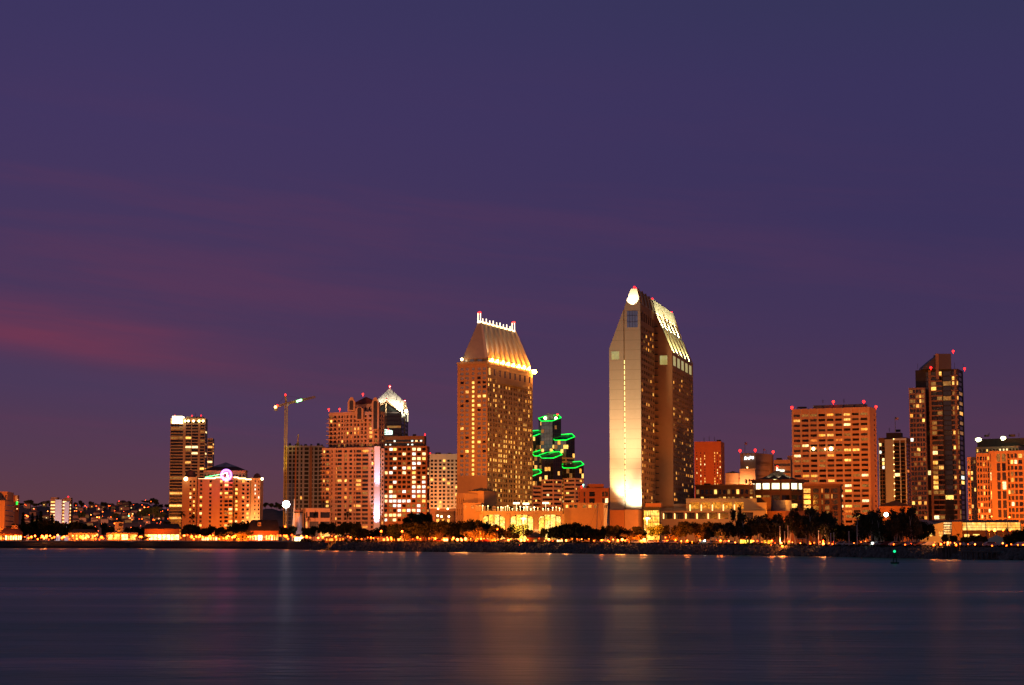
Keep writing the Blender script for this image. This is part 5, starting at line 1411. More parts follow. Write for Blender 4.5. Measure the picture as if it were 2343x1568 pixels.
block(ob, Q, Z0, zs(1111, Y), M_BROWN, dict(cols=cols, rows=8, fh=.74, zb=9, zt=zs(1116, Y), lit=chooser(.12, [(L_DIM, 3), (L_AMB, 1), (L_RED, 1)], [G_DARK, G_BRN], lambda c, r: (pick([(L_RED, 2), (L_AMB, 2)]) if c == 0 and r > 3 else None)), depth=.8), None)
parapet(ob, Q, zs(1111, Y), 1.0, M_RUST, .8)
Q = quad(1862, 1920, 1922, Y + 6, YR=1148); block(ob, Q, zs(1111, Y), zs(1107.5, Y), M_DROOF, None, None, 'roof_house')
flood('wing_flood', (xs(1885) * Y, Y - 45, 8), (xs(1880) * Y, Y, 22), .13, (1, .26, .06), size=rad(110), parent=ob)

# --- ribbon window office
Y = 1290
Q = quad(1813.5, 1991, 2006, Y, YL=1314); zt = zs(931, Y); Lp, C, R, Bk = Q
ob = new('ribbon_window_office', 'broad orange office slab with rows of short ribbon windows and four red lamps', 'building', Q)
n = 24
block(ob, Q, Z0, zt, M_PINK, dict(cols=[(.015 + .1085 * k, .015 + .1085 * k + .088) for k in range(9)], rows=n, fh=.46, zb=9, zt=zt - 3, lit=chooser(.30, [(L_AMB, 3), (L_WHT, 3), (L_YEL, 2), (L_DIM, 6), (L_RED, 2)], [G_DARK, G_DARK, G_BRN]), depth=.7),
      dict(cols=[(.62, .88)], rows=n, fh=.46, zb=9, zt=zt - 3, lit=chooser(.03)), most=100)
dd = (C - Lp); Ln = dd.length; dd /= Ln; nn = Vector((dd.y, -dd.x))
mbp = None
for k in range(10):
    w = Lp + dd * (Ln * (.006 + .1085 * k)) + nn * .25; mb = MB(); mb.box((w.x, w.y, Z0), Ln * .020, .9, zt - Z0 - .3, math.atan2(dd.y, dd.x)); mb.build('pier', M_BEIGE, ob)
cs = sum(Q, Vector((0, 0))) / 4
mb = MB()
for k in range(5):
    w = Lp + dd * (Ln * (.31 + .135 * k)) - nn * 9; mb.box((w.x, w.y, zt - .05), Ln * .12, 8 + .2 * k, zs(922.5, Y) - zt, math.atan2(dd.y, dd.x))
mb.build('plant_screen', mat('grey_brown_screen', (.30, .22, .17), .85, .1, .1), ob)
beacon(ob, (Lp.x, Lp.y + 1, zt + 1.2), 1.2); beacon(ob, (R.x, R.y, zt + 1.2), 1.1)
for u in (1906, 1975.5): p = PT(u, 919.5, Y + 14); beacon(ob, p, 1.2)
for u, v, r_ in ((1861.5, 1027, 1.1), (1902, 1027, 1.3), (1889, 1028, .7)):
    mb = MB(); f_ = (u - 1813.5) / 177; w = Lp + dd * (Ln * f_) + nn * .3; mb.ball((w.x, w.y, zs(v, w.y)), r_, 8, 5); mb.build('bright_lamp', lamp_mat('orange_white_lamp', (1, .66, .28), 14), ob)
flood('ribbon_flood', (xs(1900) * Y - 10, Y - 130, 10), (xs(1900) * Y, Y + 10, 52), .34, (1, .28, .075), size=rad(80), parent=ob)
flood('ribbon_side_flood', (R.x + 60, R.y - 30, 8), (R.x - 3, R.y - 15, 45), .36, (1, .24, .04), size=rad(70), parent=ob)

# --- glass tower with white fins and the flag
Y = 1500
Q = quad(2010, 2074, 2087, Y, YR=1530); zt = zs(1001, Y)
ob = new('white_fin_tower', 'dark glass tower with a pale stair shaft and white fins below the flag', 'building', Q)
block(ob, Q, Z0, zt, M_BROWN, dict(cols=[(.02, .10), (.12, .20), (.56, .74), (.79, .93)], rows=24, fh=.80, zb=10, zt=zt - 4, lit=chooser(.14, [(L_COOL, 2), (L_WHT, 1), (L_YEL, 1)], [G_DARK, G_GRN]), depth=.3), dict(n=2, fw=.8, rows=24, fh=.7, zb=10, zt=zt - 4, lit=chooser(.05)))
A, B = Q[0], Q[1]; dd = (B - A); Ln = dd.length; dd /= Ln; nn = Vector((dd.y, -dd.x))
def strip(f0, f1, dep, z1, m, name, z0=Z0):
    w = A + dd * (Ln * (f0 + f1) / 2) + nn * (dep / 2 - .3); mb = MB(); mb.box((w.x, w.y, z0), Ln * (f1 - f0), dep, z1 - z0, math.atan2(dd.y, dd.x)); return mb.build(name, m, ob)
strip(.24, .52, 2.2, zs(1005, Y), M_CREAM, 'stair_shaft')
for f in (.0, .52, .755, .955): strip(f, f + .028, .9, zt - 2.2, M_WHITE, 'fin')
strip(.53, 1.0, 1.0, zt - .6, M_WHITE, 'top_band', zt - 2.2)
Q4 = quad(2028, 2062, 2066, Y + 12, YR=1522); block(ob, Q4, zt, zs(988, Y), M_BROWN, None, None, 'penthouse')
flood('fin_flood', (xs(2040) * Y, Y - 80, 20), (xs(2040) * Y, Y, 58), .24, (1, .40, .12), size=rad(84), parent=ob)
for k in range(12):
    p = A + dd * (Ln * .548) + nn * .8; mb = MB(); mb.ball((p.x, p.y, 30 + k * 5.1), .34, 6, 4); mb.build('landing_lamp', E_STRIP, ob)
flag(2047, 954.5, 2055, 960, Y + 8, 'striped flag flying from the roof pole of the white fin tower', 990)
# low restaurant at its foot
Q = quad(2008, 2080, 2084, 1240, YR=1262)
ob = new('tiled_restaurant', 'low dim building with a pale balcony under the white fin tower', 'building', Q)
block(ob, Q, Z0, zs(1158, 1240), M_BROWN, dict(n=5, fw=.5, rows=2, fh=.4, zb=8, lit=chooser(.3, [(L_DIM, 1), (L_AMB, 1)])), None); hiproof(ob, Q, zs(1158, 1240), 4, M_DROOF, 1.0, .5)
flood('restaurant_flood', (xs(2050) * 1240, 1200, 14), (xs(2045) * 1240, 1240, 14), .14, AMBER, size=rad(100), parent=ob)

# --- tall dark glass condominium on the right
Y = 1400
Qlo = quad(2082, 2119, 2121, Y, YR=1412); zlo = zs(887, Y)
ob = new('curved_crown_tower', 'tall dark glass condominium with orange balcony stacks and a curved sloping crown', 'building', Qlo)
n = 30
dkl = chooser(.18, [(L_AMB, 3), (L_YEL, 2), (L_COOL, 1), (L_DIM, 5)], [G_DARK, G_DARK, G_BRN])
block(ob, Qlo, Z0, zlo, M_PINK, dict(cols=[(.05, .22), (.25, .38), (.44, .62), (.65, .76), (.80, .95)], rows=n, fh=.66, zb=9, zt=zlo - 1, lit=dkl, depth=.7), None, 'left_wing', most=60)
slab_parts(ob, Qlo[0], Qlo[1], [9 + k * (zlo - 10) / n - .3 for k in range(n)], .04, .42, .8, .5, M_PINK)
Qm = quad(2098, 2196, 2207.5, Y + 4, YR=1424); zm = zs(843, Y)
cw = lambda u: (u - 2098) / 98.0
cst = chooser(.42, [(L_AMB, 3), (L_YEL, 2), (L_WHT, 1), (L_DIM, 5)], [G_DARK, G_DARK, G_BRN])
block(ob, Qm, Z0, zm, M_STEEL, dict(cols=[(cw(2122), cw(2131)), (cw(2134), cw(2145)), (cw(2147), cw(2158)), (cw(2161), cw(2179)), (cw(2182), cw(2191)), (cw(2192), .995)], rows=n + 3, fh=.86, zb=9, zt=zm - 1.5, lit=lambda cc: (G_BLUE if cc[4] in (0, 3) and RNG.random() < .74 else cst(cc)), depth=.3),
      dict(n=1, fw=.7, rows=n + 3, fh=.7, zb=9, zt=zm - 1.5, lit=dkl), most=70)
zl_ = [9 + k * (zm - 10.5) / (n + 3) - .5 for k in range(1, n + 3)]
slab_parts(ob, Qm[0], Qm[1], zl_, cw(2129), cw(2160), 1.7, 1.05, M_PINK, 'balcony')
slab_parts(ob, Qm[0], Qm[1], zl_, cw(2180), 1.0, 1.7, 1.05, M_PINK, 'corner_balcony')
mb = MB()
dd = (Qm[1] - Qm[0]); Ln = dd.length; dd /= Ln; nn = Vector((dd.y, -dd.x))
for f in (cw(2131.5), cw(2190)):
    w = Qm[0] + dd * (Ln * f) + nn * .5; mb = MB(); mb.box((w.x, w.y, Z0), 1.7, .9, zm - Z0 - .5, math.atan2(dd.y, dd.x)); mb.build('pier', M_PINK, ob)
# crown: a box with a swept glass slope to its left
u0, u1 = 2150, 2181; zc = zs(808, Y)
a, b = G(u0, Y + 5), G(u1, Y + 5); mb = MB(); mb.box(((a.x + b.x) / 2, Y + 12, zm - .05), b.x - a.x, 14, zc - zm); mb.build('crown_box', mat('taupe_screen', (.17, .14, .13), .7, .1, .1), ob)
mb = MB(); mb.box((a.x - .6, Y + 4.4, zm - 8), 2.2, 1.2, zc - zm + 8); mb.build('crown_pier', M_PINK, ob)
pts = [(2111, 842.0), (2113, 838), (2119, 833), (2128, 825.5), (2138, 817.5), (2149, 810)]
lowp = [(PT(u, v, Y + 6).x, PT(u, v, Y + 6).z) for u, v in pts]; xa, xb = lowp[0][0], lowp[-1][0]
prof = [(xa, zm - .05), (xb, zm - .05)] + [(x, z) for x, z in lowp[::-1]]
mb = MB(); f0 = [(x, Y + 6, z) for x, z in prof]; f1 = [(x, Y + 20, z) for x, z in prof]; mb.face(f0); mb.face(f1[::-1])
for k in range(len(prof)): mb.face([f0[k], f1[k], f1[(k + 1) % len(prof)], f0[(k + 1) % len(prof)]])
cs_ = mb.build('swept_crown', mat('crown_louvre', (.10, .10, .115), .5, .1, .2, seams=1.8), ob)
for u, v in ((2180, 804), (2129, 841.5), (2206, 844)): beacon(ob, PT(u, v, Y + 6), 1.1)
for u, v in ((2183, 836), (2099, 838), (2203, 838)):
    mb = MB(); p = PT(u, v, Y + 7); mb.tube((p.x, p.y, zm - .2), p + Vector((0, 0, 2)), .14, 4); mb.build('roof_mast', M_STEEL, ob)
flood('crown_tower_flood', (xs(2150) * Y, Y - 130, 10), (xs(2150) * Y, Y, 70), .78, (1, .27, .045), size=rad(84), parent=ob)
flood('crown_tower_low_flood', (xs(2190) * Y, Y - 70, 8), (xs(2185) * Y, Y, 22), .16, (1, .25, .04), size=rad(100), parent=ob)

# --- orange condominium at the right edge
Y = 1250
Q = quad(2214, 2268, 2360, Y, YR=1252)
zt = zs(1030, Y)
ob = new('orange_condominium', 'stepped glowing orange condominium cut by the right edge with two roof floodlights', 'building', Q)
oc = chooser(.20, [(L_AMB, 3), (L_YEL, 3), (L_WHT, 2), (L_DIM, 3)], [G_DARK, G_BRN, G_BRN])
Ql = quad(2212, 2247, 2249, Y + 10, YR=1275)
block(ob, Ql, Z0, zs(1044, Y), M_PINK, dict(cols=[(.04, .14), (.22, .34), (.42, .52), (.60, .72), (.82, .95)], rows=14, fh=.62, zb=7, lit=oc, depth=.7), None, 'left_tier', most=40)
Qc = quad(2233, 2269, 2270, Y, YR=1270)
block(ob, Qc, Z0, zs(1037, Y), M_PINK, dict(cols=[(.05, .14), (.22, .34), (.42, .50), (.55, .63), (.70, .96)], rows=14, fh=.62, zb=7, lit=oc, depth=.7), None, 'centre_tier', most=70)
Qd = quad(2262, 2304, 2305, Y - 4, YR=1268)
block(ob, Qd, Z0, zs(1032, Y), M_PINK, dict(cols=[(.06, .10), (.42, .60), (.70, .90)], rows=9, fh=.84, zb=7, lit=oc, depth=.9), None, 'bay_tier', most=100)
Qe = quad(2298, 2372, 2374, Y + 3, YR=1272)
block(ob, Qe, Z0, zs(1030, Y), M_PINK, dict(cols=[(.02, .14), (.18, .26), (.30, .38), (.42, .54), (.60, .68), (.74, .9)], rows=14, fh=.66, zb=7, lit=oc, depth=.9), None, 'right_tier', most=130)
slab_parts(ob, Qe[0], Qe[1], [7 + k * (zs(1030, Y) - 8.5) / 14 - .3 for k in range(14)], .0, .16, 1.2, .7, M_PINK)
Qt = quad(2232, 2330, 2352, Y + 12, YR=1275)
zt2 = zs(1018, Y)
block(ob, Qt, zs(1040, Y), zt2, M_BEIGE, dict(n=13, fw=.45, rows=1, fh=.55, zb=zs(1032, Y), zt=zt2 - 1, lit=chooser(.25, [(L_WHT, 1), (L_YEL, 1)], [G_DARK, G_BRN])), None, 'attic_tier')
Qt = quad(2236, 2345, 2352, Y + 16, YR=1272)
block(ob, Qt, zt2, zs(999, Y), M_STEEL, None, None, 'plant_storey')
for u, v, w in ((2238, 1006, 2.1), (2294.5, 1002.5, 1.9)):
    mb = MB(); p = PT(u, v, Y + 9); mb.ball(p, w, 10, 6, sz=.62); mb.box((p.x, p.y + 1.4, p.z - 1.4), 1.2, 1.6, 1.0); mb.build('roof_floodlamp', lamp_mat('yellow_white_flood', (1, .95, .45), 7), ob)
flood('orange_flood', (xs(2285) * Y, Y - 75, 6), (xs(2285) * Y, Y, 18), .72, (1, .26, .03), size=rad(110), parent=ob)
flood('orange_flood_high', (xs(2290) * Y, Y - 110, 20), (xs(2290) * Y, Y, 52), .22, (1, .28, .04), size=rad(70), parent=ob)

# --- low glass hall and barrel roofs at the right
Y = 960
Q = quad(2197, 2329, 2331, Y, YR=985)
hl = new('louvred_hall', 'low hall with a long band of glowing yellow louvres under a thin roof', 'building', Q)
zb_, zt_ = zs(1213.8, Y), zs(1194.8, Y)
mb = MB(); A, B = Q[0], Q[1]
block(hl, Q, Z0, zb_ - .02, mat('dark_red_wall', (.16, .06, .045), .9, .2, .2), dict(cols=[(.03, .12), (.18, .30)], rows=1, fh=.5, zb=4.2, zt=zb_ - .6, lit=chooser(.9, [(L_YEL, 1)])), None, 'lower_wall')
block(hl, Q, zb_, zt_, M_STEEL, dict(cols=[(.004 + .0832 * k, .004 + .0832 * k + .080) for k in range(12)], rows=3, fh=.86, zb=zb_ + .05, zt=zt_ - .05, lit=chooser(1, [(window_mat('lit_louvre', (1, .38, .05), (1, .56, .14), 1.7, .45, 1.35, .35), 1)]), depth=.25), None, 'louvre_frame')
Qr = quad(2124, 2322, 2325, Y + 8, YR=990)
mb = MB(); mb.prism(Qr, zt_ + .1, zs(1189.5, Y)); mb.build('roof', mat('grey_metal_roof', (.20, .17, .17), .6, .1, .1), hl)
Q2 = quad(2173, 2196.6, 2199, Y - 4, YR=980)
block(hl, Q2, Z0, zs(1194, Y), M_RUST, None, None, 'side_wall')
Q2 = quad(2154, 2172.6, 2173, Y - 2, YR=976)
block(hl, Q2, Z0, zs(1194, Y), M_STEEL, dict(cols=[(.03, .50), (.52, .97)], rows=5, fh=.62, zb=zs(1223, Y), zt=zs(1194.5, Y), lit=chooser(1, [(window_mat('lit_stair', (1, .42, .10), (1, .60, .24), 1.6), 1)])), None, 'stair_bay')
flood('hall_flood', (xs(2180) * Y, Y - 45, 5), (xs(2190) * Y, Y, 10), .40, (1, .42, .06), size=rad(110), parent=hl)
Q = quad(2100, 2154, 2155, Y - 6, YR=980)
gb = new('gabled_boathouse', 'dim beige boathouse with two lit doors beside the louvred hall', 'building', Q)
block(gb, Q, Z0, zs(1212, Y), M_BEIGE, dict(cols=[(.42, .52), (.56, .66), (.80, .95)], rows=1, fh=.75, zb=zs(1229, Y), zt=zs(1214, Y), lit=chooser(0, special=lambda c, r: (L_YEL, G_DARK, L_AMB)[c])), None)
mb = MB(); x0, x1 = Q[0].x, Q[1].x; za_, zb2 = zs(1207, Y), zs(1195.5, Y); yy = Y - 6
fr0 = [(x0, yy, zs(1212, Y)), (x1, yy, zs(1212, Y)), (x1, yy, zb2), (x0, yy, za_)]; bk = [(x, y + 22, z) for x, y, z in fr0]
mb.face(fr0); mb.face(bk[::-1])
for k in range(4): mb.face([fr0[k], bk[k], bk[(k + 1) % 4], fr0[(k + 1) % 4]])
mb.build('sloped_wall', M_BEIGE, gb)
mb = MB(); cx_, R_ = xs(2112) * Y, 8.0; prev = None
for k in range(9):
    a_ = math.pi * k / 8 * .5; ring = [(cx_ + R_ * math.sin(a_), Y + 8, zs(1208, Y) + 4.4 * math.cos(a_)), (cx_ + R_ * math.sin(a_), Y + 30, zs(1208, Y) + 4.4 * math.cos(a_))]
    if prev: mb.face([prev[0], prev[1], ring[1], ring[0]]); mb.face([prev[0], ring[0], (ring[0][0], Y + 8, Z0), (prev[0][0], Y + 8, Z0)])
    prev = ring
mb.face([(cx_, Y + 8, Z0), (cx_, Y + 30, Z0), (cx_, Y + 30, zs(1208, Y) + 4.4), (cx_, Y + 8, zs(1208, Y) + 4.4)])
mb.face([(cx_ + R_, Y + 8, Z0), (cx_ + R_, Y + 30, Z0), (cx_ + R_, Y + 30, zs(1208, Y)), (cx_ + R_, Y + 8, zs(1208, Y))])
mb.build('barrel_roof', mat('pale_barrel_roof', (.32, .29, .30), .5, .1, .1), gb)
flood('boathouse_flood', (xs(2128) * Y, Y - 35, 4), (xs(2130) * Y, Y - 6, 10), .13, (1, .52, .18), size=rad(100), parent=gb)

# ------------------------------------------------------------------ small roof plant: antennas, boxes
def antenna(name, u, vt, vb, Y):
    r = bpy.data.objects[name]; p = PT(u, vt, Y); mb = MB(); mb.tube((p.x, p.y, zs(vb, Y)), p, .22, 5, .08)
    for k in (.45, .7): z = zs(vb, Y) * (1 - k) + p.z * k; mb.tube((p.x - .9, p.y, z), (p.x + .9, p.y, z), .08, 4)
    mb.build('antenna', M_STEEL, r)
def plant(name, u0, u1, vt, vb, Y, m=None):
    r = bpy.data.objects[name]; a, b = G(u0, Y), G(u1, Y); mb = MB(); mb.box(((a.x + b.x) / 2, Y, zs(vb, Y) - .1), b.x - a.x, 4, zs(vt, Y) - zs(vb, Y)); mb.build('roof_plant', m or M_STEEL, r)
for a_ in (('slit_window_block', 1610, 1000, 1010, 1612), ('slit_window_block', 1622, 997, 1010, 1612), ('slit_window_block', 1634, 999, 1010, 1612), ('brown_office_building', 905, 986, 997, 1648), ('ribbon_window_office', 1930, 912, 923, 1310), ('ribbon_window_office', 1882, 914, 923, 1310),
           ('white_fin_tower', 2034, 978, 988, 1514), ('orange_condominium', 2262, 989, 999, 1268), ('orange_condominium', 2330, 990, 999, 1268), ('balcony_tower', 447, 944, 953, 2012), ('mansard_hotel_tower', 1098, 733, 738, 1330), ('sign_tower', 1752, 1029, 1038, 1756)): antenna(*a_)
for a_ in (('cream_hotel', 996, 1008, 1035.5, 1039.5, 1606), ('cream_hotel', 1024, 1032, 1036.5, 1039.5, 1606), ('slit_window_block', 1640, 1649, 1006.5, 1010, 1612), ('ribbon_window_office', 1826, 1846, 931, 934.5, 1316), ('orange_condominium', 2254, 2262, 995, 999, 1268), ('orange_condominium', 2310, 2322, 994, 999, 1268),
           ('rust_block', 1340, 1347, 1112, 1116.5, 1626), ('white_fin_tower', 2050, 2060, 983, 988, 1514), ('banded_annex', 1776, 1788, 1048, 1052, 1770), ('left_brick_wing', 1610, 1624, 1106, 1110, 1150)): plant(*a_)
# ================================================================== waterfront village on the left
def shop(name, label, uL, uR, Y, vE, vR, m, roofm, cols, rows, lit, zt=None, ridge=.6, fh=.72, fl=.5, cat='shop', depth=12, col=SODIUM):
    Q = quad(uL, uR - .6, uR, Y, YR=Y + depth)
    o = thing(name, label, cat, (Q[1].x, Q[1].y, 3.5))
    ze = zs(vE, Y); g0 = gz((uL + uR) / 2)
    block(o, Q, g0 - .4, ze, m, dict(cols=cols, rows=rows, fh=fh, zb=g0 + .35, zt=zs(zt, Y) if zt else ze - .5, lit=lit, depth=.5), None)
    if roofm is not None: hiproof(o, Q, ze, zs(vR, Y) - ze, roofm, 1.1, ridge)
    if fl: fl *= 1.5; flood('shop_light', (xs((uL + uR) / 2) * Y, Y - 14, g0 + 5), (xs((uL + uR) / 2) * Y, Y, g0 + 2), fl, col, size=rad(130), soft=.4, parent=o)
    return o
L_SHOP = window_mat('lit_shopfront', (1, .50, .12), (1, .66, .26), 4.2, .35, 1.7, .5)
L_SHOPD = window_mat('lit_shop_interior', (1, .26, .03), (1, .42, .09), 2.2, .03, 2.4, .9)
one = lambda m: chooser(1, [(m, 1)])
bays = lambda n, f=.8: even(1, n, f)
Ys = 1192
shop('orange_shop', 'low orange lit shop wall at the far left end of the promenade', -30, 11, Ys + 4, 1207, 1205, M_PINK, None, [(.55, .75), (.8, .97)], 1, one(L_SHOP), zt=1226, fh=.6)
s_ = shop('hip_roofed_shop', 'hip roofed shop with a dazzling white front and a roof lantern at far left', 5, 56, Ys, 1222, 1209, M_BROWN, M_RROOF, bays(9, .66), 1, chooser(1, [(L_SHOP, 2), (L_SHOPD, 3), (L_DIM, 1)]))
Q = quad(31, 45, 45.8, Ys + 5, YR=Ys + 10); block(s_, Q, zs(1211, Ys), zs(1202, Ys), M_PINK, dict(cols=[(.1, .45), (.55, .9)], rows=1, fh=.4, zb=zs(1209, Ys), zt=zs(1202, Ys), lit=chooser(0)), None, 'roof_lantern'); hiproof(s_, Q, zs(1202, Ys), .8, M_DROOF, .5)
shop('trellis_cafe', 'low cafe with lit open bays and white lamps left of the tower house', 161, 228, Ys, 1219, 1211, M_TAN, M_DROOF, bays(9, .58), 1, chooser(1, [(L_SHOPD, 3), (L_DIM, 3)]), fl=.42)
shop('arcade_shop', 'long low shop with four lit bays below the small tower house', 247, 320, Ys, 1219, 1217, M_TAN, M_STEEL, [(.06, .20), (.26, .42), (.48, .68), (.76, .92)], 1, chooser(1, [(L_SHOPD, 3), (L_SHOP, 1)]), fl=.40)
o = shop('tower_house', 'small square tower house with a hip roof and a painted emblem behind the shops', 266, 286, Ys + 16, 1194, 1187.5, M_CREAM, M_DROOF, [(.3, .7)], 1, chooser(0), ridge=0, fl=0, zt=1206, depth=9, cat='building')
mb = MB(); p = PT(276, 1201, Ys + 15.7); mb.ball(p, 1.4, 8, 5, sz=.8); mb.tube(p + Vector((-2.4, 0, -2.2)), p + Vector((2.4, 0, -2.2)), .22, 4); mb.build('emblem', M_STEEL, o)
flood('house_flood', (xs(276) * Ys, Ys - 10, 9), PT(276, 1203, Ys + 16), .11, SODIUM, size=rad(60), parent=o)
o = shop('big_roofed_shop', 'wide shop with a long dark roof above a blazing white storefront', 334, 414, Ys - 4, 1210, 1198.5, M_RUST, M_DROOF, bays(8, .84), 1, chooser(1, [(L_SHOPD, 1), (L_SHOP, 1)], special=lambda c, r: L_SHOP if c >= 5 or c == 1 else None), zt=1221, ridge=.85, fl=.34)
shop('kiosk_row', 'row of small glowing kiosks under the dark trees left of the round topped hedge', 464, 501, Ys, 1226, 1224.5, M_TAN, M_DROOF, bays(6, .7), 1, chooser(1, [(L_SHOP, 2), (L_SHOPD, 2)]), fl=.30)
o = shop('dormer_roofed_shop', 'shop with a tall dark roof, a pale dormer and glowing windows below', 572, 640, 1120, 1214.5, 1189.5, M_RUST, M_DROOF, bays(11, .58), 1, chooser(1, [(L_SHOP, 1), (L_SHOPD, 3), (L_DIM, 1)]), zt=1223, ridge=.8, fl=.40)
mb = MB(); p = PT(593.8, 1204, 1119); mb.box((p.x, p.y - 1.0, p.z), 1.9, 1.6, 2.3); mb.build('dormer', M_TAN, o)
mb = MB(); mb.box((p.x - .42, p.y - 1.85, p.z + .4), .5, .12, 1.2); mb.box((p.x + .42, p.y - 1.85, p.z + .4), .5, .12, 1.2); mb.build('dormer_window', G_DARK, o)
mb = MB()
for u in (592, 597): 
    p = PT(u, 1234, 1118.5); mb.box((p.x, p.y, p.z - .4), .9, .5, 2.6)
mb.build('bright_door', lamp_mat('door_light', (1, .86, .6), 9), o)
def parasol(u, Y, vt, vb, w, label, name='conical_tent'):
    p = PT(u, vt, Y); z1 = zs(vb, Y); g0 = gz(u); o = thing(name, label, 'tent', (p.x, p.y, g0)); n = 12
    mb = MB(); ring = [(p.x + w * math.cos(k * 2 * math.pi / n), p.y + w * math.sin(k * 2 * math.pi / n), z1) for k in range(n)]
    for k in range(n): mb.face([ring[k], ring[(k + 1) % n], tuple(p)])
    mb.build('canopy', M_CREAM, o)
    for k in range(0, n, 2):
        mb = MB(); x, y, _ = ring[k]; x, y = p.x + (x - p.x) * .9, p.y + (y - p.y) * .9; mb.tube((x, y, g0 - .1), (x, y, z1 + .25), .12, 5); mb.build('post', M_POLE, o)
    mb = MB(); mb.tube(p - Vector((0, 0, .3)), p + Vector((0, 0, 4)), .12, 5, .05); mb.build('mast', M_POLE, o)
    pl = bpy.data.lights.new('tent_light', 'POINT'); pl.energy = 700; pl.color = (1, .62, .22); pl.shadow_soft_size = .4
    po = bpy.data.objects.new('tent_light', pl); COL.objects.link(po); po.parent = o; po.location = Vector((p.x, p.y - 1, g0 + 2.2)) - Vector(o.location)
    return o
parasol(640.5, 1105, 1222.5, 1227, 2.6, 'pale conical tent at the right end of the dormer roofed shop')
o = thing('carousel', 'round glowing carousel under a tan canopy beside the lighthouse', 'carousel', base(685.5, 1085)); p = G(685.5, 1085); g0 = gz(685.5)
mb = MB(); N = 16; rr = lambda r_, z: [(p.x + r_ * math.cos(k * 2 * math.pi / N), p.y + r_ * math.sin(k * 2 * math.pi / N), z) for k in range(N)]
mb.hull(rr(3.6, g0 + 3.0), rr(.5, g0 + 4.4)); mb.build('canopy', M_TAN, o)
mb = MB(); mb.hull(rr(2.6, g0 - .05), rr(2.6, g0 + 2.6)); mb.build('lit_drum', lamp_mat('carousel_light', (1, .78, .32), 5.5), o)
for k in range(8):
    mb = MB(); a = k * math.pi / 4; mb.tube((p.x + 3.3 * math.cos(a), p.y + 3.3 * math.sin(a), g0 - .05), (p.x + 3.3 * math.cos(a), p.y + 3.3 * math.sin(a), g0 + 3.1), .1, 5); mb.build('post', M_RUST, o)
# little lighthouse
Y = 1140; p = G(684.5, Y); o = thing('lighthouse', 'stubby pale lighthouse with a dark gallery and an orange lit left side', 'lighthouse', (p.x, p.y, 4)); N = 8
r8 = lambda r_, z: [(p.x + r_ * math.cos(math.pi / 8 + k * math.pi / 4), p.y + r_ * math.sin(math.pi / 8 + k * math.pi / 4), z) for k in range(N)]
mb = MB(); mb.hull(r8(2.9, 3.9), r8(2.1, zs(1174, Y))); mb.build('tower', M_WHITE, o)
mb = MB(); mb.hull(r8(2.9, zs(1174, Y)), r8(3.0, zs(1171.5, Y)), floor=True); mb.build('gallery', M_DROOF, o)
mb = MB(); mb.hull(r8(2.5, zs(1171.5, Y)), r8(2.5, zs(1166.5, Y))); mb.build('lantern', M_PINK, o)
for k in range(3):
    mb = MB(); a = PT(680.5 + 4 * k, 1166.5, Y); mb.tube((a.x, a.y, a.z - .1), (a.x, a.y, a.z + .9), .25, 5); mb.build('finial', M_PINK, o)
mb = MB(); a = PT(684, 1182, Y - 2.9); mb.box(a, .7, .3, 2.4); mb.build('window', L_RED, o)
flood('lighthouse_flood', (p.x - 22, Y - 4, 6), (p.x, Y, 14), .26, SODIUM, size=rad(60), parent=o)
flood('lighthouse_front', (p.x + 2, Y - 30, 6), (p.x, Y, 14), .09, (.9, .6, .7), size=rad(50), parent=o)
flood('lighthouse_top', (p.x - 5, Y - 14, 19), (p.x, Y, 21), .30, SODIUM, size=rad(50), parent=o)
o = thing('bell_tower', 'small arched white bell tower between the lighthouse and the terrace wing', 'tower', base(701.5, 1440)); p = G(701.5, 1440)
mb = MB(); zt = zs(1166, 1440)
for dx_ in (-2.1, 2.1): mb.box((p.x + dx_, p.y, 3), 1.3, 3, zt - 3 - 3)
mb.box((p.x, p.y, zt - 3.01), 6.4, 3.4, 3); mb.build('frame', M_CREAM, o)
mb = MB(); mb.box((p.x, p.y - 1.8, zt), 8, 1.2, .9); mb.build('cornice', M_CREAM, o)
mb = MB(); mb.box((p.x, p.y + .8, 3), 2.8, .6, zt - 6.2); mb.build('opening_shade_panel', G_BRN, o)  # dark panel painted as the shade inside the opening
# park kiosk, yellow and orange lit stands on the right half
o = shop('park_kiosk', 'small park kiosk with a dark hip roof and one dim olive doorway', 1204, 1246, 775, 1230, 1216, M_BROWN, mat('slate_roof', (.035, .04, .05), .8, .2, .4), [(.38, .56)], 1, one(window_mat('lit_olive', (.45, .36, .06), (.5, .42, .1), .7)), ridge=0, fl=0, fh=.8, depth=8, cat='kiosk')
mb = MB(); a = PT(1227, 1215, 779); mb.box(a, 1.6, 1.6, .7); mb.build('roof_vent', lamp_mat('vent_light', (.9, .6, .2), .5), o)
L_YST = window_mat('lit_stand', (1, .70, .05), (1, .80, .15), 3.2, .5, 1.4)
shop('yellow_stand', 'low stand glowing bright yellow behind the pale trunked trees', 1687, 1720, 690, 1231, 1228, M_BROWN, M_DROOF, bays(4, .88), 1, one(L_YST), fl=.2, fh=.8, cat='stand', depth=6)
mb = MB(); p = PT(1714, 1232, 689); o = TOP[-1]; n = 10
mb.hull([(p.x + 1.9 * math.cos(k * math.pi / 5), p.y + 1.9 * math.sin(k * math.pi / 5), p.z - .6) for k in range(n)], [(p.x + .3 * math.cos(k * math.pi / 5), p.y + .3 * math.sin(k * math.pi / 5), p.z + 3.6) for k in range(n)]); mb.build('striped_dome', M_TAN, o)
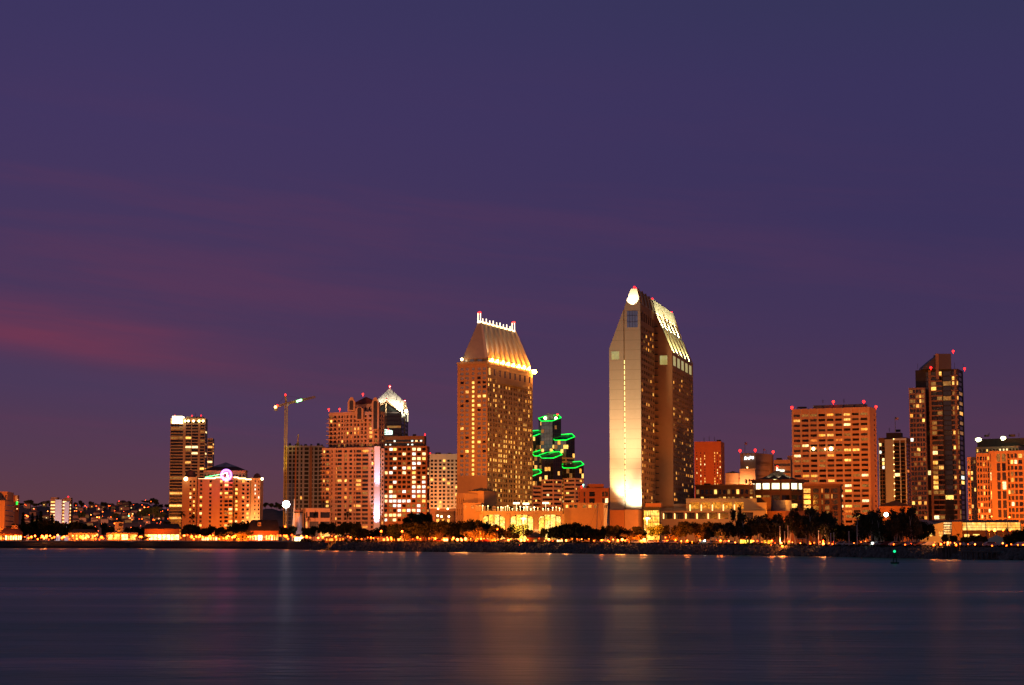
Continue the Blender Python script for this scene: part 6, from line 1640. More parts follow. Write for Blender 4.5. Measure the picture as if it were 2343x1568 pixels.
shop('orange_stand', 'small stand glowing orange yellow with lamps beside the yellow stand', 1744, 1762, 685, 1232.5, 1230, M_BROWN, M_DROOF, bays(3, .8), 1, one(window_mat('lit_orange_stand', (1, .46, .02), (1, .60, .06), 3.0, .4, 1.6)), fl=.2, fh=.85, cat='stand', depth=5)
shop('red_kiosk', 'tiny kiosk with fiery orange light in front of the dark round tree', 1946, 1962, 620, 1239.5, 1238, M_RUST, M_DROOF, bays(3, .8), 2, one(window_mat('lit_fiery', (1, .22, .02), (1, .5, .08), 2.2, .1, 2.2, .8)), fl=.1, cat='kiosk', depth=4)
shop('brick_hut', 'low dim brick hut right of the fiery kiosk', 1962, 1974, 620, 1241, 1240, M_RUST, M_DROOF, bays(2, .3), 1, chooser(0), fl=.1, cat='hut', depth=4)
parasol(2279, 640, 1224, 1243, 6.2, 'broad dark thatched tent near the right end of the quay', 'thatched_tent')
shop('white_van_stall', 'small dazzling white market stall under the trees below the cream hotel', 1014, 1026, 815, 1229.5, 1227.5, M_CREAM, None, bays(2, .85), 1, one(L_SHOP), fl=.25, cat='stall', depth=3)
shop('white_tent_stall', 'dazzling white lit tent stall right of the park kiosk', 1273, 1287, 770, 1231, 1226, M_CREAM, M_CREAM, bays(3, .85), 1, one(L_SHOP), fl=.3, cat='stall', depth=4)
shop('roadside_shop', 'low shopfront with glowing bays left of the riprap shore', 745, 790, 930, 1229, 1227, M_BROWN, M_DROOF, [(.06, .12), (.2, .42), (.55, .63), (.75, .80)], 1, one(L_SHOPD), fl=.3, depth=6)
shop('picnic_pavilion', 'long low pavilion with amber lit bays under the gabled condominium trees', 858, 935, 880, 1228.5, 1226, M_BROWN, M_DROOF, bays(9, .62), 1, chooser(.8, [(L_SHOPD, 3), (L_DIM, 2)]), fl=.22, depth=6, cat='pavilion')

# promenade wall on the left shore
for (u0, u1, nm, lab) in ((-120, 690, 'promenade_wall', 'long pale low wall along the village promenade above the dark bank'),):
    mb = MB(); u = u0
    while u < u1:
        a, b = u, min(u1, u + 40); ya, yb = shoreY(a) + 9.4, shoreY(b) + 9.4
        pts = [(xs(a) * ya, ya), (xs(b) * yb, yb), (xs(b) * (yb + .6), yb + .6), (xs(a) * (ya + .6), ya + .6)]
        mb.hull([(x, y, gz(a if k in (0, 3) else b) - .5) for k, (x, y) in enumerate(pts)], [(x, y, gz(a if k in (0, 3) else b) + .35) for k, (x, y) in enumerate(pts)]); u += 40
    tag(mb.build(nm, M_CREAM, loc=(0, shoreY(300), 4)), lab, 'wall')

# ------------------------------------------------------------------ people on the promenade are too small; parked cars are not
CARM = {}
def car_proto(col, nm):
    m = mat('car_paint_' + nm, col, .35, .04, .5, spec=.5)
    root = bpy.data.objects.new('parked_car', None); COL.objects.link(root)
    mb = MB(); prof = [(-2.2, .35), (2.2, .35), (2.25, .75), (1.35, .92), (.75, 1.42), (-1.05, 1.45), (-1.75, .98), (-2.25, .85)]
    f0 = [(x, -.85, z) for x, z in prof]; f1 = [(x, .85, z) for x, z in prof]; mb.face(f0); mb.face(f1[::-1])
    for k in range(8): mb.face([f0[k], f1[k], f1[(k + 1) % 8], f0[(k + 1) % 8]])
    mb.build('body', m, root)
    mb = MB(); mb.face([(.62, -.87, 1.36), (-1.0, -.87, 1.38), (-1.5, -.87, 1.0), (1.15, -.87, .96)][::-1]); mb.build('side_window', G_DARK, root)
    for x in (-1.35, 1.4):
        for y in (-.78, .78):
            mb = MB(); mb.tube((x, y - .1, .33), (x, y + .1, .33), .33, 10); mb.build('wheel', M_STEEL, root)
    for y in (-.6, .6):
        mb = MB(); mb.box((2.22, y, .66), .12, .3, .16); mb.build('headlight', M_WHITE, root)
    return root
cps = [(car_proto((.35, .35, .36), 'silver'), 'silver'), (car_proto((.6, .6, .6), 'white'), 'white'), (car_proto((.06, .05, .06), 'dark'), 'dark'), (car_proto((.25, .03, .02), 'red'), 'red')]
for o, _ in cps: pass
used = {}
def car(u, v, kind, Yo, where, rz=0.0):
    Y = shoreY(u) + Yo; p = G(u, Y); pr = [c for c, n in cps if n == kind][0]
    if kind not in used: used[kind] = 1; o = pr; o.location = (p.x, p.y, gz(u)); o.rotation_euler = (0, 0, rz); TOP.append(o)
    else: o = copy_tree(pr, (p.x, p.y, gz(u)), rz=rz)
    o['label'] = f'{kind} car parked {where}'; o['category'] = 'car'; o['group'] = 'cars parked along the shore road'
where = lambda u: ('on the shore road below the cream hotel' if u < 1040 else 'on the shore road below the mansard tower podium' if u < 1160 else 'on the shore road near the glass entrance' if u < 1560 else
                   'on the shore road below the portico building' if u < 1700 else 'on the shore road below the ribbon window office' if u < 2010 else 'on the quay road below the curved crown tower' if u < 2200 else 'near the quay tent')
for u, k in ((1004, 'red'), (1108, 'red'), (1116, 'dark'), (1154, 'dark'), (1455, 'silver'), (1487, 'white'), (1520, 'white'), (1535, 'silver'), (1610, 'silver'), (1628, 'white'), (1640, 'dark'), (1668, 'silver'), (1925, 'silver'), (1936, 'white'), (1985, 'dark'), (2002, 'white'), (2012, 'silver'), (2026, 'red'), (2046, 'white'), (2060, 'dark'), (2078, 'silver'), (2092, 'dark'), (2104, 'red'), (2120, 'silver'), (2232, 'dark'), (2262, 'silver'), (2330, 'white')):
    car(u, 0, k, RNG.uniform(13, 17), where(u), RNG.choice([0, math.pi]) + RNG.uniform(-.1, .1))

# ------------------------------------------------------------------ street lamps and other small lights
GL = {}
def globe_mesh(r, m):
    k = (round(r, 2), m.name)
    if k not in GL:
        mb = MB(); mb.ball((0, 0, 0), r, 8, 6); o = mb.build('lamp_globe', m); me = o.data; bpy.data.objects.remove(o); GL[k] = me
    return GL[k]
def pole_mesh(h):
    k = ('p', round(h, 1))
    if k not in GL:
        mb = MB(); mb.tube((0, 0, -h), (0, 0, 0), .11, 6, .07); mb.tube((0, 0, -h), (0, 0, -h + .5), .2, 6, .16); o = mb.build('pole', M_POLE); GL[k] = o.data; bpy.data.objects.remove(o)
    return GL[k]
A_ = lamp_mat('sodium_lamp', (1, .085, .004), 15); Wm = lamp_mat('warm_lamp', (1, .17, .022), 15); Cm = lamp_mat('cool_lamp', (.85, 1, .85), 16); Om = lamp_mat('deep_orange_lamp', (1, .045, .001), 13); Gm = lamp_mat('signal_green_lamp', (.05, 1, .3), 12); Rm = lamp_mat('signal_red_lamp', (1, .04, .02), 12)
CN = {A_.name: 'amber', Wm.name: 'warm white', Cm.name: 'cool white', Om.name: 'deep orange', Gm.name: 'green', Rm.name: 'red'}
def land(u):
    T = ((60, 'before the hip roofed shop'), (160, 'left of the trellis cafe'), (230, 'before the trellis cafe'), (330, 'by the arcade shop'), (430, 'by the big roofed shop'), (575, 'below the domed hotel'), (665, 'by the dormer roofed shop'),
         (735, 'near the lighthouse and carousel'), (880, 'below the gabled condominium'), (985, 'below the brown office'), (1045, 'below the cream hotel'), (1160, 'below the mansard tower'), (1290, 'before the glowing arcade'), (1393, 'before the blank orange wing'),
         (1470, 'below the white tower front'), (1590, 'right of the glass entrance'), (1730, 'before the portico building'), (1840, 'below the round pavilion'), (1925, 'below the right brick wing'), (2010, 'below the ribbon window office'), (2085, 'below the white fin tower'),
         (2200, 'below the curved crown tower'), (9999, 'before the louvred hall'))
    for a, s in T:
        if u < a: return s
def lamp(u, v, m, Yo=14, rp=2.2, Y=None, name='street_lamp', what=None, pole=True, gzv=None):
    Y = Y if Y else shoreY(u) + Yo; p = PT(u, v, Y); g0 = gz(u) if gzv is None else gzv
    big = ' large' if rp >= 3 else ' small' if rp < 1.9 else ''
    h = p.z - g0
    o = thing(name, (what or f'{CN[m.name]}{big} {"tall" if h > 7 else "short" if h < 2.4 else "slim"} street lamp') + ' ' + land(u), 'lamp', (p.x, p.y, max(g0, .1)), 'street lamps along the waterfront')
    g = bpy.data.objects.new('lamp_globe', globe_mesh(rp * Y / F, m)); COL.objects.link(g); g.parent = o; g.location = (0, 0, h)
    if rp >= 2.2 and m in (A_, Wm, Om) and v > 1205:
        pl = bpy.data.lights.new('street_light', 'POINT'); pl.energy = 230 * min(rp, 2.5) ** 2 * (.35 if u > 2000 else 1); pl.color = (1, .22, .03) if m is not Wm else (1, .34, .08); pl.shadow_soft_size = .5
        po = bpy.data.objects.new('street_light', pl); COL.objects.link(po); po.parent = o; po.location = (0, 0, h + .9)
    if pole and h > .3:
        q = bpy.data.objects.new('pole', pole_mesh(h)); COL.objects.link(q); q.parent = o; q.location = (0, 0, h)
    return o
VS = 26
for u, v, m, r_ in ((72, 1229, A_, 2.4), (80, 1226, Wm, 1.8), (96.5, 1227.5, A_, 3), (106.5, 1227, A_, 3.4), (114.5, 1226, Wm, 1.8), (145, 1229, A_, 2.2), (166.5, 1226, Wm, 1.8), (184.5, 1229, A_, 3.6), (200.5, 1226, Wm, 2), (217, 1226, Wm, 1.8), (222, 1223.5, Wm, 1.7), (232, 1229.5, A_, 3.2),
                    (323.5, 1228.5, A_, 2.2), (340, 1226, Wm, 2.6), (422, 1225.5, Wm, 1.8), (438, 1228.5, A_, 3.4), (457, 1227, A_, 3), (463.5, 1230, A_, 2.6), (480, 1228, A_, 3.5), (518, 1231, A_, 2.8), (521.5, 1226.5, Wm, 1.7), (535.5, 1228, A_, 3), (655, 1227.5, A_, 3.2), (701.3, 1228.5, A_, 3)):
    lamp(u, v, m, 14, r_)
for u, v, m, r_ in ((728, 1231, Wm, 2), (738, 1230, A_, 2.4), (768, 1229, A_, 2.4), (801.7, 1229.8, Om, 2.2), (848.6, 1231, Om, 2.3), (871.7, 1216, A_, 2.4), (894.3, 1230.4, Om, 2.2), (919.7, 1216.3, A_, 2.3), (918, 1229, Om, 1.8), (954.7, 1230.4, A_, 2.4), (1036.8, 1231.5, A_, 2.6), (1046, 1235, Wm, 3), (1056, 1236, Wm, 2.2), (1065, 1233.5, Wm, 3.2), (1100.5, 1233, Wm, 1.8),
                    (1137.5, 1211, A_, 1.8), (1163, 1236, Wm, 2.2), (1133, 1236.5, A_, 1.6), (1192, 1236.8, Wm, 3), (1199.5, 1237, Wm, 2.4), (1188, 1244, Wm, 1.5), (1255.6, 1235, Wm, 2.8), (1295, 1237, Wm, 2.2), (1376, 1236.5, A_, 2.2), (1390, 1237, A_, 1.7), (1413, 1237, A_, 2.6), (1423, 1235, Wm, 3), (1430, 1237, A_, 1.8), (1473.3, 1236, Wm, 4.2), (1466, 1238, A_, 2.2), (1522, 1230, A_, 1.6), (1545, 1236, A_, 2.0), (1571.6, 1238.5, Om, 3),
                    (1611.6, 1237.3, Cm, 2.0), (1647.7, 1238, A_, 2.6), (1666.7, 1238, Wm, 1.8), (1723.4, 1238, Wm, 1.5), (1732, 1238, Om, 1.8), (1765.7, 1238, Om, 2.2), (1787, 1243, Wm, 2.2), (1805, 1239, A_, 2.0), (1853, 1244, A_, 2), (1862, 1242, A_, 1.3), (1875, 1240, Om, 1.6), (1882.7, 1238, A_, 2), (1883, 1244.5, Wm, 2.8), (1896, 1243, A_, 1.4), (1904, 1245, A_, 1.5), (1915, 1245, A_, 1.9), (1995.5, 1243, Cm, 2.2), (2044.6, 1245.5, A_, 1.9),
                    (2070, 1246.5, A_, 1.5), (2135.8, 1247.6, A_, 2.9), (2152, 1246, A_, 2.6), (2168, 1242.6, Wm, 2.6), (2168.3, 1247.5, Wm, 2.9), (2187.6, 1247, A_, 2.8), (2230, 1245.5, Wm, 1.7), (2268.5, 1249.3, A_, 2), (2302.4, 1249, A_, 2), (2328, 1247, A_, 1.6), (2340, 1247, A_, 1.8)):
    lamp(u, v, m, 11, r_)
lamp(1789.4, 1250.3, A_, rp=2.6, Y=shoreY(1789) + 5.0, what='fierce orange lamp low on the rocks', gzv=1.8)
lamp(1188.3, 1248, Om, rp=1.3, Y=shoreY(1188) + 6, what='tiny orange light low on the rocks', gzv=2.0)
lamp(1764, 1246.5, Om, rp=1.2, Y=shoreY(1764) + 7, what='tiny orange light low on the rocks', gzv=1.6)
lamp(2026.7, 1177.7, Cm, rp=5, Y=1180, what='big greenish white floodlight above the dark trees')
lamp(651.8, 1205, A_, rp=2.2, Y=1150, what='amber lamp halfway up the dark gap')
for u, v, m, r_ in ((2275, 1213, Wm, 5), (2262, 1213, A_, 3.6), (2294.4, 1213.5, A_, 2.8), (2310, 1213.5, A_, 2.8), (2308.6, 1183.5, Wm, 2.8), (2268, 1182, Wm, 2.2)):
    lamp(u, v, m, rp=r_ * .7, Y=930 if v > 1200 else 1180)
for u, vt, Y in ((1196.6, 1188, 870), (1479.7, 1188, 800)):
    p = PT(u, vt, Y); o = thing('park_lamp', 'tall glowing T shaped park lamp ' + land(u), 'lamp', (p.x, p.y, gz(u)), 'tall park lamps')
    mb = MB(); mb.tube((p.x, p.y, gz(u) - .05), p, .2, 6); mb.build('pole', M_CREAM, o)
    mb = MB(); mb.box(p, 2.8, .7, .55); mb.box(p + Vector((0, 0, -2.4)), .5, .5, 2.4); mb.build('lamp_head', Wm, o)
    flood('park_lamp_light', p + Vector((0, -.8, 1)), p + Vector((2, -3, -9)), .9, (1, .50, .10), size=rad(165), soft=.4, parent=o)

xr = random.Random(77)
u = 8.0
while u < 2336:
    lft = u < 690
    v = xr.uniform(1224, 1234.5) if lft else interp(u, [690, 1160, 1850, 2340], [1230, 1235, 1242, 1247]) + xr.uniform(-4, 2.5)
    lamp(u, v, xr.choice([A_, A_, A_, Wm, Om, Om] if lft else [A_, A_, Wm, Om]), xr.uniform(12, 26), xr.uniform(1.1, 2.3) if lft else xr.uniform(.9, 1.7))
    u += xr.uniform(5, 10) if lft else xr.uniform(9, 22)
# ------------------------------------------------------------------ houses and lights on the hill
hr = random.Random(11)
HM = [mat('hill_house_' + n, c, .85, .12, .2) for n, c in (('grey', (.17, .12, .11)), ('cream', (.24, .17, .13)), ('brown', (.13, .075, .06)), ('green', (.11, .12, .07)))]
for m_ in HM: pass
HN = ['grey', 'cream', 'brown', 'olive']
def hill_where(u): return ('above the conifers' if u < 118 else 'just right of the slab apartments' if u < 200 else 'above the trellis cafe' if u < 245 else 'above the tower house' if u < 300 else 'below the hill knoll' if u < 345 else 'beside the balcony tower' if u < 420 else 'left of the crane')
for i in range(96):
    u = hr.uniform(172, 386) if i < 78 else hr.uniform(55, 116)
    Yh = hr.uniform(2750, 3850); z = hillz(u, Yh); c = G(u, Yh, 1170)
    if px((c.x, c.y, z))[1] > 1204: continue
    w, d, h = hr.uniform(7, 13), hr.uniform(7, 10), hr.uniform(3.5, 6.5); k = hr.randrange(4)
    o = thing('hill_house', f'{"tall" if h > 5 else "low"} {"wide " if w > 10 else ""}{HN[k]} house on the dark hillside {hill_where(u)}', 'house', (c.x, c.y, z - 2), 'houses on the dark hillside')
    Q = [Vector((c.x - w / 2, Yh)), Vector((c.x + w / 2, Yh)), Vector((c.x + w / 2, Yh + d)), Vector((c.x - w / 2, Yh + d))]
    mb = MB(); mb.prism(Q, z - 4, z + h); mb.build('wall', HM[k], o)
    hiproof(o, Q, z + h, 2.2, M_RROOF if k % 2 else M_DROOF, .6, .4)
    for q in range(hr.randrange(0, 2)):
        mb = MB(); mb.box((c.x + hr.uniform(-.35, .35) * w, Yh - .3, z + hr.uniform(.2, .6) * h), hr.uniform(1.2, 3.2), .3, hr.uniform(1.2, 2.2)); mb.build('window', hr.choice([L_YEL, L_AMB, L_DIM, L_DIM, L_WHT]), o)
for u, v, m, r_ in ((109, 1170, Wm, 1.9), (195, 1157.5, Om, 2.0), (220.4, 1158, Om, 2.0), (175, 1169, A_, 1.6), (171, 1169, Wm, 1.6), (235, 1171, A_, 2), (208, 1178, Wm, 2), (222, 1183.5, Wm, 2.6), (227, 1183.5, Wm, 2), (231, 1200, Wm, 3.6), (249, 1157.5, Om, 2.4), (330.5, 1161, Wm, 2.2), (337, 1161.5, A_, 1.8), (320.6, 1168, Wm, 2.2), (324, 1171.6, Wm, 1.8), (294.6, 1176.6, Wm, 1.6), (294.6, 1180.8, Gm, 2.6),
                    (303, 1176.4, Wm, 1.6), (301.8, 1180.4, A_, 2.2), (324.7, 1187.6, Om, 2.8), (350.7, 1189.3, Om, 3), (353, 1190, A_, 1.8), (261.6, 1197.8, A_, 2.6), (372, 1169.6, A_, 1.4), (384, 1187, Om, 1.6), (383.7, 1167, A_, 1.3), (365.8, 1180, Rm, 1.5), (272, 1147, Rm, 1.6), (226, 1163, Rm, 1.2), (61, 1180, Wm, 2.6), (64, 1182, A_, 2.4), (58, 1179, A_, 1.6), (62, 1208, A_, 2.0), (65, 1211, A_, 1.6), (302, 1189.5, Wm, 1.3), (340, 1201, A_, 1.4)):
    Yh = 2500.0; hit = None
    while Yh < 4000:
        p = PT(u, v, Yh)
        if p.z <= hillz(u, Yh) + 7: hit = Yh; break
        Yh += 20
    if v > 1186: hit = 2350
    hit = hit or 3900; p = PT(u, v, hit); g0 = hillz(u, hit) if hit > 2400 else 3.5
    g0 = min(g0, p.z - 3)
    o = thing('hill_lamp', f'{CN[m.name]}{" large" if r_ >= 2.6 else " small" if r_ < 1.7 else ""} lamp glowing on the dark hillside {hill_where(u)}', 'lamp', (p.x, p.y, g0), 'lamps on the hillside streets')
    g = bpy.data.objects.new('lamp_globe', globe_mesh(r_ * .50 * hit / F, m)); COL.objects.link(g); g.parent = o; g.location = (0, 0, p.z - g0)
    q = bpy.data.objects.new('pole', pole_mesh(p.z - g0)); COL.objects.link(q); q.parent = o; q.location = (0, 0, p.z - g0)
for i in range(46):
    u = xr.uniform(172, 386) if i < 40 else xr.uniform(50, 116)
    Yh = xr.uniform(2700, 3700); c = G(u, Yh, 1170); z = hillz(u, Yh); m = xr.choice([A_, A_, Om, Om]); r_ = xr.uniform(.9, 1.5)
    o = thing('hill_lamp', f'tiny {CN[m.name]} lamp on the hill {hill_where(u)}', 'lamp', (c.x, c.y, z), 'lamps on the hillside streets')
    g = bpy.data.objects.new('lamp_globe', globe_mesh(r_ * .5 * Yh / F, m)); COL.objects.link(g); g.parent = o; g.location = (0, 0, 8)
    q = bpy.data.objects.new('pole', pole_mesh(8.0)); COL.objects.link(q); q.parent = o; q.location = (0, 0, 8)
flood('hill_glow', (-700, 2250, 60), (-760, 3300, 60), .50, (1, .34, .16), size=rad(120), soft=20)  # unseen spot added to lift the dark hillside

# ------------------------------------------------------------------ trees
M_LEAF = [mat('dark_foliage_' + n, c, .9, .5, .35, spec=.1) for n, c in (('olive', (.035, .040, .014)), ('deep', (.018, .026, .012)), ('grey', (.055, .052, .032)))]
M_BARK = mat('brown_bark', (.10, .065, .045), .95, .3, .6)
M_PALE = mat('pale_bark', (.38, .32, .27), .9, .25, .6)
tr = random.Random(21)
def leaves(mb, blobs, n, s, flat=1.0):
    tot = sum(b[3] ** 2 for b in blobs)
    for b in blobs:
        for _ in range(int(n * b[3] ** 2 / tot)):
            d = Vector((tr.gauss(0, 1), tr.gauss(0, 1), tr.gauss(0, 1))).normalized() * b[3] * (tr.random() ** .33) * tr.uniform(.75, 1.12)
            c = Vector((b[0] + d.x, b[1] + d.y, b[2] + d.z * flat)); k = s * tr.uniform(.55, 1.35)
            e = Vector((tr.gauss(0, 1), tr.gauss(0, 1), tr.gauss(0, .7))).normalized(); g = e.orthogonal().normalized(); g = (g * math.cos(1) + e.cross(g) * tr.uniform(-1, 1)).normalized()
            mb.face([c - e * k - g * k * .3, c + g * k * .55, c + e * k + g * k * .2, c - g * k * .6])
def limb(mb, a, b, r0, r1, bend=.12):
    a, b = Vector(a), Vector(b); m0 = a.lerp(b, .5) + Vector((tr.uniform(-1, 1), tr.uniform(-1, 1), 0)) * (b - a).length * bend
    mb.tube(a, m0, r0, 6, (r0 + r1) / 2); mb.tube(m0, b, (r0 + r1) / 2, 6, r1)
PROTO = {}
def make(kind, i):
    cm, tm = MB(), MB()
    if kind == 'round':        # 10 m tall, 10 m wide
        blobs = [(0, 0, 6.4, 2.6)]
        for k in range(9):
            a = k * 2.4 + tr.random(); r_ = tr.uniform(1.8, 3.6); blobs.append((r_ * math.cos(a), r_ * math.sin(a), tr.uniform(4.6, 7.9), tr.uniform(1.3, 2.2)))
        leaves(cm, blobs, 1500, .55, .85)
        limb(tm, (0, 0, -.2), (.2, 0, 3.0), .36, .26)
        for k in range(4): a = k * 1.6 + tr.random(); limb(tm, (.2, 0, 2.6), (2.2 * math.cos(a), 2.2 * math.sin(a), 6.2), .2, .07)
    elif kind == 'broad':      # dense dome almost to the ground
        blobs = [(0, 0, 5.0, 3.6)]
        for k in range(12):
            a = k * 2.4; r_ = tr.uniform(2.2, 4.4); blobs.append((r_ * math.cos(a), r_ * math.sin(a), tr.uniform(2.6, 8.0 - r_ * .6), tr.uniform(1.5, 2.4)))
        leaves(cm, blobs, 1900, .55, .9)
        for k in range(3): a = k * 2.1; limb(tm, (.3 * math.cos(a), .3 * math.sin(a), -.2), (1.6 * math.cos(a), 1.6 * math.sin(a), 5), .3, .12)
    elif kind == 'gum':        # pale forked stems, open clumps
        st = tr.randrange(2, 4); blobs = []
        for k in range(st):
            a = k * 2 * math.pi / st + tr.random(); top = (tr.uniform(1.2, 2.6) * math.cos(a), tr.uniform(.8, 2) * math.sin(a), tr.uniform(7.2, 9.2))
            limb(tm, (.25 * math.cos(a), .25 * math.sin(a), -.2), top, .24, .08, .10)
            for j in range(5):
                f = tr.uniform(.42, 1.05); c = Vector(top) * f + Vector((tr.uniform(-1.6, 1.6), tr.uniform(-1.6, 1.6), tr.uniform(-.6, .9))); blobs.append((c.x, c.y, max(3.8, c.z), tr.uniform(1.1, 1.9)))
                limb(tm, Vector(top) * (f * .8), c, .08, .03)
        leaves(cm, blobs, 1700, .46)
    elif kind == 'conifer':
        for k in range(9):
            z = 1.2 + k * 1.0; r_ = 2.5 * (1 - k / 9.6) + .25
            leaves(cm, [(0, 0, z, r_)], 170, .5, .35)
        limb(tm, (0, 0, -.2), (0, 0, 9.6), .26, .05, 0)
    elif kind == 'palm':
        limb(tm, (0, 0, -.2), (.25, 0, 8.8), .24, .17, .02)
        for k in range(30):
            a = k * 2.4; el = tr.uniform(-.5, 1.15); L = tr.uniform(2.0, 2.8); prev = Vector((.25, 0, 8.8)); d = Vector((math.cos(a) * math.cos(el), math.sin(a) * math.cos(el), math.sin(el)))
            for j in range(5):
                nx_ = prev + d * (L / 5); sd = d.cross(Vector((0, 0, 1))).normalized() * (.34 * (1 - j / 6))
                cm.face([prev - sd, prev + sd, nx_ + sd * .8 - Vector((0, 0, .1)), nx_ - sd * .8 - Vector((0, 0, .1))]); prev = nx_; d = (d + Vector((0, 0, -.30))).normalized()
    else:                       # shrub, 3 m
        blobs = [(tr.uniform(-1.6, 1.6), tr.uniform(-1, 1), tr.uniform(.6, 1.7), tr.uniform(.7, 1.2)) for _ in range(7)]
        leaves(cm, blobs, 500, .35)
        for k in range(3): limb(tm, (0, 0, -.1), (tr.uniform(-1, 1), tr.uniform(-.6, .6), 1.4), .08, .04)
    lm = M_LEAF[{'round': i % 2, 'broad': 1, 'gum': 2, 'conifer': 1, 'palm': 0}.get(kind, i % 3)]
    root = bpy.data.objects.new({'palm': 'palm_tree', 'conifer': 'conifer', 'shrub': 'shrub', 'gum': 'gum_tree'}.get(kind, 'tree'), None); COL.objects.link(root)
    cm.build('crown', lm, root); tm.build('trunk', M_PALE if kind == 'gum' else M_BARK, root)
    return root
NV = {'round': 4, 'broad': 3, 'gum': 4, 'conifer': 2, 'palm': 2, 'shrub': 3}
WORD = {'round': 'dark round crowned tree', 'broad': 'broad dense dark tree', 'gum': 'pale stemmed open tree', 'conifer': 'pointed dark conifer', 'palm': 'palm tree', 'shrub': 'low dark shrub'}
H0 = {'round': 10.0, 'broad': 9.2, 'gum': 10.2, 'conifer': 10.2, 'palm': 10.4, 'shrub': 2.9}
W0 = {'round': 10.6, 'broad': 11.5, 'gum': 6.0, 'conifer': 5.2, 'palm': 5.0, 'shrub': 4.6}
first = set(); cnt = {}
def tree(kind, u, vt, w, Yo=None, Y=None, z=None, extra='', where=None, group=None):
    Y = Y if Y else shoreY(u) + Yo; c = G(u, Y, 1220); g0 = gz(u) - .05 if z is None else z
    i = cnt.get(kind, 0) % NV[kind]; cnt[kind] = cnt.get(kind, 0) + 1
    h = zs(vt, Y) - g0; sx = w * Y / F / W0[kind]; sz = h / H0[kind]
    if (kind, i) not in PROTO: PROTO[(kind, i)] = make(kind, i)
    o = PROTO[(kind, i)]
    if (kind, i) in first: o = copy_tree(o, (c.x, c.y, g0))
    else: first.add((kind, i)); TOP.append(o)
    o.location = (c.x, c.y, g0); o.scale = (sx, min(sx, 1.4), sz); o.rotation_euler = (0, 0, tr.uniform(0, 6.28) if kind in ('round', 'broad') else tr.uniform(-.5, .5))
    o['label'] = f'{extra}{WORD[kind]} {where or land(u)}'; o['category'] = 'palm' if kind == 'palm' else 'shrub' if kind == 'shrub' else 'tree'; o['group'] = group or 'trees along the waterfront'
    return o
R2_ = random.Random(31)
# left: conifers and village trees
for u, vt, w in ((52, 1169, 17), (73, 1170.5, 15), (92.5, 1166, 20), (118, 1174, 20), (84, 1176, 17)): tree('conifer', u, vt, w, Y=1262)
for u, vt, w in ((24, 1203, 30), (38, 1193, 30), (58, 1190, 34), (80, 1187, 38), (102, 1185, 40), (126, 1184, 38), (140, 1190, 32), (158, 1192, 30), (172, 1188, 34), (190, 1191, 34), (212, 1197, 36), (70, 1202, 36), (95, 1204, 40), (122, 1204, 40), (146, 1207, 34)): tree('round', u, vt, w, Y=1236 + R2_.uniform(-8, 14))
for u, vt, w in ((238, 1191, 26), (252, 1200, 26), (297, 1202, 26), (312, 1200, 30), (328, 1203, 26), (425, 1196, 30), (443, 1194.5, 34), (462, 1203, 34), (481, 1200, 32), (500, 1203, 30), (515, 1206, 26), (380, 1186, 22)): tree('round', u, vt, w, Y=1226 + R2_.uniform(-8, 14))
tree('broad', 536, 1187, 34, Y=1165); tree('broad', 556, 1186, 40, Y=1163); tree('broad', 571, 1190, 24, Y=1166, extra='')
for u, vt, w in ((330, 1224, 22), (520, 1214, 30), (545, 1213, 30), (560, 1214, 26)): tree('gum', u, vt, w, Yo=22)
tree('palm', 414, 1165, 25, Y=1240, extra='bushy '); tree('palm', 440, 1167, 16, Y=1240, extra='slim ')
for u, vt, w in ((656, 1203, 30), (670, 1200, 24), (640, 1199, 26), (700, 1203, 24), (716, 1200, 32)): tree('round', u, vt, w, Y=1115 + R2_.uniform(-8, 14))
tree('palm', 793, 1165, 17, Y=1120); tree('palm', 720, 1162, 13, Y=1300); tree('palm', 705, 1177, 13, Y=1180)
# centre
for u, vt, w in ((738, 1191, 30), (757, 1189.5, 40), (776, 1196, 32), (796, 1190, 44), (812, 1192, 30)): tree('round', u, vt, w, Yo=52)
tree('broad', 829, 1203, 48, Yo=30)
for u, vt, w in ((862, 1203, 42), (885, 1196, 46), (905, 1190, 46), (925, 1189, 44), (945, 1187, 48), (968, 1186, 46), (990, 1187, 50), (1012, 1186, 46), (1034, 1187, 48), (1056, 1184, 46), (1076, 1180, 46), (1094, 1182, 44), (1112, 1187, 44), (1132, 1192, 38)): tree('round' if R2_.random() < .6 else 'broad', u, vt, w, Yo=R2_.uniform(30, 58))
for u, vt, w in ((952, 1163, 40), (972, 1170, 30), (984, 1167, 24), (930, 1174, 28)): tree('round', u, vt, w, Y=1180)
for u, vt, w in ((930, 1218, 18), (995, 1214, 24), (1068, 1214, 20), (1090, 1208, 30), (1106, 1212, 24), (1128, 1216, 22)): tree('gum', u, vt, w, Yo=24, extra='glowing bare ')
tree('round', 1187, 1193.5, 52, Y=884, extra='brightly lit yellow '); tree('round', 1172, 1203, 34, Y=890, extra='lit orange ')
for u_, Y_, L_, c_ in ((1190, 884, 9.0, (1, .52, .10)), (1203, 884, 5.0, (1, .50, .10)), (1165, 884, 2.5, (1, .22, .02)), (1482, 762, 7.0, (1, .40, .06)), (1508, 762, 3.0, (1, .24, .02))):
    flood('tree_light', PT(u_, 1186, Y_ - 9), PT(u_, 1206, Y_), L_ * .8, c_, size=rad(105), soft=.4)  # unseen spots added to brighten these trees
    flood('tree_light', PT(u_, 1229, Y_ - 8), PT(u_, 1212, Y_), L_ * .4, c_, size=rad(105), soft=.4)
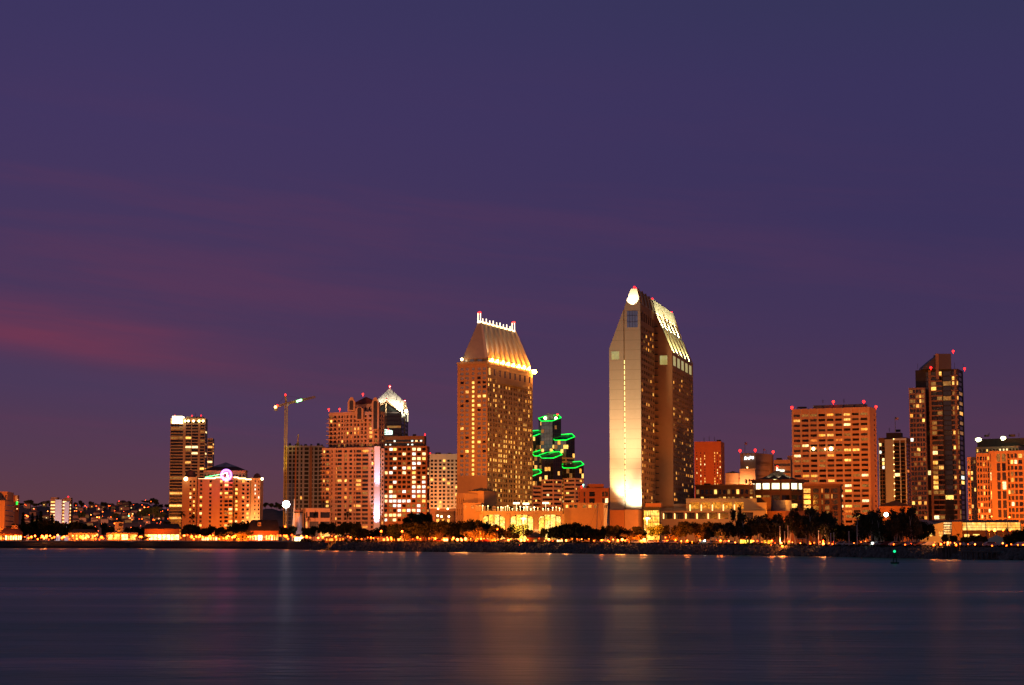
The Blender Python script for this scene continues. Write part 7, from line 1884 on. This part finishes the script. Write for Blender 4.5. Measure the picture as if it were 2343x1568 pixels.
for u_ in (925, 1003, 1072, 1094, 1112, 1130, 1178, 1450, 1470, 1545, 1580, 545, 560, 520, 890, 960):
    Y_ = shoreY(u_) + 20; flood('tree_light', PT(u_, 1231, Y_ - 5), PT(u_, 1214, Y_ + 10), 1.3, (1, .16, .012), size=rad(110), soft=.3)

for u, vt, w in ((1160, 1212, 26), (1176, 1216, 34), (1150, 1204, 26), (1210, 1208, 24), (1243, 1205, 20)): tree('round', u, vt, w, Yo=40)
for u, vt, w in ((1268, 1199, 40), (1290, 1191, 52), (1312, 1187, 54), (1330, 1193, 46), (1350, 1200, 40), (1368, 1205, 36)): tree('broad', u, vt, w, Yo=R2_.uniform(24, 44))
for u, vt, w in ((1388, 1198, 34), (1404, 1196, 40), (1420, 1199, 34), (1440, 1206, 30), (1458, 1200, 34), (1470, 1207, 26)): tree('broad' if R2_.random() < .5 else 'round', u, vt, w, Yo=R2_.uniform(26, 50))
for u, vt, w in ((1442, 1221, 30), (1458, 1224, 24)): tree('gum', u, vt, w, Yo=22, extra='lit low ')
tree('round', 1500, 1196.5, 50, Y=762, extra='fiery orange lit ')
for u, vt, w in ((1524, 1195, 22), (1546, 1196, 34), (1568, 1187, 44), (1590, 1190, 40), (1606, 1194, 34), (1622, 1187, 44), (1640, 1190, 38), (1660, 1192, 36), (1680, 1196, 34)): tree('round', u, vt, w, Yo=R2_.uniform(26, 46))
for u, vt, w in ((1538, 1222, 24), (1612, 1214, 30), (1690, 1163, 24), (1660, 1198, 36), (1712, 1181, 42), (1733, 1176, 38), (1752, 1181, 34), (1770, 1181, 40), (1786, 1186, 34)): tree('gum', u, vt, w, Yo=R2_.uniform(16, 30))
for u, vt, w in ((1762, 1184, 40), (1788, 1188, 34), (1796, 1202, 26), (1836, 1208, 34), (1702, 1196, 34)): tree('round', u, vt, w, Yo=44)
tree('gum', 1806, 1168, 18, Yo=16, extra='tall slender '); tree('gum', 1819, 1164, 18, Yo=18, extra='tall slender ')
# right
for u, vt, w in ((1846, 1166, 36), (1864, 1162, 40), (1882, 1164, 36), (1898, 1175, 26), (1893, 1188, 20)): tree('gum', u, vt, w, Yo=R2_.uniform(14, 24), extra='tall ')
for u, vt, w in ((1908, 1193, 36), (1926, 1189, 46), (1944, 1193, 40), (1960, 1203, 36), (1892, 1212, 34), (2016, 1204, 46), (2034, 1202, 44), (2052, 1207, 34)): tree('broad', u, vt, w, Yo=R2_.uniform(24, 40))
for u, vt, w in ((1972, 1171, 34), (1990, 1162, 36), (2004, 1170, 30), (2000, 1205, 30), (2020, 1180, 34), (2048, 1176, 30), (2062, 1166, 34), (2078, 1166, 34), (2092, 1170, 30)): tree('gum', u, vt, w, Yo=R2_.uniform(14, 30), extra='tall ')
for u, vt, w in ((1996, 1178, 40), (1978, 1186, 38), (2064, 1184, 40), (2084, 1184, 40), (2104, 1187, 44), (2122, 1194, 32), (2096, 1206, 44)): tree('round', u, vt, w, Yo=R2_.uniform(30, 46))
for u, vt, w in ((2160, 1218, 20), (2180, 1222, 22), (2208, 1226, 36), (2228, 1220, 40), (2246, 1224, 30)): tree('round', u, vt, w, Yo=34)
tree('palm', 2302, 1203, 16, Y=700); tree('palm', 2190, 1219, 14, Y=640)
for u, vt, w in ((2312, 1216, 36), (2328, 1206, 40), (2346, 1201, 44), (2362, 1205, 40)): tree('broad', u, vt, w, Yo=44)
# low dark shrubs that close the view under the crowns
for k in range(46):
    u = 705 + k * 36 + R2_.uniform(-10, 10)
    if 1195 < u < 1252: continue
    tree('shrub', u, 1233 + (u - 700) * .006 + R2_.uniform(-3, 3), R2_.uniform(26, 40), Yo=R2_.uniform(58, 74), group='shrubs behind the shore road')
# trees on the hill crest
for u, vt, w in ((48, 1150, 20), (60, 1142.5, 20), (68, 1140.5, 16), (82, 1150, 22), (96, 1146, 20), (104, 1144, 20), (116, 1149, 20), (172, 1147, 14), (184, 1142.5, 16), (208, 1146, 16), (236, 1146, 18), (250, 1150, 20), (272, 1148, 16), (296, 1145, 14), (308, 1150, 20), (330, 1144, 24), (346, 1137, 26), (356, 1140, 20), (366, 1152, 24), (380, 1152, 20), (606, 1148, 18), (620, 1150, 20), (632, 1146, 14), (642, 1150, 20)):
    tree('round', u, vt, w, Y=3990, z=hillz(u, 3990) - 2, where='on the hill crest ' + hill_where(u), group='trees on the hill crest')
for u, vt, w in ((338, 1158, 44), (352, 1156, 40), (326, 1166, 36), (366, 1170, 36), (186, 1168, 24), (260, 1172, 30), (282, 1186, 36), (240, 1186, 34), (310, 1190, 36)):
    tree('round', u, vt, w, Y=3200, z=hillz(u, 3200) - 2, where='on the hillside ' + hill_where(u), group='trees on the hillside')

# ------------------------------------------------------------------ masts, flagpoles, buoy, pier
def sailboat(u, vt, Y, lean, label):
    p = PT(u, vt, Y); b = G(u - lean, Y); o = thing('sailboat', label, 'boat', (b.x, b.y, 3.4)); g = 3.4
    mb = MB(); mb.tube((b.x, b.y, g), p, .17, 6, .10); mb.build('mast', M_POLE, o)
    mb = MB()
    for dx_ in (-4.4, 3.6): mb.tube((b.x + dx_, b.y, g + 1.2), p, .035, 3)
    mb.build('stay', M_STEEL, o)
    mb = MB(); st = [(-4.6, .1), (-3.6, 1.0), (0, 1.35), (3.2, 1.0), (4.8, .05)]
    lo = [(b.x + x, b.y - y * .6, g - .3) for x, y in st] + [(b.x + x, b.y + y * .6, g - .3) for x, y in st[::-1]]; hi = [(b.x + x, b.y - y, g + 1.1) for x, y in st] + [(b.x + x, b.y + y, g + 1.1) for x, y in st[::-1]]
    mb.hull(lo, hi); mb.build('hull', M_WHITE, o)
    mb = MB(); mb.tube((b.x, b.y, g + 2.2), (b.x - 3.6, b.y, g + 2.3), .09, 5); mb.build('boom', M_POLE, o)
sailboat(1367, 1153, 760, 4.5, 'moored sailboat whose leaning mast crosses the blank orange wing, left one')
sailboat(1391, 1150, 765, 5.5, 'moored sailboat whose mast stands against the white tower edge')
sailboat(2209.5, 1185, 700, .5, 'sailboat with a thin mast crossing the left part of the louvred hall')
sailboat(2252, 1180, 700, -.5, 'sailboat with a thin mast crossing the middle of the louvred hall')
sailboat(2303, 1182, 705, 0, 'sailboat with a thin mast crossing the right part of the louvred hall')
sailboat(2172, 1186, 690, -1, 'sailboat with a thin mast beside the lit stair bay')
def post(u, vt, Yo, lab):
    Y = shoreY(u) + Yo; p = PT(u, vt, Y); mb = MB(); mb.tube((p.x, p.y, gz(u) - .05), p, .14, 6, .10); mb.ball(p, .2, 6, 4); mb.tube((p.x, p.y, gz(u) - .05), (p.x, p.y, gz(u) + .4), .24, 6)
    tag(mb.build('white_post', mat('white_post_paint', (.62, .60, .62), .6, .05, .3), loc=(p.x, p.y, gz(u))), lab, 'post', 'pale posts in the park')
for u, vt in ((1783.5, 1205), (1794.5, 1217), (1802, 1204), (1872, 1215), (1900, 1221), (1907, 1220), (1941.5, 1217), (1960, 1203)): post(u, vt, 10.6, 'thin pale post standing on the shore ' + land(u))
def frame(u0, u1, vt, Yo, lab):
    Y = shoreY(u0) + Yo; g0 = gz(u0) - .05; a, b = PT(u0, vt, Y), PT(u1, vt, Y); o = thing('trellis', lab, 'trellis', (a.x, a.y, g0)); n = 3
    for k in range(n + 1):
        c = a.lerp(b, k / n); mb = MB(); mb.tube((c.x, c.y, g0), c, .1, 5); mb.build('post', M_POLE, o)
    mb = MB(); mb.tube(a, b, .12, 5); mb.build('beam', M_POLE, o)
frame(1821, 1845, 1232, 12, 'low open trellis frame among the pale stemmed trees below the right brick wing')
frame(1625, 1650, 1229.5, 14, 'low open trellis frame below the portico building')
frame(980, 997, 1230, 12, 'low open rail frame on the shore below the cream hotel')
# buoy
Y = 400; p = G(2046.5, Y, 1275); s_ = Y / F
bu = thing('channel_buoy', 'dark green channel buoy with a glowing green light floating before the rocks', 'buoy', (p.x, p.y, 0)); M_BUOY = mat('buoy_green', (.02, .10, .06), .6, .3, .8)
N = 12; rg = lambda r_, z: [(p.x + r_ * math.cos(k * 2 * math.pi / N), p.y + r_ * math.sin(k * 2 * math.pi / N), z) for k in range(N)]
mb = MB(); mb.hull(rg(.80, -.4), rg(.95, .35), cap=True, floor=True); mb.build('float', M_BUOY, bu)
mb = MB()
for k in range(4):
    a = math.pi / 4 + k * math.pi / 2; mb.tube((p.x + .5 * math.cos(a), p.y + .5 * math.sin(a), .3), (p.x + .28 * math.cos(a), p.y + .28 * math.sin(a), 2.3), .06, 5)
for z in (.9, 1.5, 2.3):
    r_ = .5 - .11 * (z - .3); q = [(p.x + r_ * math.cos(math.pi / 4 + k * math.pi / 2), p.y + r_ * math.sin(math.pi / 4 + k * math.pi / 2), z) for k in range(5)]; mb.path(q, .045, 4)
mb.build('tower', M_BUOY, bu)
mb = MB(); mb.box((p.x, p.y, 1.2), .55, .08, .8); mb.build('daymark', M_BUOY, bu)
mb = MB(); mb.ball((p.x - .03, p.y, 2.62), .28, 8, 6); mb.build('lamp', lamp_mat('buoy_lamp', (.0, .9, .30), 1.6), bu)
# pier at the right
Y = shoreY(2270) - 1; a, b = G(2200, Y, 1255), G(2287, Y, 1255)
pr = thing('wooden_pier', 'low grey timber pier with a rail on pale piles at the right shore', 'pier', (a.x, a.y, 0)); M_WOOD = mat('grey_timber', (.13, .115, .10), .9, .3, .5)
zd = 1.9; mb = MB(); mb.box(((a.x + b.x) / 2, Y + 1.6, zd), b.x - a.x, 3.4, .3); mb.build('deck', M_WOOD, pr)
for k in range(7):
    for yy in (.4, 2.8):
        mb = MB(); x = a.x + (b.x - a.x) * (.08 + .84 * k / 6); mb.tube((x, Y + yy, -1.2), (x, Y + yy, zd), .17, 7); mb.build('pile', M_WOOD, pr)
mb = MB()
for k in range(9): x = a.x + (b.x - a.x) * k / 8; mb.tube((x, Y + .1, zd + .28), (x, Y + .1, zd + 1.25), .06, 5)
for z in (.8, 1.25): mb.tube((a.x, Y + .1, zd + z), (b.x, Y + .1, zd + z), .055, 5)
mb.build('railing', M_WOOD, pr)
Y = shoreY(2170) + 2; a, b = G(2154, Y, 1255), G(2192, Y, 1255)
mb = MB(); mb.box(((a.x + b.x) / 2, Y + 2, -1), b.x - a.x, 5, 4.0); q = mb.build('boat_ramp', mat('stained_concrete', (.085, .075, .06), .9, .35, .4), loc=((a.x + b.x) / 2, Y + 2, -1))
tag(q, 'stained concrete boat landing block left of the timber pier', 'landing')
for u, v0 in ((2163, 1244), (2169, 1247), (2176, 1249), (2190, 1245), (2205, 1250), (2215, 1252)):
    Yp = Y - 1.2; p = PT(u, v0, Yp); mb = MB(); mb.tube((p.x, Yp, -1.2), p, .2, 8); mb.hull([(p.x + .24 * math.cos(k), Yp + .24 * math.sin(k), p.z - .02) for k in range(6)], [(p.x + .05 * math.cos(k), Yp + .05 * math.sin(k), p.z + .25) for k in range(6)])
    tag(mb.build('mooring_pile', M_WOOD, loc=(p.x, Yp, -1)), 'dark mooring pile standing by the boat landing', 'pile', 'mooring piles by the landing')
# ------------------------------------------------------------------ labels: look-alikes with one wording are told apart by their order
ORD = ['first', 'second', 'third', 'fourth', 'fifth', 'sixth', 'seventh', 'eighth', 'ninth', 'tenth', 'eleventh', 'twelfth', 'thirteenth', 'fourteenth', 'fifteenth', 'sixteenth', 'seventeenth', 'eighteenth', 'nineteenth', 'twentieth'] + [f'number {k}' for k in range(21, 99)]
by = {}
for o in TOP:
    if o.get('label') and o.get('kind') is None: by.setdefault(o['label'], []).append(o)
bpy.context.view_layer.update()
for lab, os_ in by.items():
    if len(os_) < 2: continue
    os_.sort(key=lambda o: o.location.x / max(1.0, o.location.y))
    for k, o in enumerate(os_):
        w = lab.split()
        o['label'] = f'{lab}, ' + ('leftmost' if k == 0 else 'rightmost' if k == len(os_) - 1 else ORD[k] + ' from left')
        if len(os_) == 2: o['label'] = f'{lab}, ' + ('left one' if k == 0 else 'right one')
        if len(o['label'].split()) > 16: o['label'] = o['label'].replace(' lamp on a ', ' ').replace(' pole ', ' pole lamp ')
        if len(o['label'].split()) > 16: print('LONG', o['label'])
        if not o.get('group'): o['group'] = o.get('category', 'things') + 's alike'
print('objects', len(bpy.data.objects), 'top', len(TOP))
